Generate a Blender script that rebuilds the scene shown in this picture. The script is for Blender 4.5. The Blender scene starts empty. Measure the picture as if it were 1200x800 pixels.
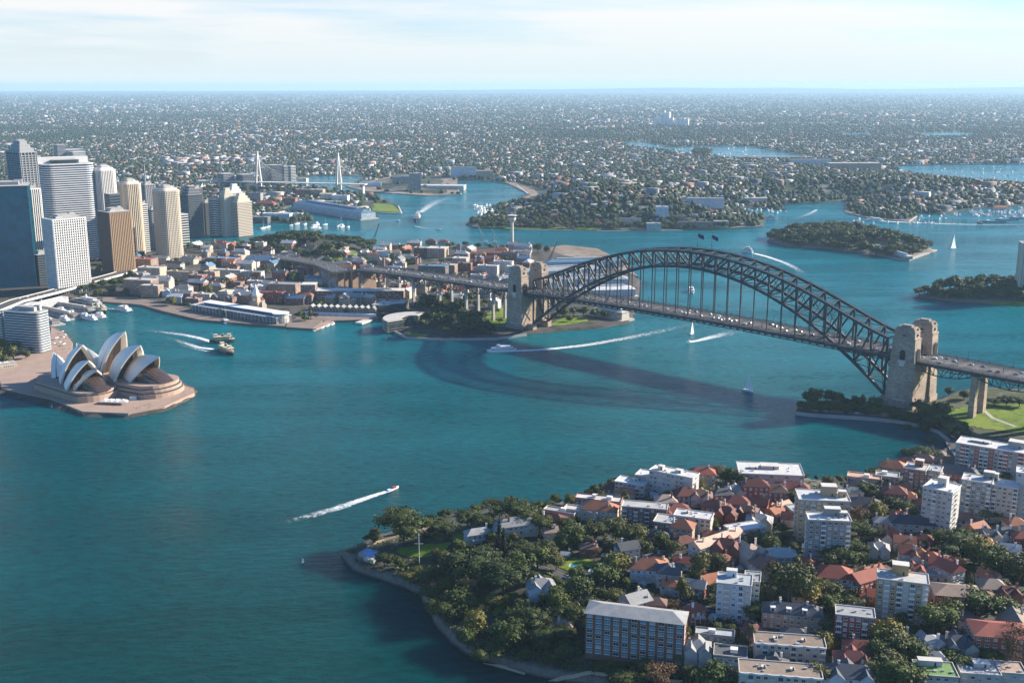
import bpy, math, random
import numpy as np
from mathutils import Vector, Matrix
from mathutils.geometry import tessellate_polygon
random.seed(7); rng = np.random.default_rng(11)
C = bpy.context.scene.collection
SC = bpy.context.scene
R = math.radians
# ------------------------------------------------------------------ camera
CAM_H, FPX, PITCH = 327.0, 1302.0, R(13.01)          # metres, focal length in 1200-wide pixels, tilt below level
cd = bpy.data.cameras.new("camera"); cam = bpy.data.objects.new("camera", cd); C.objects.link(cam)
cam.location = (0, 0, CAM_H); cam.rotation_euler = (math.pi/2 - PITCH, 0, 0)
cd.sensor_width = 36; cd.lens = 36*FPX/1200; cd.clip_start = 5; cd.clip_end = 300000
SC.camera = cam
# ------------------------------------------------------------------ sky and sun
SUN_AZ, SUN_EL = 70.0, 25.0                            # azimuth clockwise from the view direction (+Y)
w = bpy.data.worlds.new("World"); SC.world = w; w.use_nodes = True
nt = w.node_tree; nt.nodes.clear(); N = nt.nodes.new; L = nt.links.new
sky = N("ShaderNodeTexSky"); sky.sky_type = 'NISHITA'; sky.sun_disc = False
sky.sun_elevation = R(SUN_EL); sky.sun_rotation = R(SUN_AZ)
sky.altitude = 300; sky.air_density = 1.0; sky.dust_density = 0.6; sky.ozone_density = 2.0
tc = N("ShaderNodeTexCoord"); sx = N("ShaderNodeSeparateXYZ"); L(tc.outputs['Generated'], sx.inputs[0])
def wm(op, a, b=None, c=None):
    n = N("ShaderNodeMath"); n.operation = op
    for i, v in enumerate((a, b, c)):
        if v is None: continue
        if isinstance(v, (int, float)): n.inputs[i].default_value = v
        else: L(v, n.inputs[i])
    return n.outputs[0]
el = wm('MAXIMUM', sx.outputs[2], 0.0)
cv = N("ShaderNodeCombineXYZ")                        # high thin cloud sheet seen nearly edge-on
L(wm('MULTIPLY_ADD', el, 5.0, wm('MULTIPLY', sx.outputs[0], 2.2)), cv.inputs[0]); L(wm('MULTIPLY', sx.outputs[1], 1.2), cv.inputs[1])
L(wm('MULTIPLY', el, 26.0), cv.inputs[2])
cn = N("ShaderNodeTexNoise"); cn.inputs['Scale'].default_value = 1.15; cn.inputs['Detail'].default_value = 7; cn.inputs['Roughness'].default_value = 0.55
L(cv.outputs[0], cn.inputs['Vector'])
cr = N("ShaderNodeValToRGB"); cr.color_ramp.elements[0].position = 0.30; cr.color_ramp.elements[1].position = 0.58
L(cn.outputs[0], cr.inputs[0])
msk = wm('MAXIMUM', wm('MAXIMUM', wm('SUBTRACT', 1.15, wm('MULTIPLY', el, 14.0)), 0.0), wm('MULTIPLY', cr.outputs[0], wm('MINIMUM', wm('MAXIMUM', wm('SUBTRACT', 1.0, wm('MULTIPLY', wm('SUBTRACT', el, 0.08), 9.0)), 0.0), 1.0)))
msk = wm('MULTIPLY', msk, wm('MINIMUM', wm('MAXIMUM', wm('MULTIPLY', wm('SUBTRACT', sx.outputs[1], 0.15), 2.2), 0.0), 1.0))   # veil kept to the sky ahead, cut elsewhere to lessen fill on camera-facing walls
b1 = N("ShaderNodeBackground"); b1.inputs[1].default_value = 0.068
tm = N('ShaderNodeMix'); tm.data_type = 'RGBA'; tm.blend_type = 'MULTIPLY'; tm.inputs[0].default_value = 1.0; L(sky.outputs[0], tm.inputs[6]); tm.inputs[7].default_value = (0.62, 0.92, 1.30, 1); L(tm.outputs[2], b1.inputs[0])
b2 = N("ShaderNodeBackground"); hz = N('ShaderNodeMix'); hz.data_type = 'RGBA'; L(wm('MINIMUM', wm('MULTIPLY', el, 16.0), 1.0), hz.inputs[0]); hz.inputs[6].default_value = (0.76, 0.88, 0.93, 1); hz.inputs[7].default_value = (0.97, 0.95, 0.935, 1); L(hz.outputs[2], b2.inputs[0]); b2.inputs[1].default_value = 0.45
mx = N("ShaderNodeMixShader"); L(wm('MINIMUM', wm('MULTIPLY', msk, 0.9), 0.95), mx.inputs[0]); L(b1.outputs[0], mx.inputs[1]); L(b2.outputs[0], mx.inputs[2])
out = N("ShaderNodeOutputWorld"); L(mx.outputs[0], out.inputs[0])
sd_ = bpy.data.lights.new("sun", 'SUN'); sd_.energy = 5.0; sd_.angle = R(0.5); sd_.color = (1.0, 0.90, 0.76)
sun = bpy.data.objects.new("sun", sd_); C.objects.link(sun)
sv = Vector((math.sin(R(SUN_AZ))*math.cos(R(SUN_EL)), math.cos(R(SUN_AZ))*math.cos(R(SUN_EL)), math.sin(R(SUN_EL))))
sun.rotation_euler = (-sv).to_track_quat('-Z', 'Y').to_euler(); sun.location = (0, 0, 600)
SC.view_settings.view_transform = 'Standard'; SC.view_settings.look = 'None'
SC.view_settings.exposure = 1.22; SC.view_settings.gamma = 1
SC.render.engine = 'CYCLES'
SC.cycles.max_bounces = 5; SC.cycles.diffuse_bounces = 2; SC.cycles.glossy_bounces = 2; SC.cycles.transmission_bounces = 2
SC.cycles.transparent_max_bounces = 6; SC.cycles.volume_bounces = 1; SC.cycles.caustics_reflective = False; SC.cycles.caustics_refractive = False
SC.cycles.use_denoising = True; SC.cycles.sample_clamp_indirect = 4
# ------------------------------------------------------------------ geometry of the view, used to read positions off the photograph
def P(u, v, z=0.0):
    x = (u-600)/FPX; y = (400-v)/FPX
    dy = math.cos(PITCH) + y*math.sin(PITCH); dz = -math.sin(PITCH) + y*math.cos(PITCH)
    t = (z-CAM_H)/dz
    return Vector((x*t, dy*t, z))
def Q(p):
    dx, dy, dz = p[0], p[1], p[2]-CAM_H
    zz = dy*math.cos(PITCH)-dz*math.sin(PITCH); uu = dy*math.sin(PITCH)+dz*math.cos(PITCH)
    return 600+FPX*dx/zz, 400-FPX*uu/zz
# ------------------------------------------------------------------ materials
MATS = {}
def nodes(name):
    m = bpy.data.materials.new(name); m.use_nodes = True
    n = m.node_tree.nodes; b = n['Principled BSDF']
    return m, m.node_tree, b
def nm(t, op, a, b=None):
    n = t.nodes.new("ShaderNodeMath"); n.operation = op
    for i, v in enumerate((a, b)):
        if v is None: continue
        if isinstance(v, (int, float)): n.inputs[i].default_value = v
        else: t.links.new(v, n.inputs[i])
    return n.outputs[0]
def mixc(t, fac, a, b, blend='MIX'):
    n = t.nodes.new("ShaderNodeMix"); n.data_type = 'RGBA'; n.blend_type = blend
    for s, v in ((n.inputs[0], fac), (n.inputs[6], a), (n.inputs[7], b)):
        if isinstance(v, (int, float)): s.default_value = v
        elif isinstance(v, (tuple, list)): s.default_value = (*v[:3], 1)
        else: t.links.new(v, s)
    return n.outputs[2]
def noise(t, scale, detail=3, rough=0.55, coord='Object', vec=None):
    n = t.nodes.new("ShaderNodeTexNoise"); n.inputs['Scale'].default_value = scale; n.inputs['Detail'].default_value = detail
    n.inputs['Roughness'].default_value = rough
    if vec is None:
        c = t.nodes.new("ShaderNodeTexCoord"); vec = c.outputs[coord]
    t.links.new(vec, n.inputs['Vector']); return n.outputs[0]
def ramp(t, v, lo, hi):
    n = t.nodes.new("ShaderNodeMapRange"); n.inputs[1].default_value = lo; n.inputs[2].default_value = hi; n.clamp = True
    t.links.new(v, n.inputs[0]); return n.outputs[0]
def geo(t, coord='Position'):
    return t.nodes.new("ShaderNodeNewGeometry").outputs[coord]
def plain(name, col, rough=0.8, metal=0.0, var=0.18, scale=0.25, objvar=0.0, spec=0.3):
    """surface with weathering at two scales and a small shift per object"""
    if name in MATS: return MATS[name]
    m, t, b = nodes(name)
    f1 = noise(t, scale, 4, 0.6); f2 = noise(t, scale*9, 2, 0.6)
    k = nm(t, 'ADD', nm(t, 'MULTIPLY', f1, 0.65), nm(t, 'MULTIPLY', f2, 0.35))
    d = mixc(t, ramp(t, k, 0.32, 0.68), tuple(c*(1-var) for c in col), tuple(min(1, c*(1+var)) for c in col))
    if objvar:
        oi = t.nodes.new("ShaderNodeObjectInfo")
        d = mixc(t, 1.0, d, mixc(t, oi.outputs['Random'], (1-objvar,)*3, (1+objvar,)*3), 'MULTIPLY')
    t.links.new(d, b.inputs['Base Color']); b.inputs['Roughness'].default_value = rough; b.inputs['Metallic'].default_value = metal
    b.inputs['Specular IOR Level'].default_value = spec
    MATS[name] = m; return m
def tiled(name, col, pitch=0.35, var=0.25):
    """roof tiles or ribbed sheet: courses down the slope"""
    if name in MATS: return MATS[name]
    m, t, b = nodes(name)
    uv = t.nodes.new("ShaderNodeUVMap"); s = t.nodes.new("ShaderNodeSeparateXYZ"); t.links.new(uv.outputs[0], s.inputs[0])
    f1 = noise(t, 0.18, 4, 0.6); f2 = noise(t, 1.6, 3, 0.7)
    oi = t.nodes.new("ShaderNodeObjectInfo")
    k = nm(t, 'ADD', nm(t, 'MULTIPLY', f1, 0.5), nm(t, 'MULTIPLY', f2, 0.5))
    d = mixc(t, ramp(t, k, 0.33, 0.67), tuple(c*(1-var) for c in col), tuple(c*(1+var) for c in col))
    d = mixc(t, 1.0, d, mixc(t, oi.outputs['Random'], (0.78,)*3, (1.2,)*3), 'MULTIPLY')
    rows = nm(t, 'LESS_THAN', nm(t, 'FRACT', nm(t, 'DIVIDE', s.outputs[0], pitch*3)), 0.2)
    d = mixc(t, nm(t, 'MULTIPLY', rows, 0.3), d, (0.03, 0.03, 0.03))
    t.links.new(d, b.inputs['Base Color']); b.inputs['Roughness'].default_value = 0.75; b.inputs['Specular IOR Level'].default_value = 0.3
    MATS[name] = m; return m
def facade(name, wall, glass=(0.03, 0.05, 0.07), pu=3.2, pv=3.2, fu=0.5, fv=0.5, var=0.15, objvar=0.12, blinds=0.25):
    """masonry wall carrying a regular grid of small windows; read from metre-scaled UVs"""
    if name in MATS: return MATS[name]
    m, t, b = nodes(name)
    uv = t.nodes.new("ShaderNodeUVMap"); s = t.nodes.new("ShaderNodeSeparateXYZ"); t.links.new(uv.outputs[0], s.inputs[0])
    U = nm(t, 'DIVIDE', s.outputs[0], pu); V = nm(t, 'DIVIDE', s.outputs[1], pv)
    mu = nm(t, 'LESS_THAN', nm(t, 'ABSOLUTE', nm(t, 'SUBTRACT', nm(t, 'FRACT', U), 0.5)), fu/2)
    mv = nm(t, 'LESS_THAN', nm(t, 'ABSOLUTE', nm(t, 'SUBTRACT', nm(t, 'FRACT', V), 0.5)), fv/2)
    g = t.nodes.new("ShaderNodeNewGeometry"); sn = t.nodes.new("ShaderNodeSeparateXYZ"); t.links.new(g.outputs['Normal'], sn.inputs[0])
    side = nm(t, 'LESS_THAN', nm(t, 'ABSOLUTE', sn.outputs[2]), 0.5)
    mask = nm(t, 'MULTIPLY', nm(t, 'MULTIPLY', mu, mv), side)
    f1 = noise(t, 0.12, 4, 0.6); oi = t.nodes.new("ShaderNodeObjectInfo")
    wc = mixc(t, ramp(t, f1, 0.3, 0.7), tuple(c*(1-var) for c in wall), tuple(min(1, c*(1+var)) for c in wall))
    wc = mixc(t, 1.0, wc, mixc(t, oi.outputs['Random'], (1-objvar,)*3, (1+objvar,)*3), 'MULTIPLY')
    cell = t.nodes.new("ShaderNodeCombineXYZ"); t.links.new(nm(t, 'FLOOR', U), cell.inputs[0]); t.links.new(nm(t, 'FLOOR', V), cell.inputs[1])
    wn = t.nodes.new("ShaderNodeTexWhiteNoise"); t.links.new(cell.outputs[0], wn.inputs['Vector'])
    gc = mixc(t, wn.outputs['Value'], tuple(c*0.6 for c in glass), tuple(c*1.9 for c in glass))
    gc = mixc(t, nm(t, 'LESS_THAN', wn.outputs['Value'], blinds), gc, (0.35, 0.34, 0.31))
    t.links.new(mixc(t, mask, wc, gc), b.inputs['Base Color'])
    rg = t.nodes.new("ShaderNodeMapRange"); t.links.new(mask, rg.inputs[0]); rg.inputs[3].default_value = 0.85; rg.inputs[4].default_value = 0.18
    t.links.new(rg.outputs[0], b.inputs['Roughness'])
    MATS[name] = m; return m
def glassm(name, col, rough=0.12):
    if name in MATS: return MATS[name]
    m, t, b = nodes(name)
    f = noise(t, 0.08, 3, 0.6)
    t.links.new(mixc(t, ramp(t, f, 0.3, 0.7), tuple(c*0.7 for c in col), tuple(c*1.3 for c in col)), b.inputs['Base Color'])
    b.inputs['Roughness'].default_value = rough; b.inputs['Specular IOR Level'].default_value = 0.8
    MATS[name] = m; return m
def foliage(name, c1, c2):
    if name in MATS: return MATS[name]
    m, t, b = nodes(name)
    g = t.nodes.new("ShaderNodeNewGeometry"); oi = t.nodes.new("ShaderNodeObjectInfo")
    f1 = noise(t, 0.22, 3, 0.6)
    k = nm(t, 'ADD', nm(t, 'MULTIPLY', g.outputs['Random Per Island'], 0.45), nm(t, 'MULTIPLY', ramp(t, f1, 0.3, 0.7), 0.55))
    d = mixc(t, k, c1, c2)
    d = mixc(t, 1.0, d, mixc(t, oi.outputs['Random'], (0.72, 0.78, 0.7), (1.3, 1.16, 1.0)), 'MULTIPLY')
    t.links.new(d, b.inputs['Base Color']); b.inputs['Roughness'].default_value = 0.65; b.inputs['Specular IOR Level'].default_value = 0.25
    MATS[name] = m; return m
def soil(name, cols, scales=(0.01, 0.06, 0.5), coord='Position', rough=0.95):
    """ground: blends of three colours by world-space noise"""
    if name in MATS: return MATS[name]
    m, t, b = nodes(name); p = geo(t)
    d = mixc(t, ramp(t, noise(t, scales[0], 5, 0.65, vec=p), 0.42, 0.58), cols[0], cols[1])
    d = mixc(t, ramp(t, noise(t, scales[1], 5, 0.7, vec=p), 0.48, 0.62), d, cols[2])
    d = mixc(t, 1.0, d, mixc(t, noise(t, scales[2], 3, 0.7, vec=p), (0.6,)*3, (1.4,)*3), 'MULTIPLY')
    t.links.new(d, b.inputs['Base Color']); b.inputs['Roughness'].default_value = rough; b.inputs['Specular IOR Level'].default_value = 0.15
    MATS[name] = m; return m
# ------------------------------------------------------------------ mesh builder: everything added ends up in ONE mesh
class MB:
    def __init__(s): s.v = []; s.f = []; s.m = []; s.mats = []; s.T = Matrix.Identity(4)
    def mi(s, mat):
        if mat not in s.mats: s.mats.append(mat)
        return s.mats.index(mat)
    def raw(s, vs, fs, mat):
        o = len(s.v); s.v += [tuple(s.T @ Vector(p)) for p in vs]; k = s.mi(mat)
        for f in fs: s.f.append([o+i for i in f]); s.m.append(k)
    def box(s, c, d, mat, rot=0.0, taper=1.0, tz=None):
        """c = centre of the base, d = size"""
        hx, hy = d[0]/2, d[1]/2; cr, sr = math.cos(rot), math.sin(rot); vs = []
        for z, k in ((0, 1), (d[2], taper)):
            for a, b in ((-hx, -hy), (hx, -hy), (hx, hy), (-hx, hy)):
                a *= k; b *= k; vs.append((c[0]+a*cr-b*sr, c[1]+a*sr+b*cr, c[2]+z))
        s.raw(vs, [(3, 2, 1, 0), (4, 5, 6, 7), (0, 1, 5, 4), (1, 2, 6, 5), (2, 3, 7, 6), (3, 0, 4, 7)], mat)
    def prism(s, poly, z0, z1, mat, top=None, scale=1.0):
        n = len(poly); cx = sum(p[0] for p in poly)/n; cy = sum(p[1] for p in poly)/n
        a = sum(poly[i][0]*poly[(i+1) % n][1]-poly[(i+1) % n][0]*poly[i][1] for i in range(n))
        if a < 0: poly = list(reversed(poly))
        vs = [(p[0], p[1], z0) for p in poly]+[(cx+(p[0]-cx)*scale, cy+(p[1]-cy)*scale, z1) for p in poly]
        s.raw(vs, [(i, (i+1) % n, n+(i+1) % n, n+i) for i in range(n)], mat)
        tr = tessellate_polygon([[Vector((p[0], p[1], 0)) for p in poly]])
        fs = []
        for t in tr:
            A, B, D = (poly[i] for i in t)
            fs.append(t if (B[0]-A[0])*(D[1]-A[1])-(B[1]-A[1])*(D[0]-A[0]) > 0 else (t[0], t[2], t[1]))
        s.raw([vs[n+i] for i in range(n)], fs, top or mat)
    def bar(s, p, q, w, mat, h=None, up=(0, 0, 1)):
        p, q = Vector(p), Vector(q); d = (q-p)
        if d.length < 1e-6: return
        d.normalize(); u = Vector(up)
        if abs(d.dot(u)) > 0.98: u = Vector((1, 0, 0))
        a = d.cross(u).normalized()*(w/2); b = a.cross(d).normalized()*((h or w)/2)
        vs = [p-a-b, p+a-b, p+a+b, p-a+b, q-a-b, q+a-b, q+a+b, q-a+b]
        s.raw(vs, [(0, 1, 2, 3), (7, 6, 5, 4), (4, 5, 1, 0), (5, 6, 2, 1), (6, 7, 3, 2), (7, 4, 0, 3)], mat)
    def cyl(s, c, r, h, mat, n=12, r2=None):
        r2 = r if r2 is None else r2
        vs = [(c[0]+r*math.cos(2*math.pi*i/n), c[1]+r*math.sin(2*math.pi*i/n), c[2]) for i in range(n)]
        vs += [(c[0]+r2*math.cos(2*math.pi*i/n), c[1]+r2*math.sin(2*math.pi*i/n), c[2]+h) for i in range(n)]
        s.raw(vs, [(i, (i+1) % n, n+(i+1) % n, n+i) for i in range(n)]+[tuple(range(n, 2*n))], mat)
    def hull(s, secs, mat, closed=True):
        """loft a list of equal-length vertex rings"""
        n = len(secs[0]); vs = [p for r in secs for p in r]; fs = []
        for k in range(len(secs)-1):
            for i in range(n if closed else n-1):
                j = (i+1) % n; fs.append((k*n+i, k*n+j, (k+1)*n+j, (k+1)*n+i))
        s.raw(vs, fs, mat)
    def build(s, name, parent=None, smooth=False):
        me = bpy.data.meshes.new(name); me.from_pydata(s.v, [], s.f)
        for m in s.mats: me.materials.append(m)
        me.polygons.foreach_set('material_index', s.m)
        if smooth: me.polygons.foreach_set('use_smooth', [True]*len(s.f))
        V = s.v; uv = []
        for p in me.polygons:
            nx, ny, nz = p.normal; l = math.hypot(nx, ny)
            if l < 0.2: uv += [c for i in p.vertices for c in (V[i][0], V[i][1])]
            else:
                tx, ty = -ny/l, nx/l
                uv += [c for i in p.vertices for c in (V[i][0]*tx+V[i][1]*ty, V[i][2])]
        me.uv_layers.new(name='UVMap').data.foreach_set('uv', uv)
        o = bpy.data.objects.new(name, me); C.objects.link(o)
        if parent: o.parent = parent
        return o
# ------------------------------------------------------------------ naming
def thing(name, loc, rz=0.0, label=None, cat=None, group=None):
    o = bpy.data.objects.new(name, None); C.objects.link(o); o.location = loc; o.rotation_euler = (0, 0, rz); o.empty_display_size = 0.5
    return tag(o, label, cat, group)
def tag(o, label=None, cat=None, group=None, kind=None):
    if label: o['label'] = label
    if cat: o['category'] = cat
    if group: o['group'] = group
    if kind: o['kind'] = kind
    return o
def place(o, x, y, z, rz=0.0): o.location = (x, y, z); o.rotation_euler = (0, 0, rz); return o
def kids(o): return [c for c in C.objects if c.parent == o] if False else list(o.children)
def copy_tree(o, loc, rz=0.0, scale=None):
    c = o.copy(); C.objects.link(c); c.location = loc; c.rotation_euler = (0, 0, rz)
    if scale is not None: c.scale = scale
    for ch in CH.get(o.name, ()):
        d = ch.copy(); C.objects.link(d); d.parent = c
        for g in CH.get(ch.name, ()):
            e = g.copy(); C.objects.link(e); e.parent = d
    return c
CH = {}
def remember(o):
    CH[o.name] = list(o.children)
    for c in o.children: CH[c.name] = list(c.children)
    return o
# self-describing repeats: look + nearest named neighbour, made distinct at the end of the script
ANCH = []     # (u, v, phrase)
AUTO = []     # (object, look phrase)
def anchor(p, phrase): ANCH.append((*Q(p), phrase))
def auto(o, look, cat, group=None):
    o['category'] = cat
    if group: o['group'] = group
    AUTO.append((o, look)); return o
# ------------------------------------------------------------------ land: polygons whose waterlines are read off the photograph
def sdist(X, Y, poly):
    """signed distance, positive inside"""
    d2 = np.full(X.shape, 1e18); ins = np.zeros(X.shape, bool); n = len(poly)
    for i in range(n):
        ax, ay = poly[i]; bx, by = poly[(i+1) % n]; ex, ey = bx-ax, by-ay; L2 = ex*ex+ey*ey+1e-9
        t = np.clip(((X-ax)*ex+(Y-ay)*ey)/L2, 0, 1); d2 = np.minimum(d2, (X-ax-t*ex)**2+(Y-ay-t*ey)**2)
        c = ((ay > Y) != (by > Y)); xi = ax+(Y-ay)*ex/(ey if ey else 1e-9); ins ^= c & (X < xi)
    return np.where(ins, 1, -1)*np.sqrt(d2)
def sm(x): x = np.clip(x, 0, 1); return x*x*(3-2*x)
def vnoise(X, Y, s, seed=0):
    x = X/s; y = Y/s; xi = np.floor(x); yi = np.floor(y); fx = sm(x-xi); fy = sm(y-yi)
    h = lambda a, b: (np.sin(a*127.1+b*311.7+seed*17.3)*43758.5453) % 1.0
    return (h(xi, yi)*(1-fx)+h(xi+1, yi)*fx)*(1-fy)+(h(xi, yi+1)*(1-fx)+h(xi+1, yi+1)*fx)*fy
def W(pts): return [tuple(P(u, v)[:2]) for u, v in pts]
K_POLY = W([(398,652),(408,646),(430,636),(455,628),(485,618),(520,606),(560,598),(600,594),(630,600),(655,591),(680,585),(705,574),(735,566),(765,558),(800,556),
            (835,559),(866,561),(935,561),(960,566),(1000,563),(1030,556),(1052,549),(1085,541),(1104,529),(1112,519),(1400,519),(1700,560),(1700,1000),(900,1100),(760,830),(690,803),(650,797),(625,792),(600,786),(575,778),
            (548,768),(528,752),(512,735),(500,715),(492,698),(470,688),(450,681),(430,675),(412,668)])
M_POLY = W([(932,484),(935,476),(950,470),(985,470),(1020,473),(1060,474),(1095,470),(1120,460),(1150,455),(1200,458),(1500,470),(1700,530),(1500,560),(1200,560),(1116,528),(1112,516),(1100,506),(1078,499),(1050,494),(1010,491),(960,488)])
S_POLY = W([(-500,500),(-60,470),(0,462),(100,488),(150,490),(195,482),(232,463),(229,456),(200,440),(120,425),(84,412),(85,399),(76,389),(60,382),(30,376),(20,366),(50,362),(95,358),(120,354),(140,352),(165,357),(190,364),(232,374),(290,379),(335,382),
            (366,384),(376,375),(400,374),(440,372),(462,372),(470,380),(462,388),(478,396),(520,398),(580,397),(617,392),(660,388),(705,385),(738,379),(742,372),(748,352),(752,330),(735,312),(712,300),(695,294),(650,290),
            (600,290),(560,290),(520,291),(470,289),(430,289),(380,288),(330,286),(290,284),(240,284),(-500,284)])
G_POLY = W([(898,283),(905,277),(930,273),(980,272),(1030,276),(1066,286),(1092,292),(1096,296),(1072,300),(1064,305),(1035,302),(1005,297),(960,292),(925,290)])
B_POLY = W([(1068,349),(1085,343),(1120,339),(1200,339),(1500,345),(1500,366),(1200,359),(1170,357),(1120,355)])
FAR = [(-3000,262),(-300,262),(250,263),(297,259),(318,261),(345,262),(368,260),(366,254),(342,252),(330,246),(345,240),(380,246),(432,257),(444,255),(436,249),(471,251),(467,242),(450,234),(425,229),(400,224),(372,221),(345,218),(346,208),(372,206),(410,206),
       (430,208),(418,213),(409,219),(430,223),(461,227),(500,229),(541,228.5),(532,218),(536,211),(569,212),(606,218),(619,228),(602,236),(569,245),(592,249),(560,256),(546,263),(560,268),(620,269),(720,271),(840,269.5),(893,266),(897,257),(880,251),(864,244),
       (921,246),(916,240),(960,238),(992,235),(990,249),(1020,256),(1065,260),(1074,254),(1062,250),(1104,251),(1133,246),(1200,241),(1500,236),(4200,230),(4200,222),(1500,222),(1200,217.5),(1124,212),(1080,205.5),(1050,199),(1041,195),(1100,193.5),(1200,192),(1500,190),(6000,180)]
far_w = W(FAR)+[(60000, 56000), (-60000, 56000)]
LAKES = [W([(727,167.5),(753,166.7),(783,172.7),(830,171.5),(877,172),(912,178),(935,181),(932,186),(890,187),(861,185.5),(820,182),(787,177),(747,173)]),
         W([(979,156),(1018,155.6),(1016,158.4),(990,158.8)]), W([(1072,157),(1110,155),(1138,156),(1134,159.5),(1085,160)])]
# ------------------------------------------------------------------ terrain heights
def z_k(X, Y, d):
    z = np.clip(d*1.3, -4, 5.0)+13*sm((d-4)/70)+6*sm((d-90)/150)
    return z+(vnoise(X, Y, 7, 1)-0.5)*2.6*sm((d+3)/6)*(1-sm((d-10)/10))+(vnoise(X, Y, 3, 5)-0.5)*1.0*(1-sm((d-10)/10))*sm((d+3)/6)
def z_m(X, Y, d): return np.clip(d*1.2, -3, 3.0)+6*sm((d-50)/120)*sm((X-430)/120)
OBS = P(372, 292); CBDC = P(60, 318); MIL = P(520, 305)
def z_s(X, Y, d):
    g = lambda c, r, h: h*np.exp(-((X-c[0])**2+(Y-c[1])**2)/(r*r))
    return np.clip(d*1.3, -3, 2.6)+(g(OBS, 110, 30)+g(CBDC, 350, 10)+g(MIL, 150, 10))*sm((d-15)/90)
def z_g(X, Y, d): return np.clip(d*0.8, -3, 3.0)+14*sm((d-6)/60)+(vnoise(X, Y, 20, 3)-.5)*3*sm((d+2)/8)
def z_b(X, Y, d): return np.clip(d*0.8, -3, 3.0)+12*sm((d-6)/45)
HILLS = [(P(600,222), 330, 30), (P(760,250), 420, 24), (P(700,255), 300, 22), (P(850,235), 500, 22), (P(1000,222), 500, 20), (P(1030,246), 120, 18), (P(1110,232), 420, 20), (P(640,240), 260, 18), (P(400,240), 170, 12)]
farA = np.array(far_w)
def z_f(X, Y, d):
    z = np.clip(d*0.6, -3, 2.2); s = sm((d-30)/200)
    for c, r, h in HILLS: z = z+h*np.exp(-((X-c[0])**2+(Y-c[1])**2)/(r*r))*s
    return z
LANDS = [(K_POLY, z_k), (M_POLY, z_m), (S_POLY, z_s), (G_POLY, z_g), (B_POLY, z_b), (far_w, z_f)]
BB = [(min(p[0] for p in q)-20, min(p[1] for p in q)-20, max(p[0] for p in q)+20, max(p[1] for p in q)+20) for q, _ in LANDS]
def sd1(x, y, poly):
    d2 = 1e18; ins = False; ax, ay = poly[-1]
    for bx, by in poly:
        ex = bx-ax; ey = by-ay; px = x-ax; py = y-ay; t = (px*ex+py*ey)/(ex*ex+ey*ey+1e-9)
        t = 0.0 if t < 0 else 1.0 if t > 1 else t
        q = (px-t*ex)**2+(py-t*ey)**2
        if q < d2: d2 = q
        if (ay > y) != (by > y) and x < ax+py*ex/ey: ins = not ins
        ax, ay = bx, by
    return math.sqrt(d2) if ins else -math.sqrt(d2)
def ground(x, y):
    z = -3.0; x = float(x); y = float(y)
    for (q, f), b in zip(LANDS, BB):
        if b[0] < x < b[2] and b[1] < y < b[3]:
            d = sd1(x, y, q)
            if d > -3: z = max(z, float(f(x, y, d)))
    return z
def G(u, v, up=0.0):
    """the point on the terrain (plus up metres) seen at photo position u, v"""
    z = 3.0
    for _ in range(9):
        p = P(u, v, z+up); z = 0.5*z+0.5*max(0.0, ground(p[0], p[1]))
    p = P(u, v, z+up); g = max(0.0, ground(p[0], p[1])); return Vector((p[0], p[1], g))
GRASS = soil('grass_green', [(0.12,0.19,0.018),(0.17,0.22,0.03),(0.085,0.14,0.018)], (0.02,0.1,0.7))
EARTH_K = soil('suburb_ground', [(0.022,0.032,0.014),(0.045,0.045,0.026),(0.075,0.070,0.058)], (0.03,0.06,0.5))
EARTH_S = soil('town_ground', [(0.07,0.066,0.062),(0.11,0.095,0.082),(0.035,0.042,0.026)], (0.015,0.03,0.3))
EARTH_P = soil('park_ground', [(0.05,0.065,0.02),(0.07,0.075,0.04),(0.12,0.11,0.085)], (0.02,0.05,0.5))
EARTH_F = soil('far_ground', [(0.026,0.040,0.022),(0.045,0.055,0.034),(0.15,0.145,0.13)], (0.0012,0.012,0.03))
ROCK = None
def cliff(name, base):
    """terrain that turns to weathered sandstone where it is steep or near the water"""
    m, t, b = nodes(name); p = geo(t)
    s = t.nodes.new("ShaderNodeSeparateXYZ"); t.links.new(p, s.inputs[0])
    d = mixc(t, ramp(t, noise(t, 0.03, 5, 0.65, vec=p), 0.42, 0.58), base[0], base[1])
    d = mixc(t, ramp(t, noise(t, 0.09, 5, 0.7, vec=p), 0.5, 0.62), d, base[2])
    rk = mixc(t, noise(t, 0.35, 5, 0.7, vec=p), (0.05, 0.043, 0.035), (0.26, 0.22, 0.17))
    wet = mixc(t, ramp(t, s.outputs[2], 0.3, 1.6), (0.025, 0.022, 0.018), rk)
    k = nm(t, 'ADD', s.outputs[2], nm(t, 'MULTIPLY', noise(t, 0.15, 3, 0.6, vec=p), 3.0))
    t.links.new(mixc(t, ramp(t, k, 5.2, 7.0), wet, d), b.inputs['Base Color']); b.inputs['Roughness'].default_value = 0.95
    return m
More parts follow.
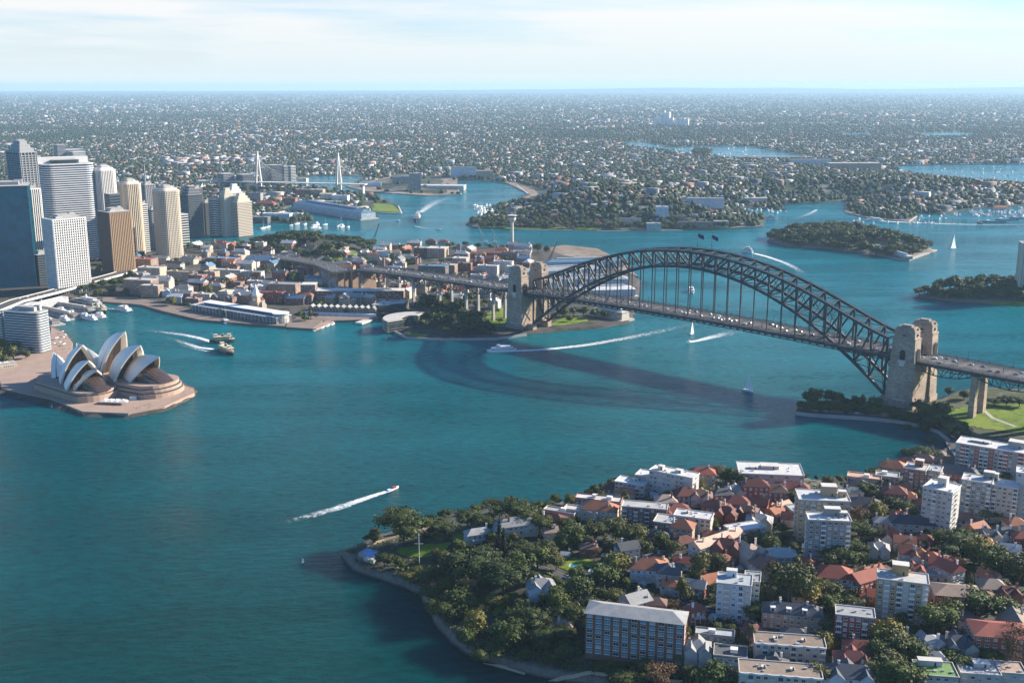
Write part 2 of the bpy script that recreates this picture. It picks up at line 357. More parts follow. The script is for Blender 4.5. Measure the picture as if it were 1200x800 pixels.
def land(name, poly, fn, cell, mat):
    bx = (min(p[0] for p in poly), min(p[1] for p in poly), max(p[0] for p in poly), max(p[1] for p in poly))
    xs = np.arange(bx[0]-4*cell, bx[2]+4*cell, cell); ys = np.arange(bx[1]-4*cell, bx[3]+4*cell, cell)
    X, Y = np.meshgrid(xs, ys); D = sdist(X, Y, poly); Z = fn(X, Y, D); ny, nx = X.shape
    keep = D > -3.0*cell; idx = np.arange(nx*ny).reshape(ny, nx)
    q = keep[:-1, :-1] & keep[1:, :-1] & keep[:-1, 1:] & keep[1:, 1:]
    F = np.stack([idx[:-1, :-1][q], idx[:-1, 1:][q], idx[1:, 1:][q], idx[1:, :-1][q]], 1)
    used = np.unique(F); rm = np.full(nx*ny, -1); rm[used] = np.arange(len(used))
    V = np.stack([X.ravel(), Y.ravel(), np.maximum(Z.ravel(), -4)], 1)[used]
    me = bpy.data.meshes.new(name); me.from_pydata(V.tolist(), [], rm[F].tolist()); me.materials.append(mat)
    me.polygons.foreach_set('use_smooth', [True]*len(me.polygons))
    o = bpy.data.objects.new(name, me); C.objects.link(o); return tag(o, kind='structure')
K_VIS = [p for p in K_POLY]
land('headland_ground', W([(398,652),(408,646),(430,636),(455,628),(485,618),(520,606),(560,598),(600,594),(630,600),(655,591),(680,585),(705,574),(735,566),(765,558),(800,556),
            (835,559),(866,561),(935,561),(960,566),(1000,563),(1030,556),(1052,549),(1085,541),(1104,529),(1112,519),(1400,519),(1500,640),(1460,900),(900,960),(760,830),(690,803),(650,797),(625,792),(600,786),(575,778),
            (548,768),(528,752),(512,735),(500,715),(492,698),(470,688),(450,681),(430,675),(412,668)]), lambda X, Y, d: z_k(X, Y, sdist(X, Y, K_POLY)), 3.0,
     cliff('headland', [(0.022,0.032,0.014),(0.045,0.045,0.026),(0.075,0.070,0.058)]))
land('foreshore_ground', M_POLY, z_m, 5.0, EARTH_P)
land('city_ground', W([(-120,480),(0,462),(100,488),(150,490),(195,482),(232,463),(229,456),(200,440),(120,425),(84,412),(85,399),(76,389),(60,382),(30,376),(20,366),(50,362),(95,358),(120,354),(140,352),(165,357),(190,364),(232,374),(290,379),(335,382),
            (366,384),(376,375),(400,374),(440,372),(462,372),(470,380),(462,388),(478,396),(520,398),(580,397),(617,392),(660,388),(705,385),(738,379),(742,372),(748,352),(752,330),(735,312),(712,300),(695,294),(650,290),
            (600,290),(560,290),(520,291),(470,289),(430,289),(380,288),(330,286),(290,284),(240,284),(-200,284)]), lambda X, Y, d: z_s(X, Y, sdist(X, Y, S_POLY)), 7.0, EARTH_S)
land('island_ground', G_POLY, z_g, 7.0, cliff('island', [(0.03,0.04,0.015),(0.05,0.055,0.03),(0.09,0.08,0.05)]))
land('point_ground', B_POLY, z_b, 7.0, cliff('point', [(0.03,0.04,0.015),(0.05,0.055,0.03),(0.09,0.08,0.05)]))
# far mainland: one sheet to the horizon with the lakes cut out, its hills on top
def far_sheet():
    me = bpy.data.meshes.new('far_mainland')
    loops = [[Vector((p[0], p[1], 0)) for p in far_w]]+[[Vector((p[0], p[1], 0)) for p in l] for l in LAKES]
    tr = tessellate_polygon(loops); flat = [p for l in loops for p in l]; n = len(flat)
    vs = [(p[0], p[1], 2.0) for p in flat]+[(p[0], p[1], -3.0) for p in flat]; fs = []
    for t in tr:
        A, B, D = (flat[i] for i in t)
        fs.append(t if (B[0]-A[0])*(D[1]-A[1])-(B[1]-A[1])*(D[0]-A[0]) > 0 else (t[0], t[2], t[1]))
    o = 0
    for l in loops:
        for i in range(len(l)): j = (i+1) % len(l); fs.append((o+i, o+j, n+o+j, n+o+i))
        o += len(l)
    me.from_pydata(vs, [], fs); me.materials.append(EARTH_F)
    ob = bpy.data.objects.new('far_mainland', me); C.objects.link(ob); tag(ob, kind='structure')
far_sheet()
def hill(c, r, h):
    n = 40; xs = np.linspace(c[0]-2.4*r, c[0]+2.4*r, n); ys = np.linspace(c[1]-2.4*r, c[1]+2.4*r, n); X, Y = np.meshgrid(xs, ys)
    D = sdist(X, Y, far_w); Z = np.where(D > 0, z_f(X, Y, D), -4); idx = np.arange(n*n).reshape(n, n)
    Z = np.where(Z < 2.3, 1.0, Z+0.05)
    q = (D[:-1, :-1] > 0) & (D[1:, 1:] > 0) & (D[1:, :-1] > 0) & (D[:-1, 1:] > 0)
    F = np.stack([idx[:-1, :-1][q], idx[:-1, 1:][q], idx[1:, 1:][q], idx[1:, :-1][q]], 1)
    me = bpy.data.meshes.new('hill'); me.from_pydata(np.stack([X.ravel(), Y.ravel(), Z.ravel()], 1).tolist(), [], F.tolist()); me.materials.append(EARTH_F)
    me.polygons.foreach_set('use_smooth', [True]*len(me.polygons))
    o = bpy.data.objects.new('hill', me); C.objects.link(o); tag(o, kind='structure')
for k, (c, r, h) in enumerate(HILLS): hill((c[0]+k*0.37, c[1]+k*0.53), r, h)
# distant ranges along the horizon
def ranges():
    m = soil('range_forest', [(0.03,0.04,0.03),(0.05,0.06,0.04),(0.03,0.045,0.03)], (0.0003,0.001,0.004))
    for y0, hh, sd in ((38000, 45, 1), (50000, 120, 4)):
        xs = np.linspace(-42000, 42000, 220); vs = []; fs = []; rows = 7
        for j in range(rows):
            k = math.sin(math.pi*j/(rows-1))
            for x in xs:
                h = hh*(0.42+0.62*float(vnoise(np.array(x), np.array(0.), 9000, sd))+0.22*float(vnoise(np.array(x), np.array(0.), 2500, sd+1))+0.08*float(vnoise(np.array(x), np.array(0.), 700, sd)))*(1+0.00004*max(-15000, x))
                vs.append((x, y0+j*700+900*float(vnoise(np.array(x), np.array(9.), 5000, sd)), 1+k*h*(0.8 if y0 < 4e4 else 1)))
        n = len(xs)
        for j in range(rows-1):
            for i in range(n-1): fs.append((j*n+i, j*n+i+1, (j+1)*n+i+1, (j+1)*n+i))
        me = bpy.data.meshes.new('distant_hills'); me.from_pydata(vs, [], fs); me.materials.append(m)
        me.polygons.foreach_set('use_smooth', [True]*len(fs))
        o = bpy.data.objects.new('distant_hills', me); C.objects.link(o); tag(o, kind='structure')
ranges()
# ------------------------------------------------------------------ water
def water():
    m, t, b = nodes('harbour_water'); p = geo(t)
    mp = t.nodes.new("ShaderNodeMapping"); t.links.new(p, mp.inputs[0]); mp.inputs['Rotation'].default_value = (0, 0, R(25)); mp.inputs['Scale'].default_value = (1, 0.45, 1)
    big = noise(t, 0.004, 4, 0.6, vec=mp.outputs[0]); mid = noise(t, 0.02, 4, 0.6, vec=mp.outputs[0])
    s = t.nodes.new("ShaderNodeSeparateXYZ"); t.links.new(p, s.inputs[0])
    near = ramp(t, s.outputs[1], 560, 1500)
    c = mixc(t, near, (0.0003, 0.032, 0.033), (0.0008, 0.108, 0.132))  # darker near, brighter far: haze and sky reflection put into the water colour
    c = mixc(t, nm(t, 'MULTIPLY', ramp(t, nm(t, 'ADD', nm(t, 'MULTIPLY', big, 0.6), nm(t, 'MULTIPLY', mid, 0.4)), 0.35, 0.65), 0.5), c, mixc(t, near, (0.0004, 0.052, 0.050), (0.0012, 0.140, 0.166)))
    t.links.new(c, b.inputs['Base Color'])
    b.inputs['Roughness'].default_value = 0.12; b.inputs['IOR'].default_value = 1.33; b.inputs['Specular IOR Level'].default_value = 0.13
    b.subsurface_method = 'BURLEY' if hasattr(b, 'subsurface_method') else None; b.inputs['Subsurface Weight'].default_value = 1.0; b.inputs['Subsurface Radius'].default_value = (1.5, 5.0, 5.0); b.inputs['Subsurface Scale'].default_value = 4.5; b.inputs['Specular Tint'].default_value = (0.38, 0.80, 1.0, 1)
    w1 = t.nodes.new("ShaderNodeTexNoise"); w1.inputs['Scale'].default_value = 0.16; w1.inputs['Detail'].default_value = 6; w1.inputs['Roughness'].default_value = 0.62
    m2 = t.nodes.new("ShaderNodeMapping"); t.links.new(p, m2.inputs[0]); m2.inputs['Rotation'].default_value = (0, 0, R(-32)); m2.inputs['Scale'].default_value = (0.5, 1.2, 1)
    t.links.new(m2.outputs[0], w1.inputs['Vector'])
    bp = t.nodes.new("ShaderNodeBump"); bp.inputs['Strength'].default_value = 1.0; bp.inputs['Distance'].default_value = 2.6
    hgt = nm(t, 'ADD', w1.outputs[0], nm(t, 'MULTIPLY', noise(t, 0.7, 3, 0.6, vec=m2.outputs[0]), 0.25))
    t.links.new(hgt, bp.inputs['Height'])
    c = mixc(t, 1.0, c, mixc(t, ramp(t, w1.outputs[0], 0.3, 0.7), (0.70,)*3, (1.32,)*3), 'MULTIPLY'); t.links.new(c, b.inputs['Base Color'])  # ripple noise also tints the colour: painted wave-facet shading plus uneven turbidity
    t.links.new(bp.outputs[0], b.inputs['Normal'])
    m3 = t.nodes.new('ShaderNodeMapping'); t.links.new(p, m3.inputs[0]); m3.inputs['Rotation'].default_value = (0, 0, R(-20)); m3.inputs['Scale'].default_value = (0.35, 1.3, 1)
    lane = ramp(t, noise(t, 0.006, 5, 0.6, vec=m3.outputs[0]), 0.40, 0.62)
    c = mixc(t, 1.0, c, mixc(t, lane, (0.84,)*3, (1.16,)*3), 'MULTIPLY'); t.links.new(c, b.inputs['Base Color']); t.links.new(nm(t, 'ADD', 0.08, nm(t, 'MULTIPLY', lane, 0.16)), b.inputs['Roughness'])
    mb = MB(); n = 1
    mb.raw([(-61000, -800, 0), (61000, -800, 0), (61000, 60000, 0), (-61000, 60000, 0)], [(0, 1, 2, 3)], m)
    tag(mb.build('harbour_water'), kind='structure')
water()
# ------------------------------------------------------------------ the air
def haze():
    m = bpy.data.materials.new('haze'); m.use_nodes = True; t = m.node_tree; t.nodes.clear()
    o = t.nodes.new("ShaderNodeOutputMaterial"); v = t.nodes.new("ShaderNodeVolumePrincipled")
    v.inputs['Color'].default_value = (0.52, 0.76, 0.95, 1); v.inputs['Density'].default_value = HAZE_D; v.inputs['Anisotropy'].default_value = 0.1
    t.links.new(v.outputs[0], o.inputs['Volume'])
    mb = MB(); mb.box((0, 29000, -5), (124000, 62000, 365), m)
    tag(mb.build('haze'), kind='stuff')
HAZE_D = 0.000031
haze()
# ------------------------------------------------------------------ shared materials
STEEL = plain('bridge_grey_steel', (0.034, 0.039, 0.046), 0.55, var=0.3, scale=0.05)
STEEL_L = plain('bridge_grey_steel_rail', (0.10, 0.105, 0.11), 0.6, var=0.2)
GRANITE = plain('pylon_granite', (0.38, 0.30, 0.22), 0.9, var=0.16, scale=0.12)
def coursed():
    m, t, b = nodes('pylon_granite_coursed'); tc_ = t.nodes.new('ShaderNodeTexCoord'); s = t.nodes.new('ShaderNodeSeparateXYZ'); t.links.new(tc_.outputs['Object'], s.inputs[0])
    row = nm(t, 'FLOOR', nm(t, 'DIVIDE', s.outputs[2], 1.5)); sh = nm(t, 'MULTIPLY', nm(t, 'FRACT', nm(t, 'MULTIPLY', row, .5)), 3.0)
    cx = nm(t, 'FLOOR', nm(t, 'DIVIDE', nm(t, 'ADD', nm(t, 'ADD', s.outputs[0], s.outputs[1]), sh), 3.0)); cv_ = t.nodes.new('ShaderNodeCombineXYZ'); t.links.new(row, cv_.inputs[0]); t.links.new(cx, cv_.inputs[1]); wn = t.nodes.new('ShaderNodeTexWhiteNoise'); t.links.new(cv_.outputs[0], wn.inputs['Vector'])
    jt = nm(t, 'LESS_THAN', nm(t, 'FRACT', nm(t, 'DIVIDE', s.outputs[2], 1.5)), .1)
    st = noise(t, .05, 5, .65); d = mixc(t, ramp(t, st, .35, .65), (.27, .205, .15), (.42, .33, .245)); d = mixc(t, 1.0, d, mixc(t, wn.outputs['Value'], (.78,)*3, (1.18,)*3), 'MULTIPLY'); d = mixc(t, nm(t, 'MULTIPLY', jt, .5), d, (.12, .10, .08))
    t.links.new(d, b.inputs['Base Color']); b.inputs['Roughness'].default_value = .92; return m
GRANITE = coursed()
GRANITE_D = plain('pylon_granite_band', (0.33, 0.26, 0.20), 0.9, var=0.16, scale=0.2)
DARKH = plain('dark_opening', (0.02, 0.02, 0.022), 0.9)
ASPH = plain('asphalt', (0.075, 0.072, 0.07), 0.9, var=0.15, scale=0.05)
PAINT = plain('road_paint', (0.7, 0.7, 0.68), 0.7, var=0.1)
CONC = plain('concrete', (0.36, 0.34, 0.31), 0.9, var=0.18, scale=0.1)
CONC_L = plain('concrete_light', (0.55, 0.52, 0.47), 0.85, var=0.14, scale=0.1)
WHITE = plain('white_paint', (0.66, 0.65, 0.62), 0.6, var=0.08)
WHITE_OV = plain('white_render', (0.72, 0.70, 0.66), 0.8, var=0.1, objvar=0.1)
METAL_L = plain('pale_metal', (0.45, 0.47, 0.48), 0.45, metal=0.3, var=0.15)
BLACK = plain('black_rubber', (0.02, 0.02, 0.02), 0.7)
GLASS_D = glassm('dark_glass', (0.025, 0.04, 0.05))
RAILDK = plain('rail_ballast', (0.10, 0.09, 0.085), 0.95)
# ------------------------------------------------------------------ harbour bridge; local frame: x along the deck (north), y across, z up from the water
pS = (P(606,311,88)+P(633,308,88))/2; pN = (P(1058,380,88)+P(1091,375,88))/2
mid = (pS+pN)/2; mid.z = 0; bx = (pN-pS).normalized(); BA = math.atan2(bx.y, bx.x); HALF = (pN-pS).length/2
BR = thing('arch_bridge', mid, BA, 'dark grey steel arch bridge crossing the harbour between four tan stone pylons', 'bridge')
def b2w(s, t, z): c, n = math.cos(BA), math.sin(BA); return Vector((mid.x+s*c-t*n, mid.y+s*n+t*c, z))
SP = 251.5; NP = 28; TR = 15.0
def zb(s): u = s/SP; return 116-106*u*u
def zt(s): u = abs(s)/SP; return 134-64*(1.16*u*u-0.16*u**8)
def dz(s): u = s/HALF; return 58-5.5*min(1, u*u)
def truss(sign):
    y = sign*TR; m = MB(); S = [-SP+2*SP*i/NP for i in range(NP+1)]
    for i in range(NP):
        a, b = S[i], S[i+1]
        m.bar((a, y, zb(a)), (b, y, zb(b)), 2.6, STEEL, 3.0); m.bar((a, y, zt(a)), (b, y, zt(b)), 2.6, STEEL, 2.6)
        if a < -1: m.bar((b, y, zb(b)), (a, y, zt(a)), 1.5, STEEL, 1.7)     # bottom node nearer midspan, top node further out
        else: m.bar((a, y, zb(a)), (b, y, zt(b)), 1.5, STEEL, 1.7)
        # lattice of the chord flanges
    for s in S: m.bar((s, y, zb(s)), (s, y, zt(s)), 1.5, STEEL, 2.0)
    # walkway hand rails along the top chord
    for i in range(NP):
        a, b = S[i], S[i+1]
        for o in (-1.1, 1.1): m.bar((a, y+o, zt(a)+2.4), (b, y+o, zt(b)+2.4), 0.22, STEEL_L)
    return m.build('arch_truss', BR)
truss(-1); truss(1)
def bracing():
    m = MB(); S = [-SP+2*SP*i/NP for i in range(NP+1)]
    for i, s in enumerate(S):
        for z in (zt(s), zb(s)):
            if abs(z-dz(s)) < 4: continue
            m.bar((s, -TR, z), (s, TR, z), 1.2, STEEL, 1.4)
        h = zt(s)-zb(s)
        if zb(s) > dz(s)+6:                       # sway frames between the trusses
            m.bar((s, -TR, zt(s)), (s, TR, zb(s)), 0.7, STEEL); m.bar((s, TR, zt(s)), (s, -TR, zb(s)), 0.7, STEEL)
        elif zb(s) < dz(s)-8: m.bar((s, -TR, zb(s)), (s, TR, dz(s)-4), 0.8, STEEL); m.bar((s, TR, zb(s)), (s, -TR, dz(s)-4), 0.8, STEEL)
        if i < NP:
            b = S[i+1]
            for f in (zt, zb):
                if abs(f((s+b)/2)-dz(s)) < 9: continue
                m.bar((s, -TR, f(s)), (b, TR, f(b)), 0.8, STEEL); m.bar((s, TR, f(s)), (b, -TR, f(b)), 0.8, STEEL)
    return m.build('cross_bracing', BR)
bracing()
hang = 0
for i in range(1, NP):
    s = -SP+2*SP*i/NP
    for y in (-TR, TR):
        if zb(s) > dz(s)+3:
            m = MB(); m.bar((s, y, dz(s)-1), (s, y, zb(s)), 0.8, STEEL, 1.1); m.build('hanger', BR)
        elif zb(s) < dz(s)-6:
            m = MB(); m.bar((s, y, zb(s)), (s, y, dz(s)-2), 1.5, STEEL); m.build('deck_column', BR)
def deck(s0, s1, n, name, zf, wf=24.4, bend=lambda s: 0.0, under=True):
    m = MB(); st = [s0+(s1-s0)*i/n for i in range(n+1)]
    def ring(s, ys, zo): y0 = bend(s); return [(s, y0+y, zf(s)+z) for y, z in zip(ys, zo)]
    ys = (-wf, -wf, wf, wf); zo = (0, -2.6, -2.6, 0)
    m.hull([ring(s, ys, zo) for s in st], STEEL)
    for k in range(n):
        a, b = st[k], st[k+1]
        if under:
            for y in (-wf+1, wf-1): m.bar((a, bend(a)+y, zf(a)-4.4), (b, bend(b)+y, zf(b)-4.4), 0.9, STEEL)
            m.bar((a, bend(a)-wf+1, zf(a)-3.6), (a, bend(a)+wf-1, zf(a)-3.6), 0.8, STEEL, 1.8)
    o = m.build(name, BR)
    def strip(y0, y1, up, mat, nm):
        q = MB(); q.hull([[(s, bend(s)+y0, zf(s)+up), (s, bend(s)+y1, zf(s)+up)] for s in st], mat, closed=False); return q.build(nm, o)
    strip(wf*0.56, -wf*0.56, 0.05, ASPH, 'roadway'); strip(-wf*0.6, -wf*0.86, 0.06, RAILDK, 'rail_track'); strip(wf*0.86, wf*0.6, 0.06, ASPH, 'cycle_path')
    q = MB()
    for y in (-wf*0.58, wf*0.58, -wf*0.88, wf*0.88, -wf, wf):
        for k in range(n):
            a, b = st[k], st[k+1]; q.bar((a, bend(a)+y, zf(a)+1.3), (b, bend(b)+y, zf(b)+1.3), 0.25, STEEL_L); q.bar((a, bend(a)+y, zf(a)+0.7), (b, bend(b)+y, zf(b)+0.7), 0.2, STEEL)
            q.bar((a, bend(a)+y, zf(a)), (a, bend(a)+y, zf(a)+(2.6 if abs(y) > wf*.8 else 1.5)), 0.3, STEEL)
    q.build('railing', o)
    q = MB()
    for lane in (-3, -2, -1, 0, 1, 2, 3):
        L_ = abs(s1-s0); cnt = int(L_/14)
        for k in range(cnt):
            s = s0+(s1-s0)*(k+0.3)/cnt; e = s+(s1-s0)/cnt*0.45; y = lane*wf*0.15
            q.hull([[(x, bend(x)+y+0.12, zf(x)+0.09), (x, bend(x)+y-0.12, zf(x)+0.09)] for x in (s, e)], PAINT, closed=False)
    q.build('lane_marking', o)
    return o
deck(-HALF-2, HALF+2, 60, 'deck', dz)
# stone pylons with arched portals, cornices and stepped tops
def pylon(s, t):
    m = MB(); tz = 88.5; base = ground(*b2w(s, t, 0)[:2]); base = max(base, 1.5)-1.5
    def sec(z, a, b): return [(s-a/2, t-b/2, z), (s+a/2, t-b/2, z), (s+a/2, t+b/2, z), (s-a/2, t+b/2, z)]
    lv = [(base, 32, 19), (base+9, 31, 18.3), (base+9, 29, 17), (50, 26.4, 15.4), (50, 25.9, 15.0), (66, 24.4, 14.2), (74, 23.8, 13.8)]
    m.hull([sec(*l) for l in lv], GRANITE)
    c2 = [(74, 24.6, 14.6), (75.6, 24.6, 14.6)]; m.hull([sec(*l) for l in c2], GRANITE_D); m.raw(sec(75.6, 24.6, 14.6), [(0, 1, 2, 3)], GRANITE_D)
    m.hull([sec(75.6, 22, 12.6), sec(82, 21, 12), sec(82, 21.8, 12.8), sec(83.4, 21.8, 12.8)], GRANITE); m.raw(sec(83.4, 21.8, 12.8), [(0, 1, 2, 3)], GRANITE_D)
    m.hull([sec(83.4, 17.5, 9.6), sec(87, 17, 9.2)], GRANITE); m.raw(sec(87, 17, 9.2), [(0, 1, 2, 3)], GRANITE)
    m.box((s, t, 87), (10, 5.5, 1.6), GRANITE_D)
    for a in (-1, 1):                              # corner blocks of the crown
        for b in (-1, 1): m.box((s+a*8.3, t+b*4.6, 83.4), (3.4, 2.4, 2.2), GRANITE_D)
    o = m.build('stone_pylon', BR)
    def arch(w, h, n=10): return [(-w/2, 0), (w/2, 0)]+[(w/2*math.cos(math.pi*i/n), h-w/2+w/2*math.sin(math.pi*i/n)) for i in range(n+1)]
    # faces along the deck: portal; outer faces: window with balcony and a lower recess
    q = MB()
    for e in (-1, 1):
        x = s+e*(13.05); A = arch(6.4, 12.5)
        q.raw([(x+e*0.02, t+a, 52.5+b) for a, b in A], [tuple(range(len(A)))], DARKH)
        R_ = arch(8.2, 13.8); q.hull([[(x+e*0.02, t+a, 52.5+b) for a, b in R_], [(x+e*0.5, t+a, 52.5+b) for a, b in R_]], GRANITE_D)
        q.raw([(x+e*0.52, t+a*1.0, 52.6+b) for a, b in A], [tuple(range(len(A)))], DARKH)
    for e in (-1, 1):
        y = t+e*7.75; A = arch(5.6, 10.5)
        q.raw([(s+a, y+e*0.05, 53+b) for a, b in A], [tuple(range(len(A)))], DARKH)
        q.box((s, y+e*0.6, 50.2), (8.5, 1.6, 2.4), CONC_L); q.box((s, y+e*0.35, 46.5), (5.4, 0.9, 3.6), CONC_L)
        q.box((s, t+e*7.1, 77.8), (3.2, 0.6, 1.2), DARKH)
        q.box((s, t+e*9.15, base+2), (11, 0.5, 4.5), GRANITE_D); q.box((s, t+e*8.95, base+9), (14, 0.8, 1.0), CONC_L)
    q.box((s+11.2, t, 78), (0.6, 2.2, 2.4), DARKH); q.box((s-11.2, t, 78), (0.6, 2.2, 2.4), DARKH)
    q.build('portal', o)
for s in (-HALF, HALF):
    for t in (-20.5, 20.5): pylon(s, t)
# abutment block between each pair
for e in (-1, 1):
    m = MB(); b = max(1.0, ground(*b2w(e*HALF, 0, 0)[:2]))-1; m.box((e*(HALF+1), 0, b), (22, 23, 44), GRANITE, taper=0.98); m.build('abutment', BR)
    for t in (-TR, TR):
        m = MB(); m.box((e*(SP+4), t, b-1), (15, 8, 9.5), GRANITE_D, taper=0.8); m.build('hinge_bearing', BR)
# approach spans: level ones north, long curved descent south
def cum(pts):
    a = []
    for u, v, z in pts:
        p = P(u, v, z)-Vector((mid.x, mid.y, 0)); c, n = math.cos(-BA), math.sin(-BA); a.append((p.x*c-p.y*n, p.x*n+p.y*c, z))
    return a
def spans(sign, s_end, zf, bend, wf, n_span, name):
    o = deck(sign*(HALF+2), sign*s_end, max(8, n_span*6), name, zf, wf, bend, under=False); m = MB(); L_ = (s_end-HALF-2)
    for k in range(n_span):
        a = HALF+2+L_*k/n_span; b = HALF+2+L_*(k+1)/n_span; q = 8
        for y in (-wf*0.5, wf*0.5):
            for i in range(q):
                x0 = sign*(a+(b-a)*i/q); x1 = sign*(a+(b-a)*(i+1)/q); dep = lambda f: 5.0+6.5*math.sin(math.pi*f)
                z0, z1 = zf(x0)-2.6, zf(x1)-2.6; d0, d1 = dep(i/q), dep((i+1)/q)
                m.bar((x0, bend(x0)+y, z0-d0), (x1, bend(x1)+y, z1-d1), 0.9, STEEL); m.bar((x0, bend(x0)+y, z0-d0), (x0, bend(x0)+y, z0), 0.6, STEEL)
                if i < q/2: m.bar((x0, bend(x0)+y, z0), (x1, bend(x1)+y, z1-d1), 0.6, STEEL)
                else: m.bar((x0, bend(x0)+y, z0-d0), (x1, bend(x1)+y, z1), 0.6, STEEL)
        if True:
            x = sign*b
            for y in (-wf*0.5, wf*0.5):
                p = b2w(x, bend(x)+y, 0); g = max(ground(p.x, p.y), 1); h = zf(x)-7.5-g
                if h > 3:
                    r = MB(); k_ = 1 if sign > 0 else .55; pm = GRANITE if sign > 0 else CONC; r.box((x, bend(x)+y, g-1), (6*k_, 8*k_, h*0.35), pm, taper=0.94); r.box((x, bend(x)+y, g-1+h*0.35), (5.6*k_, 7*k_, h*0.65+1), pm, taper=0.9)
                    r.box((x, bend(x)+y, g+h), (7.2, 9, 1.3), CONC); r.build('approach_pier', BR)
    m.build('approach_truss', o)
spans(1, HALF+203, lambda s: 52.5-0.012*(s-HALF), lambda s: 0.0, 24, 3, 'north_approach')
def bs(s): d = max(0, -s-HALF-90); return -0.00030*d*d
spans(-1, HALF+330, lambda s: 52.5-0.016*(-s-HALF), bs, 24, 6, 'south_approach')
# lamps and gantries on the deck, flags at the crown
for s in range(-260, 480, 45):
    for y in (-12.8, 12.8):
        z = dz(s) if abs(s) < HALF else 52.5; m = MB(); m.cyl((s, y, z), 0.25, 9, STEEL_L, 6); m.bar((s, y, z+9), (s, y-math.copysign(2.5, y), z+9.4), 0.25, STEEL_L)
        m.build('lamp_post', BR)
FLAGM = plain('flag_navy', (0.02, 0.03, 0.14), 0.8); FLAGR = plain('flag_red', (0.4, 0.03, 0.04), 0.8)
for k, (u, lab) in enumerate(((803, 'left navy ensign flying on a pole at the crown of the arch'), (819.5, 'right navy flag flying on a pole at the crown of the arch'))):
    s = (k-0.5)*20; p = b2w(s, TR, zt(s)+1.3); t = thing('flag', p, BA, lab, 'flag', 'flags above the arch crown')
    m = MB(); m.cyl((0, 0, 0), 0.35, 19, STEEL_L, 6, 0.2); m.build('flagpole', t)
    m = MB(); n = 8
    A = [[(0.3+8.5*i/n, 0.5*math.sin(i*1.2), 17.8-0.35*i), (0.3+8.5*i/n, 0.5*math.sin(i*1.2+0.5), 13.0-0.35*i)] for i in range(n+1)]
    m.hull(A, FLAGM, closed=False); m.hull([[(a[0][0], a[0][1]-0.06, a[0][2]-0.2), (a[0][0], a[0][1]-0.06, a[0][2]-1.9)] for a in A[:4]], FLAGR, closed=False)
    m.build('flag_cloth', t)
anchor(b2w(-HALF, 20, 30), 'the south end bridge pylons'); anchor(b2w(HALF, 20, 30), 'the north end bridge pylons')
# ------------------------------------------------------------------ opera house; local frame: x along the halls towards the harbour, y to the west (away), z up
OA = math.atan2(-0.59, 0.81)
TILE = plain('shell_tiles', (0.80, 0.755, 0.665), 0.35, var=0.06, scale=0.08, spec=0.5)
FRAMEB = plain('bronze_frame', (0.13, 0.085, 0.06), 0.6)
RIB = plain('shell_rib_concrete', (0.66, 0.59, 0.50), 0.8, var=0.1)
PODM = plain('podium_pink_granite', (0.40, 0.27, 0.20), 0.85, var=0.13, scale=0.08)
PODT = plain('paving_pink', (0.33, 0.235, 0.18), 0.9, var=0.15, scale=0.06)
BGLASS = glassm('bronze_glass', (0.05, 0.030, 0.022), 0.15)
oo = P(150, 458, 4); oo.z = 0
OPH = thing('opera_house', oo, OA, 'white sail-shelled opera house on a pink granite podium at the water', 'opera house')
def w2o(p): d = Vector(p)-oo; c, n = math.cos(-OA), math.sin(-OA); return (d.x*c-d.y*n, d.x*n+d.y*c)
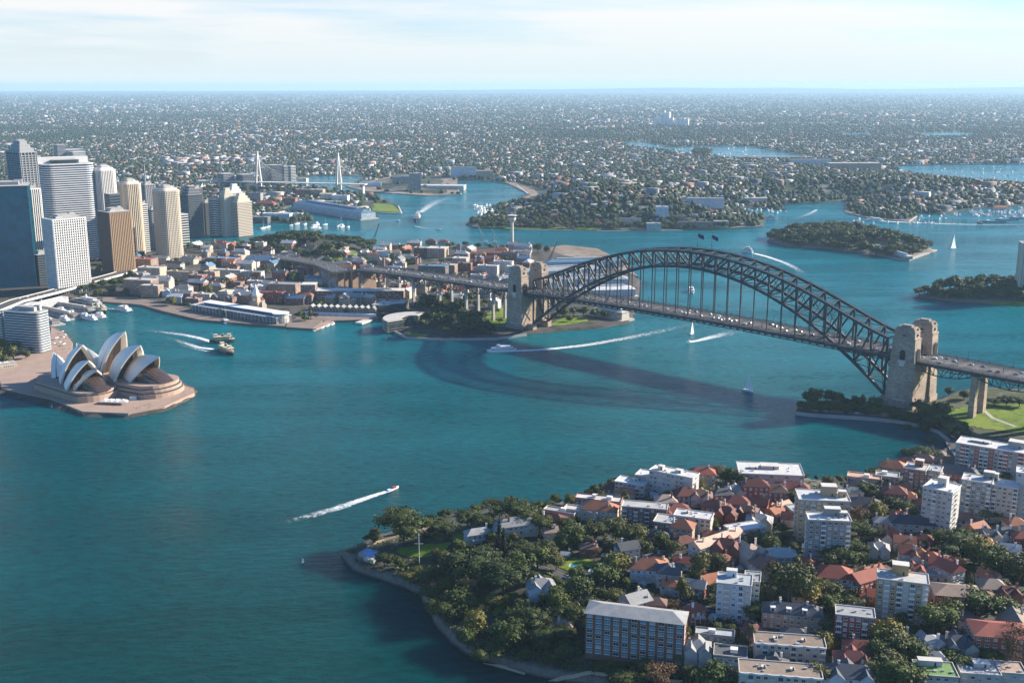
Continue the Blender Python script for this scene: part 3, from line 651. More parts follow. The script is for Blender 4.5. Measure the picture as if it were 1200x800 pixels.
def shell(ax_, y0, yaw, apex, back, foot, name='shell', RR=75.0, mouth=True):
    """apex=(x,z); back=(x,z) where the ridge meets the podium; foot=(x,y,z) for both sides; mouth opens to +x when apex.x > back.x"""
    A = np.array([apex[0], 0, apex[1]], float); B = np.array([back[0], 0, back[1]], float); m = MB(); n1, n2 = 14, 12
    cy, sy = math.cos(yaw), math.sin(yaw); tr = lambda p: (ax_+p[0]*cy-p[1]*sy, y0+p[0]*sy+p[1]*cy, p[2])
    edges = []
    for sg in (1, -1):
        F = np.array([foot[0], sg*foot[1], foot[2]], float)
        a = B-F; b = A-F; cr = np.cross(a, b); cc = F+np.cross((a@a)*b-(b@b)*a, cr)/(2*(cr@cr)); rad = np.linalg.norm(cc-F)
        nrm = cr/np.linalg.norm(cr); h = math.sqrt(max(RR*RR-rad*rad, 0)); c1, c2 = cc+nrm*h, cc-nrm*h
        Cc = c1 if (c1[1]*sg < c2[1]*sg) else c2
        rc = math.sqrt(RR*RR-Cc[1]**2)                       # ridge circle in the plane y = 0
        tA = math.atan2(A[2]-Cc[2], A[0]-Cc[0]); tB = math.atan2(B[2]-Cc[2], B[0]-Cc[0])
        if tB-tA > math.pi: tB -= 2*math.pi
        if tA-tB > math.pi: tA -= 2*math.pi
        outer = []; inner = []
        for i in range(n1+1):
            t = tB+(tA-tB)*i/n1; rp = np.array([Cc[0]+rc*math.cos(t), 0, Cc[2]+rc*math.sin(t)]); ro = []; ri = []
            for j in range(n2+1):
                q = F+(rp-F)*(j/n2); d = q-Cc; d /= np.linalg.norm(d); th = 2.1-1.0*(j/n2)
                ro.append(tr(Cc+RR*d)); ri.append(tr(Cc+(RR-th)*d))
            outer.append(ro); inner.append(ri)
        m.hull(outer, TILE, closed=False); m.hull(inner, RIB, closed=False)
        m.hull([[outer[-1][j], inner[-1][j]] for j in range(n2+1)], RIB, closed=False); m.hull([[outer[0][j], inner[0][j]] for j in range(n2+1)], RIB, closed=False)
        edges.append((outer[-1], inner[-1]))
    o = m.build(name, OPH); 
    me = o.data; ns = n1*n2
    sm_ = [True]*(len(me.polygons)); me.polygons.foreach_set('use_smooth', [p.area > 0 and len(p.vertices) == 4 for p in me.polygons])
    # edge beam along the mouth and the mullions/glass hung inside it
    q = MB()
    for ou, inn in edges:
        for j in range(n2): q.bar(ou[j], ou[j+1], 0.5, WHITE, 0.5)
    q.build('shell_rim', o)
    if mouth:
        g = MB(); e1 = edges[0][1]; e2 = edges[1][1]; dx = -7 if apex[0] > back[0] else 7
        off = lambda p, k: (p[0]+dx*cy*k, p[1]+dx*sy*k, p[2]-0.3)
        g.hull([[off(e1[j], 1), off(e2[j], 1)] for j in range(n2+1)], BGLASS, closed=False)
        for k in range(1, 5):
            f = k/5
            for j in range(n2-2):
                lerp = lambda p, r: tuple(p[i]*(1-f)+r[i]*f for i in range(3))
                g.bar(off(lerp(e1[j], e2[j]), 0.9), off(lerp(e1[j+1], e2[j+1]), 0.9), 0.25, FRAMEB)
        g.build('glass_wall', o)
    return edges
# apex positions read from the photograph at their real heights
c1 = w2o(P(147,388,66)); c2 = w2o(P(164.5,404.5,55)); c3 = w2o(P(186.5,417.8,44))
m1 = w2o(P(97,404,55)); m2_ = w2o(P(104,422.3,44)); m3 = w2o(P(113.5,433.5,34.5))
def hall(aps, zs, k, yaw_extra, feetz, W_, L_):
    yaw = math.atan2(aps[2][1]-aps[0][1], aps[2][0]-aps[0][0])
    for i, (a, z) in enumerate(zip(aps, zs)):
        shell(a[0], a[1], yaw, (0, z), (-L_[i], feetz[i]+6), (-L_[i]*0.45, W_[i], feetz[i]), mouth=True)
    return yaw
yc = R(8)
print('OPERA', c1, c2, c3, m1, m2_, m3, math.degrees(yc))
shell(c1[0], c1[1], yc, (0, 66), (-50, 18), (-24, 17, 17), RR=82)
shell(c2[0], c2[1], yc, (0, 55), (-50, 22), (-20, 21.5, 17), RR=71)
shell(c3[0], c3[1], yc, (0, 44), (-58, 18), (-25, 20, 17), RR=72)
shell(c1[0]-52, c1[1]-52*math.sin(yc), yc, (-26, 44), (18, 22), (-2, 19, 16))
ym = R(-2)
shell(m1[0], m1[1], ym, (0, 55), (-46, 17), (-12, 23, 14), RR=78)
shell(m2_[0], m2_[1], ym, (0, 44), (-46, 16), (-12, 22, 14), RR=72)
shell(m3[0], m3[1], ym, (0, 34.5), (-44, 14.5), (-15, 20, 14), RR=75)
shell(m1[0]-42, m1[1]-42*math.sin(ym), ym, (-20, 37), (14, 18), (-1, 15, 14))
# restaurant shells at the south-west
shell(c1[0]-92, c1[1]+6, yc, (0, 28), (-22, 14), (-10, 10, 11)); shell(c1[0]-104, c1[1]+6, yc, (-12, 22), (10, 13), (0, 9, 11))
# podium: broadwalk, two stepped foyer drums, monumental stairs
pod = MB(); OUT = [w2o(P(u, v, 4)) for u, v in [(2,455),(60,467),(97,482),(150,484),(193,476),(228,460),(227,455),(214,451),(190,440),(150,432),(100,420),(84,412),(60,418),(20,435),(0,446)]]
pod.prism(OUT, -2, 4.0, PODM, top=PODT); pod.build('broadwalk', OPH)
def drum(xc, yc_, yaw, x0, x1, hw, z0, z1, r, mat=PODM):
    cy, sy = math.cos(yaw), math.sin(yaw); pts = [(x0, -hw), (x1, -hw)]
    for i in range(1, 12):
        a = -math.pi/2+math.pi*i/12; pts.append((x1+r*math.cos(a), hw*math.sin(a)))
    pts += [(x1, hw), (x0, hw)]; return [(xc+a*cy-b*sy, yc_+a*sy+b*cy) for a, b in pts]
for nm_, cc_, yaw, hw, xs, lv, rr in (('concert_podium', c3, yc, 29, (-110, -2), (4, 8.5, 9.6, 12.6, 13.7, 17), 20), ('theatre_podium', m3, ym, 25, (-85, -4), (4, 10.4, 11.2, 14), 16)):
    p = MB(); q = MB(); k = 0
    for i in range(0, len(lv)-1):
        sh = k*2.3 
        if i % 2 == 0: p.prism(drum(cc_[0], cc_[1], yaw, xs[0], xs[1]-sh, hw-sh*0.5, 0, 0, rr), lv[i], lv[i+1], PODM, top=PODT)
        else: q.prism(drum(cc_[0], cc_[1], yaw, xs[0], xs[1]-sh-0.9, hw-sh*0.5-0.9, 0, 0, rr), lv[i]-0.02, lv[i+1]+0.02, GLASS_D); k += 1
    o = p.build(nm_, OPH); q.build('window_band', o)
p = MB(); p.prism([(c1[0]-95, m1[1]-12), (c1[0]-95, c1[1]+20), (c1[0]-20, c1[1]+20), (c1[0]-10, m1[1]-12)], 4, 11.5, PODM, top=PODT); p.build('side_podium', OPH)
p = MB()
for i in range(10): p.box((c1[0]-97-1.6*i, (c1[1]+m1[1])/2+3, 4), (1.6, 62, 6.8-0.65*i), PODT)
p.build('entry_steps', OPH)
# glazed noses under the front shells
for cc_, yaw, w_, z0 in ((c3, yc, 13, 16.4), (m3, ym, 12, 14)):
    p = MB(); n = 10; cy, sy = math.cos(yaw), math.sin(yaw); secs = []
    for k, (x, ww, z) in enumerate(((-22, 1.15, 13), (-10, 1.1, 13.5), (0, 1.0, 7.5), (9, 0.75, 2.2), (12, 0.6, 0))):
        secs.append([(cc_[0]+(x)*cy-(w_*ww*math.cos(math.pi*i/n))*sy, cc_[1]+x*sy+(w_*ww*math.cos(math.pi*i/n))*cy, z0+z*math.sin(math.pi*i/n)**0.6) for i in range(n+1)])
    p.hull(secs, BGLASS, closed=False)
    for s_ in range(len(secs)-1):
        for i in range(0, n+1): p.bar(secs[s_][i], secs[s_+1][i], 0.3, FRAMEB)
    p.build('foyer_glass', OPH)
anchor(oo+Vector((0, 0, 30)), 'the opera house')
# marquee, kiosks and strollers' shade on the broadwalk
def marquee(u, v, w_, d_, rz, lab):
    g = P(u, v, 4); t = thing('marquee', g, rz, lab, 'marquee'); m = MB(); n = max(1, int(w_/6))
    for i in range(n):
        x0 = -w_/2+i*w_/n; x1 = x0+w_/n; xm = (x0+x1)/2; r = [(x0, -d_/2, 3), (x1, -d_/2, 3), (x1, d_/2, 3), (x0, d_/2, 3), (xm, 0, 5.2)]
        m.raw(r, [(0, 1, 4), (1, 2, 4), (2, 3, 4), (3, 0, 4)], WHITE)
    m.build('canopy', t)
    for a in (-1, 1):
        for b in (-1, 1): q = MB(); q.cyl((a*w_/2, b*d_/2, 0), 0.15, 3, METAL_L, 6); q.build('post', t)
marquee(133.5, 472.5, 26, 10, OA+0.5, 'long white marquee on the broadwalk before the opera house'); marquee(145, 473.5, 9, 7, OA+0.7, 'small white marquee at the right end of the long one')
m = MB(); g = P(156, 468, 4); m.box((0, 0, 0), (7, 3, 3.4), WHITE); m.box((0, 0, 3.4), (6.6, 2.7, 0.3), CONC_L)
o = m.build('delivery_van'); place(o, g.x, g.y, 4, 0.3); tag(o, 'white box truck parked beside the opera house foyer drum', 'truck')
# ------------------------------------------------------------------ buildings
RC = dict(terracotta=(0.33,0.13,0.07), redtile=(0.26,0.075,0.05), darkred=(0.15,0.05,0.04), slate=(0.075,0.08,0.09), slatelight=(0.26,0.26,0.255), greytin=(0.34,0.36,0.37),
          concrete=(0.42,0.40,0.37), white=(0.52,0.51,0.485), brown=(0.17,0.10,0.075), tan=(0.38,0.28,0.21), darkgrey=(0.10,0.10,0.10), bluetin=(0.10,0.19,0.27), pinktan=(0.50,0.33,0.24), gravel=(0.22,0.17,0.13), green=(0.16,0.26,0.09), copper=(0.2,0.3,0.26))
WC = dict(white=(0.49,0.465,0.42), cream=(0.55,0.48,0.37), brick=(0.24,0.115,0.075), redbrick=(0.28,0.085,0.055), tan=(0.42,0.30,0.19), grey=(0.27,0.265,0.25), pink=(0.55,0.40,0.33), dark=(0.10,0.09,0.085), sand=(0.46,0.36,0.25), yellow=(0.46,0.29,0.13), bluewhite=(0.50,0.58,0.62), brownstone=(0.28,0.19,0.13))
RN = dict(terracotta='orange tiled', redtile='red tiled', darkred='dark red tiled', slate='dark slate', slatelight='pale grey', greytin='grey metal', concrete='pale concrete', white='white', brown='brown tiled', tan='tan tiled', darkgrey='charcoal', bluetin='blue metal', pinktan='pinkish', gravel='brown gravel', green='green planted', copper='grey-green')
WN = dict(white='white', cream='cream', brick='brown brick', redbrick='red brick', tan='tan brick', grey='grey', pink='pink', dark='dark', sand='sandstone', yellow='yellow brick', bluewhite='pale blue', brownstone='brown stone')
def rmat(k, flat=False): return plain('roof_flat_'+k, RC[k], 0.85, var=0.22, scale=0.25, objvar=0.12) if flat else tiled('roof_'+k, RC[k])
def wmat(k): return plain('wall_'+k, WC[k], 0.85, var=0.14, scale=0.2, objvar=0.14)
def fmat(k, dense=False): return facade('facade_'+k+('_d' if dense else ''), WC[k], pu=3.0 if not dense else 2.4, pv=3.2, fu=0.42 if not dense else 0.6, fv=0.5)
OCC = []   # footprints kept clear of trees: x, y, angle, half w, half d
def occ(x, y, a, w, d): OCC.append((x, y, a, w/2, d/2))
def free(x, y, r):
    for ox, oy, a, hw, hd in OCC:
        dx, dy = x-ox, y-oy
        if dx*dx+dy*dy > (hw+hd+r)**2*1.2: continue
        c, s = math.cos(-a), math.sin(-a); lx, ly = abs(dx*c-dy*s), abs(dx*s+dy*c)
        if lx < hw+r and ly < hd+r: return False
    return True
WIN = {}
def window_mesh(w_, h_, fr, gl, sill=True):
    k = (w_, h_, fr.name, gl.name)
    if k not in WIN:
        m = MB(); m.box((0, -0.02, -h_/2), (w_, 0.10, h_), gl); t = 0.12
        for s in (-1, 1): m.box((s*(w_/2+t/2), -0.05, -h_/2-t), (t, 0.2, h_+2*t), fr); m.box((0, -0.05, s*(h_/2+t/2)-t/2), (w_, 0.2, t), fr)
        m.box((0, -0.08, -h_/2), (t*0.8, 0.1, h_), fr)
        if sill: m.box((0, -0.12, -h_/2-t-0.16), (w_+0.5, 0.34, 0.16), fr)
        o = m.build('window'); WIN[k] = o.data; bpy.data.objects.remove(o)
    return WIN[k]
def put(mesh, name, parent, loc, rz=0.0):
    o = bpy.data.objects.new(name, mesh); C.objects.link(o); o.parent = parent; o.location = loc; o.rotation_euler = (0, 0, rz); return o
GL = [glassm('pane_dark', (0.03, 0.045, 0.055)), glassm('pane_blue', (0.14, 0.29, 0.37)), plain('pane_blind', (0.48, 0.46, 0.40), 0.6)]
def faces(w_, d_, rz, loc):
    """the sides of a w x d box that look towards the camera position: (centre, outward rotation, length)"""
    out_ = []
    for a, L_, dd in ((0, w_, d_/2), (math.pi/2, d_, w_/2), (math.pi, w_, d_/2), (-math.pi/2, d_, w_/2)):
        n = (math.sin(a), -math.cos(a)); c, s = math.cos(rz), math.sin(rz); wx = n[0]*c-n[1]*s; wy = n[0]*s+n[1]*c
        if wx*(-loc[0])+wy*(-loc[1]) > 0.12*math.hypot(loc[0], loc[1]): out_.append((n[0]*dd, n[1]*dd, a, L_))
    return out_
def roof_mesh(kind, w_, d_, h, rm, ov=0.5, pitch=0.5, wing=0.0):
    m = MB(); W_, D_ = w_+2*ov, d_+2*ov; e = 0.25
    if kind in ('hip', 'gable', 'cross'):
        sw = D_ > W_; a, b = (D_, W_) if sw else (W_, D_); rh = b/2*pitch*1.15; k = a/2-(b/2*0.95 if kind != 'gable' else 0)
        pts = [(-a/2, -b/2, h), (a/2, -b/2, h), (a/2, b/2, h), (-a/2, b/2, h), (-k, 0, h+rh), (k, 0, h+rh), (-a/2, -b/2, h-e), (a/2, -b/2, h-e), (a/2, b/2, h-e), (-a/2, b/2, h-e)]
        if sw: pts = [(-y, x, z) for x, y, z in pts]
        m.raw(pts, [(0, 1, 5, 4), (1, 2, 5), (2, 3, 4, 5), (3, 0, 4), (6, 7, 1, 0), (7, 8, 2, 1), (8, 9, 3, 2), (9, 6, 0, 3), (9, 8, 7, 6)], rm)
        if kind == 'cross':
            q = min(a, b)*0.27; o_ = b/2+1.6; hh = rh*0.78
            for sx_ in ((-a*0.25, -1), (a*0.27, -1), (a*0.0, 1)):
                x0, sg = sx_; P_ = [(x0-q, sg*o_, h), (x0+q, sg*o_, h), (x0+q, 0, h), (x0-q, 0, h), (x0, sg*o_, h+hh), (x0, 0, h+hh)]
                if sw: P_ = [(-y, x, z) for x, y, z in P_]
                m.raw(P_, [(0, 3, 5, 4), (1, 4, 5, 2)], rm)
        return m, rh
    # flat: slab with parapet
    m.box((0, 0, h-0.3), (w_+0.3, d_+0.3, 0.5), rm); t = 0.35
    return m, 0.2
def house(loc, w_, d_, h, rz, roof, wall, rc, rng_, chim=1, detail=True, cat='house', name='house', floors=None, pitch=0.55):
    t = thing(name, loc, rz); wm_ = wmat(wall) if detail else fmat(wall); m = MB(); m.box((0, 0, -5), (w_, d_, h+5), wm_)
    flat = roof == 'flat'; rm = rmat(rc, flat); r, rh = roof_mesh(roof, w_, d_, h+0.01, rm, 0.6 if not flat else 0, pitch)
    if roof == 'gable':
        sw = d_ > w_; a, b = (d_, w_) if sw else (w_, d_)
        for s in (-1, 1):
            p = [(s*a/2, -b/2, h), (s*a/2, b/2, h), (s*a/2, 0, h+rh*b/(b+1.2))]
            if sw: p = [(-y, x, z) for x, y, z in p]
            m.raw(p, [(0, 1, 2) if s > 0 else (0, 2, 1)], wm_)
    if roof == 'cross':
        sw = d_ > w_; a, b = (d_, w_) if sw else (w_, d_); q = min(a+1.2, b+1.2)*0.27*0.93; o_ = b/2+1.5
        for x0, sg in ((-(a+1.2)*0.25, -1), ((a+1.2)*0.27, -1), (0, 1)):
            P_ = [(x0-q, sg*o_, -5), (x0+q, sg*o_, -5), (x0+q, sg*o_, h), (x0-q, sg*o_, h), (x0, sg*o_, h+rh*0.72), (x0-q, 0, -5), (x0+q, 0, -5), (x0+q, 0, h), (x0-q, 0, h)]
            if sw: P_ = [(-y, x, z) for x, y, z in P_]
            m.raw(P_, [(0, 1, 2, 4, 3), (1, 6, 7, 2), (5, 0, 3, 8)] if sg < 0 else [(3, 4, 2, 1, 0), (2, 7, 6, 1), (8, 3, 0, 5)], wm_)
    m.build('wall', t)
    ro = r.build('roof', t)
    if flat:
        q = MB(); k = 0.3
        for s in (-1, 1): q.box((0, s*(d_/2-k/2+0.16), h+0.2), (w_+0.32, k, 0.8), wm_); q.box((s*(w_/2-k/2+0.16), 0, h+0.2), (k, d_-0.3, 0.8), wm_)
        q.build('parapet', ro)
        q = MB(); q.box((w_*rng_.uniform(-.25, .25), d_*rng_.uniform(-.15, .15), h+0.2), (min(4, w_*.3), min(3.5, d_*.3), 2.2), WHITE_OV if detail else wm_); q.build('roof_plant', ro)
    else:
        for k in range(chim):
            q = MB(); x = w_*rng_.choice((-.36, -.2, .25, .38)); y = d_*rng_.choice((-.2, .0, .2)); cm = rng_.choice((WHITE_OV, wmat('brick'), wmat('cream')))
            q.box((x, y, h-0.5), (1.1, 0.9, rh+1.9), cm); q.box((x, y, h+rh+1.4), (1.35, 1.15, 0.25), cm)
            for dx in (-.25, .25): q.cyl((x+dx, y, h+rh+1.65), 0.16, 0.6, wmat('redbrick'), 6)
            q.build('chimney', ro)
    if detail:
        fl = floors or max(1, int(h/3.1))
        for fx, fy, a, L_ in faces(w_, d_, rz, loc):
            n = max(1, int(L_/3.6)); 
            if roof == 'cross' and L_ == max(w_, d_): n = max(1, n//2)
            for f in range(fl):
                for i in range(n):
                    if f == 0 and i == n//2: continue
                    u = (i+0.5)/n*L_-L_/2; c, s = math.cos(a), math.sin(a)
                    me = window_mesh(1.3 if rng_.random() < .7 else 1.9, 1.6, WHITE, rng_.choice((GL[0], GL[0], GL[1], GL[2])))
                    put(me, 'window', t, (fx+u*c, fy+u*s, h-1.7-3.1*(fl-1-f)), a)
            q = MB(); c, s = math.cos(a), math.sin(a); u = ((n//2)+0.5)/n*L_-L_/2
            q.box((fx+u*c+0.03*math.sin(a), fy+u*s-0.03*math.cos(a), max(0, h-3.1*fl-0.1)), (1.1, 0.16, 2.1), wmat(rng_.choice(('dark', 'white', 'redbrick'))), rot=a); q.build('door', t)
            if L_ >= 9 and rng_.random() < 0.45 and roof != 'cross':
                q = MB(); vw = L_*0.62
                q.hull([[(fx+(x*c)+k*math.sin(a), fy+(x*s)-k*math.cos(a), z) for x in (-vw/2, vw/2)] for k, z in ((0.02, h-3.3*max(1, fl-1)+0.3), (2.4, h-3.3*max(1, fl-1)-0.3))], rmat('greytin'), closed=False)
                for x in (-vw/2, 0, vw/2): q.box((fx+x*c+2.3*math.sin(a), fy+x*s-2.3*math.cos(a), -2), (0.18, 0.18, h-3.3*max(1, fl-1)+1.7), WHITE)
                q.build('verandah', t)
    occ(loc[0], loc[1], rz, w_+1, d_+1)
    return t
def flats(loc, w_, d_, h, rz, floors, wall, rc, rng_, bay=3.6, ww=1.9, wh=1.5, balc=(), stripes=None, name='apartment_block', plant=((0.1, 0.1, 5, 4, 3.2),), roof='flat', blue=0.2, parapet=True):
    t = thing(name, loc, rz); m = MB(); m.box((0, 0, -6), (w_, d_, h+6), wmat(wall)); fh = h/floors
    if stripes:
        for fx, fy, a, L_ in faces(w_, d_, rz, loc):
            n = max(1, int(L_/bay)); c, s = math.cos(a), math.sin(a)
            for i in range(n):
                if i % 3 == 1: u = (i+0.5)/n*L_-L_/2; m.box((fx+u*c+0.06*math.sin(a), fy+u*s-0.06*math.cos(a), 0), (L_/n*0.98, 0.12, h), wmat(stripes), rot=a)
    m.build('wall', t)
    if roof == 'flat':
        r = MB(); r.box((0, 0, h), (w_+0.9, d_+0.9, 0.35), rmat(rc, True)); ro = r.build('roof', t)
        if parapet:
            q = MB()
            for s in (-1, 1): q.box((0, s*(d_/2+0.2), h+0.35), (w_+0.8, 0.35, 0.55), CONC_L); q.box((s*(w_/2+0.2), 0, h+0.35), (0.35, d_+0.0, 0.55), CONC_L)
            q.build('parapet', ro)
    else:
        r, rh = roof_mesh(roof, w_, d_, h+0.01, rmat(rc), 0.8, 0.32); ro = r.build('roof', t)
    for px_, py_, a, b, c in plant:
        q = MB(); q.box((px_*w_, py_*d_, h+0.3), (a, b, c), wmat(wall if a > 4 else 'cream')); q.box((px_*w_, py_*d_, h+0.3+c), (a+0.5, b+0.5, 0.25), CONC_L); q.box((px_*w_+a*.2, py_*d_-b/2-0.03, h+0.5), (0.9, 0.12, 2.0), DARKH)
        q.build('lift_house', ro)
    for _ in range(5):
        q = MB(); q.box((w_*rng_.uniform(-.42, .42), d_*rng_.uniform(-.35, .35), h+0.35), (rng_.uniform(.6, 2.2), rng_.uniform(.6, 1.6), rng_.uniform(.5, 1.3)), METAL_L)
        if roof == 'flat': q.build('roof_vent', ro)
    tot = 0
    for fx, fy, a, L_ in faces(w_, d_, rz, loc):
        n = max(1, int(L_/bay)); c, s = math.cos(a), math.sin(a)
        for i in range(n):
            u = (i+0.5)/n*L_-L_/2; isb = (i % 4 in balc) if balc and L_ > 9 else False
            for f in range(floors):
                z = h-fh*(floors-f)+fh*0.55
                if tot < 96:
                    me = window_mesh(ww if not isb else bay*0.62, wh if not isb else 2.0, WHITE, GL[1] if rng_.random() < blue else rng_.choice((GL[0], GL[0], GL[2])), not isb)
                    put(me, 'window', t, (fx+u*c, fy+u*s, z), a); tot += 1
            if isb:
                for f in range(floors):
                    b = MB(); z = h-fh*(floors-f); k = 0.75
                    b.box((fx+u*c+k*math.sin(a), fy+u*s-k*math.cos(a), z), (bay*0.95, 1.5, 0.2), CONC_L, rot=a)
                    b.box((fx+u*c+(2*k-.08)*math.sin(a), fy+u*s-(2*k-.08)*math.cos(a), z+0.2), (bay*0.95, 0.12, 0.95), WHITE_OV, rot=a)
                    b.build('balcony', t)
    occ(loc[0], loc[1], rz, w_+2, d_+2)
    return t
def at_roof(u, v, h, z0=None):
    g = G(u, v, h); return g
rf = random.Random(5)
GF = 'apartment blocks in the foreground suburb'; GH = 'houses in the foreground suburb'
#  u v w d h ang floors wall roof bay balc stripes plant extra label
AP = [
 (746,717,56,16,25,-15,8,'brick','slatelight',4.9,(),None,(),'hip','wide brown brick apartment block with pale blue blinds, nearest the camera'),
 (861,679,20,15,22,-14,6,'bluewhite','greytin',3.4,(1,3),'white',((-.1,.3,6,4,4),),'flat','pale blue and white striped apartment block with grey roof box, behind the slate mansion'),
 (882,676,9,14,21,-14,6,'cream','slatelight',3,(1,),None,(),'flat','narrow cream balcony wing joined to the pale blue striped block'),
 (1058,676,28,14,26,-17,8,'yellow','concrete',3.5,(1,3),'white',((-.05,.35,9,6,6),),'flat','tall yellow brick apartment block with white balcony strips and tank room'),
 (1002,717,21,12,17,-14,5,'redbrick','slatelight',3.4,(0,),None,(),'flat','small red brick walk-up with ribbed pale roof'),
 (971,606,27,13,30,-7,9,'grey','white',3.4,(2,),None,((.1,.3,10,5,5),(.35,.2,5,4,3)),'flat','front one of the twin grey balcony towers, white flat roof'),
 (964,581,34,20,30,-7,9,'tan','white',3.5,(2,),None,((.12,.1,10,7,7),(.38,0,5,4,4)),'flat','rear tan tower just behind the front grey balcony tower'),
 (1104,570,20,19,34,-38,10,'white','white',3.3,(2,),None,((.0,.1,6,6,6),),'flat','square white ten-storey tower with cube on its roof'),
 (1146,561,20,15,30,-28,9,'grey','white',3.3,(1,),None,((.35,.3,7,5,5),),'flat','left half of the long pale slab block beside the square white tower'),
 (1173,566,24,15,28,-28,9,'cream','white',3.3,(2,),None,((-.2,.3,5,4,5),),'flat','right half of the long pale slab block, one step nearer'),
 (1165,522,54,20,26,-33,8,'grey','white',3.4,(1,2),'redbrick',((.3,.25,12,8,5),(-.2,.1,14,5,1.5)),'flat','large red and white apartment block with gleaming white roof by the park'),
 (1074,547,16,15,20,-30,6,'brick','concrete',3.4,(1,),None,((.1,.2,6,5,5),),'flat','brick block stepped beside the pink flats, roof box on top'),
 (1093,549,13,13,19,-30,6,'sand','greytin',3.4,(1,),None,(),'flat','sandy block with grey metal roof left of the dark hipped hall'),
 (902,551,50,28,13,-7,4,'pink','white',3.6,(),None,((.0,.1,14,8,2.5),(-.25,0,6,5,1.6)),'flat','broad pinkish waterfront block with open white roof terrace'),
 (790,553,36,13,18,-32,5,'white','white',3.3,(),None,((-.3,0,4,4,3),(.1,.1,5,4,2)),'flat','bright white castle-like block with turreted roof at the water'),
 (741,564,24,14,12,-25,4,'cream','white',3.4,(1,),None,((.1,.1,4,3,2),),'flat','cream balcony flats on the waterfront left of the white castle-like block'),
 (762,556,20,14,14,-25,4,'sand','white',3.4,(),None,(),'flat','sandy waterfront flats with a plain white slab roof'),
 (756,592,32,12,13,-12,4,'redbrick','concrete',3.6,(0,2),None,(),'flat','red brick flats with white balconies on the slope above the fig tree'),
 (925,750,38,13,10,-9,3,'cream','gravel',3.8,(1,),None,((-.2,0,2,2,1),(.2,0,2,2,1)),'flat','upper cream block with scalloped white parapet and brown gravel roof'),
 (914,784,42,14,11,-9,3,'cream','gravel',3.8,(1,),None,((-.2,0,2,2,1),(.15,0,2,2,1)),'flat','lower cream block with scalloped white parapet at the bottom edge'),
 (873,617,26,12,9,20,3,'white','white',3.6,(),None,(),'flat','white flat-roofed wing at the right end of the long pink-roofed building'),
 (785,609,20,15,11,-20,3,'brick','concrete',3.6,(),None,(),'flat','brown brick flats with ribbed grey roof beside orange hipped house'),
 (813,603,26,13,12,-20,4,'cream','white',3.6,(),None,((-.2,.1,3,3,1.2),),'flat','cream flats with white-edged roof behind the orange hipped house'),
 (1096,784,20,15,9,-8,3,'white','green',3.8,(),None,((-.1,.3,12,4,3),),'flat','white villa with bright green roof lawn at the bottom edge'),
 (1146,783,20,13,8,-8,2,'white','concrete',3.8,(),None,((.1,.2,8,5,2.5),),'flat','white flat-roofed villa in the bottom right corner'),
 (1176,782,20,12,8,-8,2,'white','tan',3.8,(),None,(),'flat','white-walled brown roof terrace at the bottom right corner'),
 (1120,691,26,17,12,-10,4,'brick','tan',3.8,(1,),None,(),'hip','tan-roofed brown brick flats right of the tall yellow block'),
 (1172,737,30,19,15,-10,4,'redbrick','redtile',3.8,(),None,(),'hip','red-roofed dark brick flats near the right edge beside bare tree'),
 (1204,552,14,14,36,-25,10,'white','white',3.6,(),None,(),'flat','narrow white tower cut by the right edge of the picture'),
]
for (u, v, w_, d_, h, a, fl, wl, rc, bay, balc, st, plant, rtype, lab) in AP:
    g = at_roof(u, v, h); t = flats(g, w_, d_, h, R(a), fl, wl, rc, rf, bay=bay, ww=3.0 if u == 746 else 1.9, wh=1.7 if u == 746 else 1.5, balc=balc, stripes=st, plant=plant, roof=rtype, blue=0.62 if u == 746 else (0.4 if wl == 'bluewhite' else 0.15))
    tag(t, lab, 'apartment block', GF); anchor(g+Vector((0, 0, h)), 'the '+lab.split(',')[0].split(' with ')[0].split(' cut ')[0])
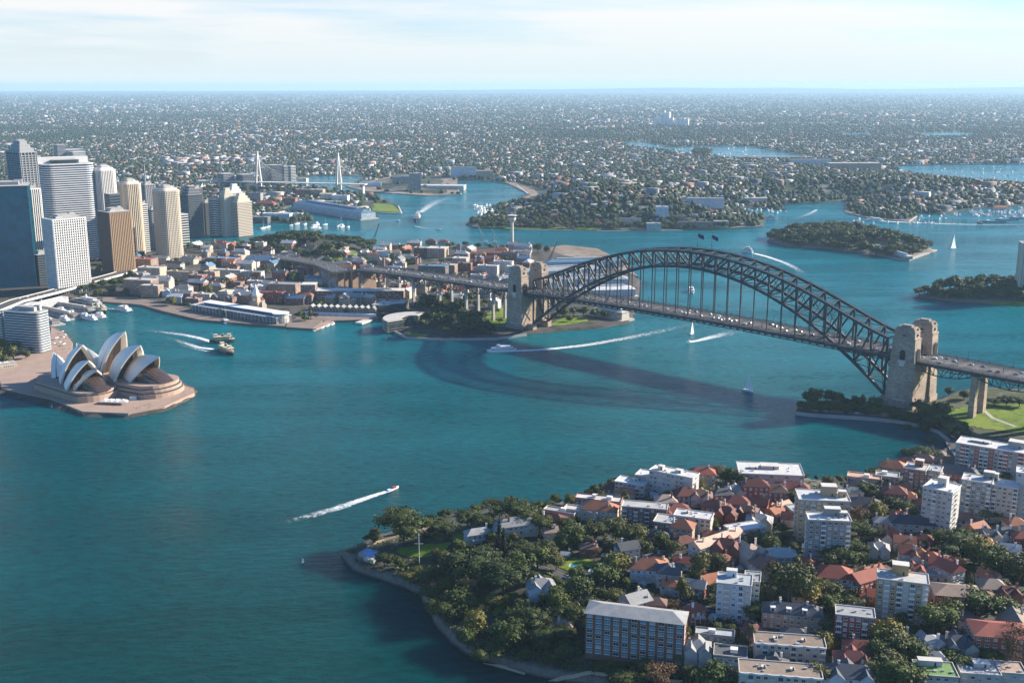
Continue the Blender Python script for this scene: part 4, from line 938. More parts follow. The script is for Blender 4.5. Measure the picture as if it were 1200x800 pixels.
# scalloped parapets of the two cream blocks
for (u, v, w_, d_, h) in ((925,750,38,13,10), (914,784,42,14,11)):
    g = at_roof(u, v, h)
    host = [o for o in bpy.data.objects if o.type == 'EMPTY' and (o.location-g).length < 0.01][0]; q = MB()
    n = 36
    for i in range(n):
        x0 = -w_/2+w_*i/n; x1 = -w_/2+w_*(i+1)/n; f = lambda x: -d_/2-0.6-1.0*abs(math.sin(x*0.42))
        q.bar((x0, f(x0), h+0.7), (x1, f(x1), h+0.7), 0.4, WHITE, 1.0); q.raw([(x0, f(x0), h+0.3), (x1, f(x1), h+0.3), (x1, -d_/2, h+0.3), (x0, -d_/2, h+0.3)], [(0, 1, 2, 3)], rmat('gravel', True))
    q.build('bay_parapet', host)
HS = [  # u v w d h ang roof wall roofcolour label-or-None
 (604,612,30,13,9,20,'hip','cream','slatelight','long cream mansion with pale hipped roof and white chimneys above the point lawn'),
 (560,623,18,9,6,20,'hip','white','slatelight','low white verandah wing at the left end of the cream mansion'),
 (634,684,17,12,7,10,'cross','bluewhite','slatelight','pale blue gothic house with three steep gables among the headland trees'),
 (648,607,18,11,6,-20,'hip','redbrick','darkred',None), (657,599,24,8,7,-24,'flat','cream','greytin',None), (682,597,26,9,7,-22,'flat','cream','white',None),
 (703,594,26,14,8,-15,'hip','cream','terracotta',None), (692,583,22,10,9,-15,'flat','redbrick','white',None), (713,585,20,11,10,-15,'flat','brick','concrete',None), (722,571,20,12,8,-20,'hip','brick','darkred',None), (733,576,14,9,7,-20,'hip','cream','terracotta',None),
 (645,621,10,9,5,10,'gable','cream','tan','small cream cottage with tan gable under the headland trees'),
 (735,640,14,11,9,20,'gable','white','slate','steep white gabled house with dark roof left of the street'),
 (760,662,22,15,9,-12,'hip','bluewhite','terracotta',None), (783,667,13,14,10,-15,'cross','white','slate',None), (786,683,12,9,7,-15,'hip','white','terracotta',None),
 (745,701,15,13,11,30,'gable','cream','slatelight','grey gabled house peeping over the roof of the wide brown block'), (768,705,13,9,8,-10,'hip','redbrick','brown',None),
 (818,757,14,13,8,-10,'cross','white','slatelight',None), (838,741,22,8,5,-12,'flat','grey','greytin',None), (856,763,18,13,8,-12,'flat','white','darkgrey',None), (834,678,14,12,6,20,'gable','brick','terracotta',None),
 (840,631,42,11,10,36,'gable','white','pinktan','long white building with pink gabled roof running uphill'),
 (800,615,16,13,10,-20,'hip','tan','terracotta','orange hipped tan house in front of the cream flats'),
 (852,638,20,14,9,-20,'cross','brick','darkred',None), (880,645,15,15,9,25,'cross','white','tan',None), (897,659,18,13,9,15,'cross','cream','brown',None), (915,648,20,12,9,-5,'hip','cream','greytin',None),
 (943,658,14,10,8,-15,'hip','white','redtile',None), (978,671,22,16,9,-12,'hip','cream','redtile','big square red hipped house with cream walls left of the tall yellow block'), (1012,675,20,13,9,30,'gable','redbrick','redtile',None), (1022,668,14,10,9,30,'gable','redbrick','terracotta',None),
 (908,598,12,10,7,38,'gable','brick','terracotta',None), (918,592,11,10,7,38,'gable','brick','pinktan',None), (890,608,18,12,7,-15,'cross','cream','slatelight',None), (934,595,13,12,8,10,'flat','white','greytin',None),
 (928,570,26,12,9,-10,'hip','brick','darkred',None), (905,573,24,14,8,-8,'hip','brick','brown',None), (885,567,20,12,12,-5,'hip','redbrick','darkred',None), (823,553,20,12,12,-5,'hip','tan','redtile',None),
 (804,577,18,14,9,8,'hip','redbrick','darkred',None), (822,579,16,12,8,-10,'cross','pink','brown',None), (838,592,18,13,9,-25,'hip','redbrick','darkred',None), (852,599,16,12,9,-25,'cross','redbrick','darkred',None), (794,596,18,13,8,5,'hip','brick','darkred',None), (864,587,18,13,9,-10,'hip','redbrick','darkred',None),
 (875,597,16,10,9,-20,'cross','redbrick','brown',None), (887,588,16,11,8,-20,'gable','redbrick','darkred',None), (780,585,16,12,7,0,'hip','cream','tan',None), (774,600,16,9,8,-10,'hip','pink','darkred',None), (846,577,16,11,7,10,'hip','brick','slate',None), (861,573,14,11,7,-10,'cross','cream','slatelight',None),
 (1013,559,26,12,8,-20,'flat','pink','pinktan',None), (1040,557,18,12,8,-20,'flat','cream','greytin',None), (1046,545,22,14,8,-20,'hip','tan','terracotta',None), (1063,541,16,12,7,-20,'hip','redbrick','redtile',None), (1083,537,18,12,7,-20,'hip','brick','brown',None), (1097,531,16,11,7,-25,'hip','tan','brown',None),
 (1112,541,22,13,9,-20,'hip','redbrick','brown',None), (1121,552,34,15,12,-25,'hip','redbrick','slate','long dark hipped hall of red brick in front of the large red and white block'), (1048,575,18,13,10,-15,'hip','redbrick','darkred',None), (1064,580,12,9,7,-15,'hip','tan','terracotta',None), (1014,589,22,14,7,-15,'hip','cream','slate',None), (1031,579,11,8,6,0,'hip','brick','terracotta',None),
 (1000,575,14,10,7,-10,'hip','cream','slatelight',None), (1070,610,30,13,9,-12,'hip','white','slate','wide white house with dark slate hip below the square white tower'), (1092,600,12,10,7,10,'gable','cream','tan',None), (1046,627,14,12,7,-15,'cross','white','redtile',None), (1060,633,14,11,7,-15,'gable','pink','terracotta',None),
 (1066,646,13,11,9,-15,'gable','white','redtile',None), (1079,650,12,11,9,-15,'cross','white','terracotta',None), (1091,652,12,11,9,-15,'hip','cream','redtile',None), (1100,659,12,11,9,-15,'gable','white','redtile',None), (1112,664,15,12,10,-62,'gable','white','redtile','tall white gable end beside the red terrace roofs'),
 (1098,672,13,9,6,-10,'flat','white','slatelight',None), (1144,618,14,12,7,30,'gable','brick','terracotta',None), (1158,625,16,11,8,-10,'cross','white','slate',None), (1176,623,14,11,7,10,'cross','bluewhite','slate',None), (1130,606,14,10,7,0,'hip','brick','brown',None), (1190,612,14,12,7,0,'hip','cream','terracotta',None),
 (1163,685,16,12,9,-5,'hip','brick','tan',None), (1180,692,14,10,8,-5,'cross','redbrick','darkred',None), (1148,697,16,10,8,-15,'hip','redbrick','darkred',None), (1194,655,16,11,8,10,'hip','cream','slate',None), (1182,642,14,10,7,-20,'gable','white','greytin',None), (1200,628,14,10,8,-10,'hip','redbrick','redtile',None),
 (1008,757,18,12,7,-10,'hip','redbrick','redtile',None), (1000,771,20,14,7,-10,'cross','brick','darkred',None), (995,787,28,14,8,-8,'cross','bluewhite','slate','wide slate-roofed house with two pale gables at the bottom edge'), (1088,752,16,13,7,10,'cross','white','slatelight',None), (1123,752,18,13,8,-5,'cross','white','slate',None), (1092,768,15,9,6,-10,'hip','white','slatelight',None),
 (1190,728,16,20,9,-10,'gable','cream','gravel',None), (928,714,34,13,10,-12,'hip','tan','slate','slate mansion with white dormers and many white chimneys'), (700,560,1,1,1,0,None,None,None,None),
 (660,730,12,9,5,-10,'hip','cream','tan',None), (690,640,12,9,6,0,'hip','brick','brown',None), (1035,610,13,9,6,-15,'hip','cream','greytin',None), (1030,640,13,10,7,-15,'cross','white','slatelight',None), (942,695,14,10,6,-10,'hip','cream','darkgrey',None), (1052,745,14,10,6,-10,'hip','cream','slate',None), (1130,722,13,10,6,10,'hip','white','darkgrey',None),
]
HLIST = []
for (u, v, w_, d_, h, a, rt, wl, rc, lab) in HS:
    if rt is None: continue
    g = at_roof(u, v, h); t = house(g, w_, d_, h, R(a), rt, wl, rc, rf, chim=0 if rt == 'flat' else rf.choice((1, 1, 2)) if w_ < 28 else 4)
    t['group'] = GH; st = {1: 'single-storey', 2: 'two-storey', 3: 'three-storey', 4: 'four-storey'}[min(4, max(1, int(h/3.1)))]
    rn = {'flat': 'flat', 'hip': 'hipped', 'gable': 'gabled', 'cross': 'many-gabled'}[rt]
    if lab: tag(t, lab, 'house', GH); anchor(g+Vector((0, 0, h)), 'the '+lab.split(',')[0].split(' with ')[0].split(' among ')[0].split(' at ')[0].split(' running')[0].split(' in front')[0].split(' beside')[0].split(' below')[0].split(' peeping')[0].split(' under')[0].split(' above')[0].split(' left of')[0])
    else: auto(t, f"{WN[wl]} house, {RN[rc]} {rn} roof", 'house', GH)
# dormers on the slate mansion
g = at_roof(928, 714, 10); host = [o for o in bpy.data.objects if o.type == 'EMPTY' and (o.location-g).length < 0.01][0]
for x in (-11, -2, 7):
    q = MB(); q.box((x, -4.6, 10.6), (2.6, 2.4, 2.4), WHITE); q.box((x, -5.85, 11.0), (1.6, 0.12, 1.5), GL[0]); q.box((x, -4.6, 13.0), (3, 2.8, 0.25), WHITE); q.build('dormer', host)
# ------------------------------------------------------------------ vegetation
BARK = plain('bark', (0.11, 0.085, 0.06), 0.95, var=0.3, scale=0.8)
LEAF = dict(fig=foliage('leaf_fig', (0.012, 0.022, 0.005), (0.086, 0.110, 0.016)), green=foliage('leaf_green', (0.016, 0.030, 0.006), (0.105, 0.140, 0.020)), olive=foliage('leaf_olive', (0.034, 0.040, 0.012), (0.145, 0.150, 0.034)),
            yellow=foliage('leaf_yellow', (0.065, 0.068, 0.010), (0.21, 0.18, 0.022)), russet=foliage('leaf_russet', (0.085, 0.045, 0.022), (0.20, 0.115, 0.05)), dark=foliage('leaf_conifer', (0.008, 0.017, 0.008), (0.028, 0.042, 0.016)), palm=foliage('leaf_palm', (0.02, 0.035, 0.01), (0.07, 0.085, 0.025)))
def crown(kind, seed, n, leaf, mat):
    """unit crown (height 1, radius about .5) of leaf sprays scattered through overlapping boughs, with inner masses"""
    r = np.random.default_rng(seed); lobes = []
    if kind == 'broad': hs = [(r.uniform(-.34, .34), r.uniform(-.34, .34), r.uniform(.48, .72), r.uniform(.17, .27)) for _ in range(11)]+[(0, 0, .66, .3)]; sq = .62
    elif kind == 'round': hs = [(r.uniform(-.22, .22), r.uniform(-.22, .22), r.uniform(.42, .78), r.uniform(.18, .27)) for _ in range(9)]+[(0, 0, .62, .30)]; sq = .9
    elif kind == 'tall': hs = [(r.uniform(-.2, .2), r.uniform(-.2, .2), z, r.uniform(.12, .2)) for z in np.linspace(.35, .9, 10)]; sq = .9
    elif kind == 'cone': hs = [(0, 0, z, .26*(1.05-z)+.03) for z in np.linspace(.18, .97, 9)]; sq = .6
    else: hs = [(r.uniform(-.25, .25), r.uniform(-.25, .25), r.uniform(.5, .8), r.uniform(.15, .22)) for _ in range(8)]; sq = .85
    V = []; F = []
    tot = sum(h[3]**2 for h in hs)
    for (x, y, z, q) in hs:
        k = int(n*q*q/tot); d = r.normal(size=(k, 3)); d /= np.linalg.norm(d, axis=1)[:, None]; rad = q*(0.62+0.45*r.random(k)**0.6)*(1+0.28*np.sin(d[:, 0]*7+seed)*np.sin(d[:, 1]*6+z*9))
        c = np.array([x, y, z])+d*rad[:, None]*np.array([1, 1, sq]); a = np.cross(d, r.normal(size=(k, 3))); a /= np.linalg.norm(a, axis=1)[:, None]; nn = d+r.normal(size=(k, 3))*.55; nn /= np.linalg.norm(nn, axis=1)[:, None]
        b = np.cross(nn, a); b /= np.linalg.norm(b, axis=1)[:, None]; a = np.cross(b, nn); s = leaf*(0.6+0.8*r.random(k))[:, None]; o = len(V)
        P4 = np.stack([c-a*s-b*s*.5, c+a*s*.2-b*s, c+a*s+b*s*.4+nn*s*.25, c-a*s*.3+b*s], 1).reshape(-1, 3); V += P4.tolist(); F += [[o+4*i, o+4*i+1, o+4*i+2, o+4*i+3] for i in range(k)]
        if kind != 'bare':                               # inner bough mass
            o = len(V); rings = 4; seg = 7; q2 = q*.72; V.append([x, y, z-q2*sq])
            for i in range(1, rings):
                th = math.pi*i/rings
                for j in range(seg): ph = 2*math.pi*j/seg; w_ = q2*(0.8+0.35*r.random()); V.append([x+w_*math.sin(th)*math.cos(ph), y+w_*math.sin(th)*math.sin(ph), z-w_*sq*math.cos(th)])
            V.append([x, y, z+q2*sq]); top = len(V)-1
            for j in range(seg): F.append([o, o+1+(j+1) % seg, o+1+j]); F.append([top, top-seg+j, top-seg+(j+1) % seg])
            for i in range(rings-2):
                for j in range(seg): a0 = o+1+i*seg+j; a1 = o+1+i*seg+(j+1) % seg; F.append([a0, a1, a1+seg, a0+seg])
    me = bpy.data.meshes.new('crown'); me.from_pydata(V, [], F); me.materials.append(mat); return me, hs
def trunk_mesh(hs, thick=.028):
    m = MB(); m.cyl((0, 0, -.25), thick*1.3, .25, BARK, 7, thick*1.1); m.cyl((0, 0, 0), thick*1.1, .3, BARK, 7, thick*.8)
    for x, y, z, q in hs: m.bar((0, 0, .26), (x*.85, y*.85, z), thick*.55, BARK)
    o = m.build('trunk'); me = o.data; bpy.data.objects.remove(o); return me
TV = {}
def variants(key, kind, mat, cnt, n, leaf, seed):
    TV[key] = []
    for i in range(cnt): c, hs = crown(kind, seed+i, n, leaf, LEAF[mat]); TV[key].append((c, trunk_mesh(hs)))
variants('fig', 'broad', 'fig', 4, 4200, .017, 10); variants('green', 'round', 'green', 4, 2600, .024, 20); variants('gum', 'tall', 'olive', 3, 1700, .024, 30)
variants('olive', 'round', 'olive', 3, 2600, .023, 40); variants('yellow', 'round', 'yellow', 2, 2200, .024, 50); variants('russet', 'bare', 'russet', 3, 2400, .014, 60); variants('conifer', 'cone', 'dark', 2, 1600, .022, 70)
variants('mid', 'round', 'green', 4, 420, .05, 80); variants('mid_fig', 'broad', 'fig', 4, 600, .042, 90); variants('mid_olive', 'round', 'olive', 3, 420, .05, 100); variants('mid_russet', 'bare', 'russet', 2, 420, .035, 110)
def palm_mesh():
    V = MB()
    for k in range(22):
        a = 2*math.pi*k/22; up = 0.12+0.35*((k*7) % 5)/5; pts = [(0.34*t*math.cos(a), 0.34*t*math.sin(a), .86+up*t*.35-.34*t*t) for t in (0, .35, .7, 1)]
        s = (-math.sin(a)*.035, math.cos(a)*.035); V.hull([[(p[0]-s[0]*w_, p[1]-s[1]*w_, p[2]-.02), (p[0], p[1], p[2]+.012), (p[0]+s[0]*w_, p[1]+s[1]*w_, p[2]-.02)] for p, w_ in zip(pts, (.4, 1.2, 1.1, .1))], LEAF['palm'], closed=False)
    o = V.build('crown'); me = o.data; bpy.data.objects.remove(o); m = MB(); m.cyl((0, 0, -.1), .03, .98, BARK, 7, .02); o = m.build('trunk'); t = o.data; bpy.data.objects.remove(o); return me, t
TV['palm'] = [palm_mesh()]
TLOOK = dict(fig='dark broad fig tree', green='round green tree', gum='tall olive gum tree', olive='olive-green tree', yellow='yellow-green tree', russet='russet half-bare tree', conifer='dark pointed conifer', palm='palm tree', mid='round green tree', mid_fig='dark broad fig tree', mid_olive='olive-green tree', mid_russet='russet half-bare tree')
TNAME = dict(fig='fig_tree', green='leafy_tree', gum='gum_tree', olive='olive_green_tree', yellow='yellowing_tree', russet='russet_tree', conifer='conifer', palm='palm_tree', mid='park_tree', mid_fig='park_fig_tree', mid_olive='park_gum_tree', mid_russet='park_russet_tree')
rt = random.Random(21); TREES = []
def tree(x, y, key, height, width, group, look=None, label=None, z=None):
    c, k = rt.choice(TV[key]); g = ground(x, y) if z is None else z
    t = bpy.data.objects.new(TNAME[key], None); C.objects.link(t); t.location = (x, y, g-0.2); t.rotation_euler = (0, 0, rt.uniform(0, 6.28)); t.scale = (width, width*rt.uniform(.88, 1.12), height)
    a = bpy.data.objects.new('crown', c); C.objects.link(a); a.parent = t; b = bpy.data.objects.new('trunk', k); C.objects.link(b); b.parent = t
    if label: tag(t, label, 'tree', group); anchor((x, y, g+height*.6), 'the '+label.split(',')[0].split(' on ')[0].split(' at ')[0])
    else: auto(t, look or TLOOK[key], 'tree', group)
    TREES.append((x, y, width/2)); return t
GT = 'trees in the foreground suburb'
# ---- lawns, roads and paths draped on the ground
def drape(name, pts, mat, up, cell=2.5, kind='structure', parent=None):
    poly = [tuple(G(u, v)[:2]) for u, v in pts]; x0 = min(p[0] for p in poly); x1 = max(p[0] for p in poly); y0 = min(p[1] for p in poly); y1 = max(p[1] for p in poly)
    xs = np.arange(x0, x1+cell, cell); ys = np.arange(y0, y1+cell, cell); X, Y = np.meshgrid(xs, ys); D = sdist(X, Y, poly)
    X2 = X.copy(); Y2 = Y.copy(); Z = np.vectorize(ground)(X, Y)+up; q = (D[:-1, :-1] > 0) & (D[1:, 1:] > 0) & (D[1:, :-1] > 0) & (D[:-1, 1:] > 0)
    idx = np.arange(X.size).reshape(X.shape); F = np.stack([idx[:-1, :-1][q], idx[:-1, 1:][q], idx[1:, 1:][q], idx[1:, :-1][q]], 1)
    if not len(F): return None
    used = np.unique(F); rm = np.full(X.size, -1); rm[used] = np.arange(len(used)); V = np.stack([X.ravel(), Y.ravel(), Z.ravel()], 1)[used]
    me = bpy.data.meshes.new(name); me.from_pydata(V.tolist(), [], rm[F].tolist()); me.materials.append(mat); me.polygons.foreach_set('use_smooth', [True]*len(F)); o = bpy.data.objects.new(name, me); C.objects.link(o); return tag(o, kind=kind)
LAWNS = []
for pts in ([(462,645),(470,641),(500,637),(545,634),(552,628),(535,624),(528,640),(520,650),(500,654),(478,654),(466,650)], [(524,634),(546,630),(543,624),(530,627)], [(483,664),(500,660),(503,666),(490,668)], [(573,720),(590,696),(612,690),(600,706),(587,718),(580,724)], [(564,740),(580,727),(590,729),(575,742)],
            [(652,664),(668,652),(690,654),(708,660),(706,668),(680,664),(664,670)], [(990,655),(997,640),(1003,648)], [(553,600),(560,596),(566,600)]):
    drape('lawn', pts, GRASS, 0.35, 1.6); LAWNS.append([tuple(G(u, v)[:2]) for u, v in pts])
drape('lawn', [(1098,484),(1112,478),(1150,474),(1215,472),(1260,476),(1250,512),(1200,509),(1150,503),(1118,497)], GRASS, 0.3, 5)
drape('lawn', [(966,480),(985,477),(1003,481),(995,486),(975,486)], GRASS, 0.25, 4)
def road(name, pts, wd, mat, up=0.5, n=14, cars=0, kerb=True, carlab=None, side=1):
    W3 = [G(u, v) for u, v in pts]; P_ = []
    for i in range(len(W3)-1):
        for k in range(n): P_.append(W3[i].lerp(W3[i+1], k/n))
    P_.append(W3[-1]); L_ = []; S = []
    for i, p in enumerate(P_):
        q = P_[min(i+1, len(P_)-1)]-P_[max(i-1, 0)]; q.z = 0; q.normalize(); nx, ny = -q.y, q.x
        L_.append([(p.x+nx*k*wd/2, p.y+ny*k*wd/2, max(ground(p.x+nx*k*wd/2, p.y+ny*k*wd/2), ground(p.x, p.y)-.3)+up) for k in (1, .33, -.33, -1)])
        S.append((p, q)); OCC.append((p.x, p.y, math.atan2(q.y, q.x), (P_[1]-P_[0]).length*.6, wd/2+0.5))
    m = MB(); m.hull(L_, mat, closed=False); o = m.build(name); tag(o, kind='structure')
    if kerb:
        m = MB()
        for s in (0, 3):
            for i in range(len(L_)-1): m.bar(L_[i][s], L_[i+1][s], 0.3, CONC, 0.3)
        m.build('kerb', o)
    return S
# ---- parked and moving cars
CARC = [(0.62,0.62,0.62),(0.75,0.75,0.73),(0.06,0.06,0.065),(0.20,0.21,0.22),(0.30,0.04,0.035),(0.04,0.07,0.16),(0.42,0.40,0.36)]
CN = ['silver','white','black','grey','red','blue','beige']
def make_car(ci, van=False):
    t = thing('car', (0, 0, -50)); body = plain('car_'+CN[ci], CARC[ci], 0.25, var=0.03, spec=0.6); m = MB()
    pr = [(-2.2, .35), (-2.25, .8), (-1.6, .95), (1.0, .92), (2.1, .78), (2.25, .4)] if not van else [(-2.4, .35), (-2.4, 1.9), (1.2, 1.95), (1.9, 1.1), (2.4, .95), (2.45, .4)]
    m.hull([[(x, -.88, .3) for x, z in pr[:1]]+[(x, -.88, z) for x, z in pr]+[(pr[-1][0], -.88, .3)], [(x, .88, .3) for x, z in pr[:1]]+[(x, .88, z) for x, z in pr]+[(pr[-1][0], .88, .3)]], body)
    for s in (-1, 1): k = [(pr[0][0], s*.88, .3)]+[(x, s*.88, z) for x, z in pr]+[(pr[-1][0], s*.88, .3)]; m.raw(k, [tuple(range(len(k))) if s < 0 else tuple(reversed(range(len(k))))], body)
    if not van: m.box((-.3, 0, 1.38), (1.5, 1.25, .08), body)
    m.build('body', t)
    if not van: q = MB(); q.box((-.3, 0, .9), (2.6, 1.6, .5), GLASS_D, taper=.72); q.build('cabin_windows', t)
    else: q = MB(); q.bar((1.25, 0, 1.85), (1.88, 0, 1.15), 1.5, GLASS_D, .06); q.build('cabin_windows', t)
    for x in (-1.4, 1.4):
        for y in (-.85, .85): q = MB(); q.bar((x, y-.1, .33), (x, y+.1, .33), .62, BLACK, .62); q.build('wheel', t)
    return remember(t)
CARS = [make_car(i) for i in range(7)]; VAN = make_car(1, True); used_c = set(); rc_ = random.Random(3)
def car(p, ang, look, group, van=False):
    i = rc_.choice((0, 0, 1, 1, 2, 3, 3, 4, 5, 6)); src = VAN if van else CARS[i]
    if src.name not in used_c: used_c.add(src.name); src.location = p; src.rotation_euler = (0, 0, ang); o = src
    else: o = copy_tree(src, p, ang)
    auto(o, ('white van ' if van else CN[i]+' car ')+look, 'van' if van else 'car', group)
def park(S, wd, step, look, group, up=0.5, sides=(1, -1), prob=.6):
    acc = 0
    for i in range(1, len(S)):
        p, q = S[i]; acc += (S[i][0]-S[i-1][0]).length
        if acc < step: continue
        acc = 0
        for s in sides:
            if rc_.random() < prob:
                x = p.x-q.y*s*(wd/2-1.3); y = p.y+q.x*s*(wd/2-1.3); car((x, y, ground(x, y)+up+.12), math.atan2(q.y, q.x)+(0 if s > 0 else math.pi), look, group)
S = road('street', [(788,702),(845,720),(905,740),(960,748)], 8, ASPH, n=30); park(S, 8, 6, 'parked on the shaded street', 'cars parked on the suburb streets')
S = road('street', [(1100,742),(1145,732),(1185,716),(1230,700)], 8, ASPH, n=24); park(S, 8, 5.5, 'parked on the lower right street', 'cars parked on the suburb streets', prob=.8)
S = road('street', [(722,676),(748,658),(775,648),(800,650),(830,655)], 7, ASPH, n=16); park(S, 7, 6, 'parked on the hillside street', 'cars parked on the suburb streets')
S = road('street', [(1010,640),(1030,655),(1038,632),(1060,622),(1125,628),(1160,640)], 7, ASPH, n=14); park(S, 7, 6, 'parked behind the red terraces', 'cars parked on the suburb streets')
S = road('street', [(600,668),(622,662),(650,672),(690,690)], 6, ASPH, n=14); park(S, 6, 8, 'parked on the headland drive', 'cars parked on the suburb streets', prob=.5)
S = road('shore_road', [(944,486),(1000,488),(1050,492),(1090,502),(1112,517),(1128,535)], 12, ASPH, up=0.35, n=14); park(S, 12, 8, 'parked on the bay road', 'cars parked round the little bay', up=.35, prob=.7)
S = road('footpath', [(1150,478),(1163,490),(1190,500)], 4, CONC, up=0.42, n=10, kerb=False)
# sea wall round the bay and under the south pylons
def seawall(pts, h, name='sea_wall', label=None, mat=None):
    m = MB(); W3 = [P(u, v, 0) for u, v in pts]
    for i in range(len(W3)-1): m.bar((W3[i].x, W3[i].y, h/2-.5), (W3[i+1].x, W3[i+1].y, h/2-.5), 1.6, mat or CONC, h+1)
    o = m.build(name); tag(o, label, 'sea wall')
seawall([(932,486),(960,489),(1010,492),(1050,495.5),(1078,500.5),(1100,508),(1113,519)], 3.4, label='curved pale sea wall around the little bay under the north pylons')
seawall([(460,389),(478,397.5),(520,399.5),(580,398.5),(617,393.5)], 3.2, label='pale sea wall in front of the dark fig park at the south pylons')
# ---- headland point: pool, terrace, flagpole, sandstone walls
def pool():
    g = G(436, 649); t = thing('swimming_pool', (g.x, g.y, 6.6), R(-32), 'bright blue rectangular pool in its dark deck at the headland tip', 'pool'); m = MB()
    for a in ((0, 4.3, 17, 1.2), (0, -4.3, 17, 1.2), (8, 0, 1.2, 7.4), (-8, 0, 1.2, 7.4)): m.box((a[0], a[1], -4), (a[2], a[3], 4.6), CONC)
    m.box((0, 0, -4), (15, 7.4, 4.2), CONC); m.build('surround', t); w_ = MB(); w_.box((0, 0, 0.2), (14.8, 7.4, .15), glassm('pool_water', (0.02, 0.20, 0.55), .08)); w_.build('water', t)
    q = MB(); q.box((5, -8, -3), (9, 4, 3.6), CONC_L); q.build('terrace', t); occ(g.x, g.y, R(-32), 24, 18)
pool()
m = MB(); m.cyl((0, 0, 0), .28, 24, WHITE, 8, .16); m.bar((-3, 0, 17), (3, 0, 17), .2, WHITE); m.box((0, 0, 0), (1.6, 1.6, 1), CONC_L); fp = m.build('flagpole'); g = G(491.5, 664); place(fp, g.x, g.y, g.z); tag(fp, 'tall white flagpole with yardarm on the headland lawn', 'flagpole')
def garden_wall(pts, lab):
    m = MB(); W3 = [G(u, v) for u, v in pts]
    for i in range(len(W3)-1):
        n = 6
        for k in range(n): a = W3[i].lerp(W3[i+1], k/n); b = W3[i].lerp(W3[i+1], (k+1)/n); a.z = ground(a.x, a.y)+.6; b.z = ground(b.x, b.y)+.6; m.bar(a, b, .6, wmat('sand'), 2.2)
    o = m.build('stone_wall'); tag(o, lab, 'wall')
garden_wall([(430,640),(450,634),(480,626),(510,617)], 'low sandstone wall along the far edge of the headland lawn')
garden_wall([(640,797),(700,790),(760,796),(800,800)], 'pale harbour wall below the wide brown brick block')
garden_wall([(550,772),(590,782),(615,790)], 'stone boat-landing wall at the foot of the wooded cliff')
# ---- manual trees: u, v of the crown centre, crown width in metres, height, kind
TM = [(473,612,40,23,'fig'),(515,617,17,12,'fig'),(512,629,9,7,'green'),(548,605,22,14,'fig'),(569,610,18,13,'fig'),(606,596,32,20,'fig'),(634,612,16,14,'fig'),(585,624,12,22,'conifer'),(590,632,10,18,'conifer'),(560,663,36,22,'fig'),(590,672,30,20,'fig'),(610,660,22,16,'green'),(535,660,22,16,'fig'),
 (520,650,12,9,'olive'),(505,672,18,12,'green'),(480,676,12,8,'olive'),(540,700,26,16,'green'),(575,705,14,10,'olive'),(556,728,20,14,'yellow'),(548,745,16,12,'green'),(520,712,20,14,'fig'),(506,695,18,12,'fig'),(600,740,24,16,'green'),(625,722,24,16,'fig'),(640,745,22,14,'fig'),(575,760,20,12,'fig'),
 (655,700,20,15,'green'),(668,716,18,14,'fig'),(680,690,20,15,'green'),(660,630,16,12,'green'),(630,650,20,16,'green'),(652,655,16,12,'olive'),(642,640,14,12,'olive'),(675,625,22,14,'green'),(662,612,14,9,'olive'),(697,622,20,14,'olive'),(722,617,24,16,'olive'),(740,625,22,16,'olive'),(752,640,16,11,'olive'),
 (697,648,9,8,'russet'),(725,660,24,15,'yellow'),(708,673,22,15,'green'),(676,672,14,10,'green'),(655,682,12,8,'fig'),(722,697,14,9,'olive'),(774,630,15,12,'green'),(790,640,14,9,'olive'),(776,705,14,6,'russet'),(790,707,12,6,'russet'),(760,703,12,6,'russet'),(817,663,22,20,'gum'),(803,690,14,14,'gum'),(843,660,14,14,'olive'),
 (775,790,24,14,'russet'),(735,795,18,11,'fig'),(755,778,14,9,'olive'),(840,792,30,17,'green'),(795,775,9,12,'palm'),(805,742,8,14,'palm'),(880,742,9,15,'palm'),(896,702,15,14,'gum'),(885,715,15,12,'fig'),(925,680,34,26,'olive'),(950,690,24,16,'yellow'),(905,670,14,18,'russet'),(940,670,18,18,'gum'),
 (885,630,13,9,'olive'),(905,635,15,11,'green'),(920,628,9,8,'olive'),(870,632,14,10,'olive'),(968,640,18,13,'olive'),(985,652,24,17,'fig'),(1000,640,18,14,'fig'),(1010,620,24,16,'fig'),(1006,603,18,14,'russet'),(1030,598,20,13,'yellow'),(1045,590,16,12,'green'),(1060,595,22,14,'green'),(1012,573,20,12,'green'),(1030,580,16,10,'green'),
 (932,580,14,9,'green'),(870,560,24,12,'green'),(850,558,16,10,'green'),(838,553,18,12,'russet'),(827,575,10,8,'green'),(1025,553,14,8,'fig'),(1085,530,26,12,'fig'),(1068,526,16,9,'fig'),(1125,635,34,18,'fig'),(1150,645,28,16,'yellow'),(1105,630,20,13,'green'),(1170,655,26,18,'green'),(1195,665,28,20,'olive'),
 (1150,705,30,16,'green'),(1172,712,22,14,'green'),(1115,713,18,14,'yellow'),(1095,722,28,16,'green'),(1065,718,12,8,'olive'),(1040,740,24,16,'yellow'),(1050,755,22,16,'olive'),(1030,760,20,14,'green'),(1072,760,20,13,'green'),(1045,775,22,14,'olive'),(1060,790,26,15,'green'),(1030,790,20,12,'green'),(965,750,14,12,'yellow'),(965,735,10,15,'palm'),
 (1130,778,22,10,'green'),(1110,765,16,9,'green'),(1160,768,18,9,'green'),(1190,762,16,22,'russet'),(1198,745,18,20,'russet'),(1066,670,8,14,'palm'),(1073,713,9,11,'palm'),(960,790,16,12,'olive'),(975,705,16,10,'green'),(1000,705,14,9,'fig'),(870,690,12,8,'fig'),(1170,600,16,10,'fig'),(1155,605,14,14,'palm'),(1185,590,16,10,'fig'),(1140,590,14,8,'fig'),(1090,585,10,7,'green'),
 (838,612,10,8,'green'),(845,690,14,12,'fig'),(970,690,18,12,'olive'),(690,732,10,9,'palm')]
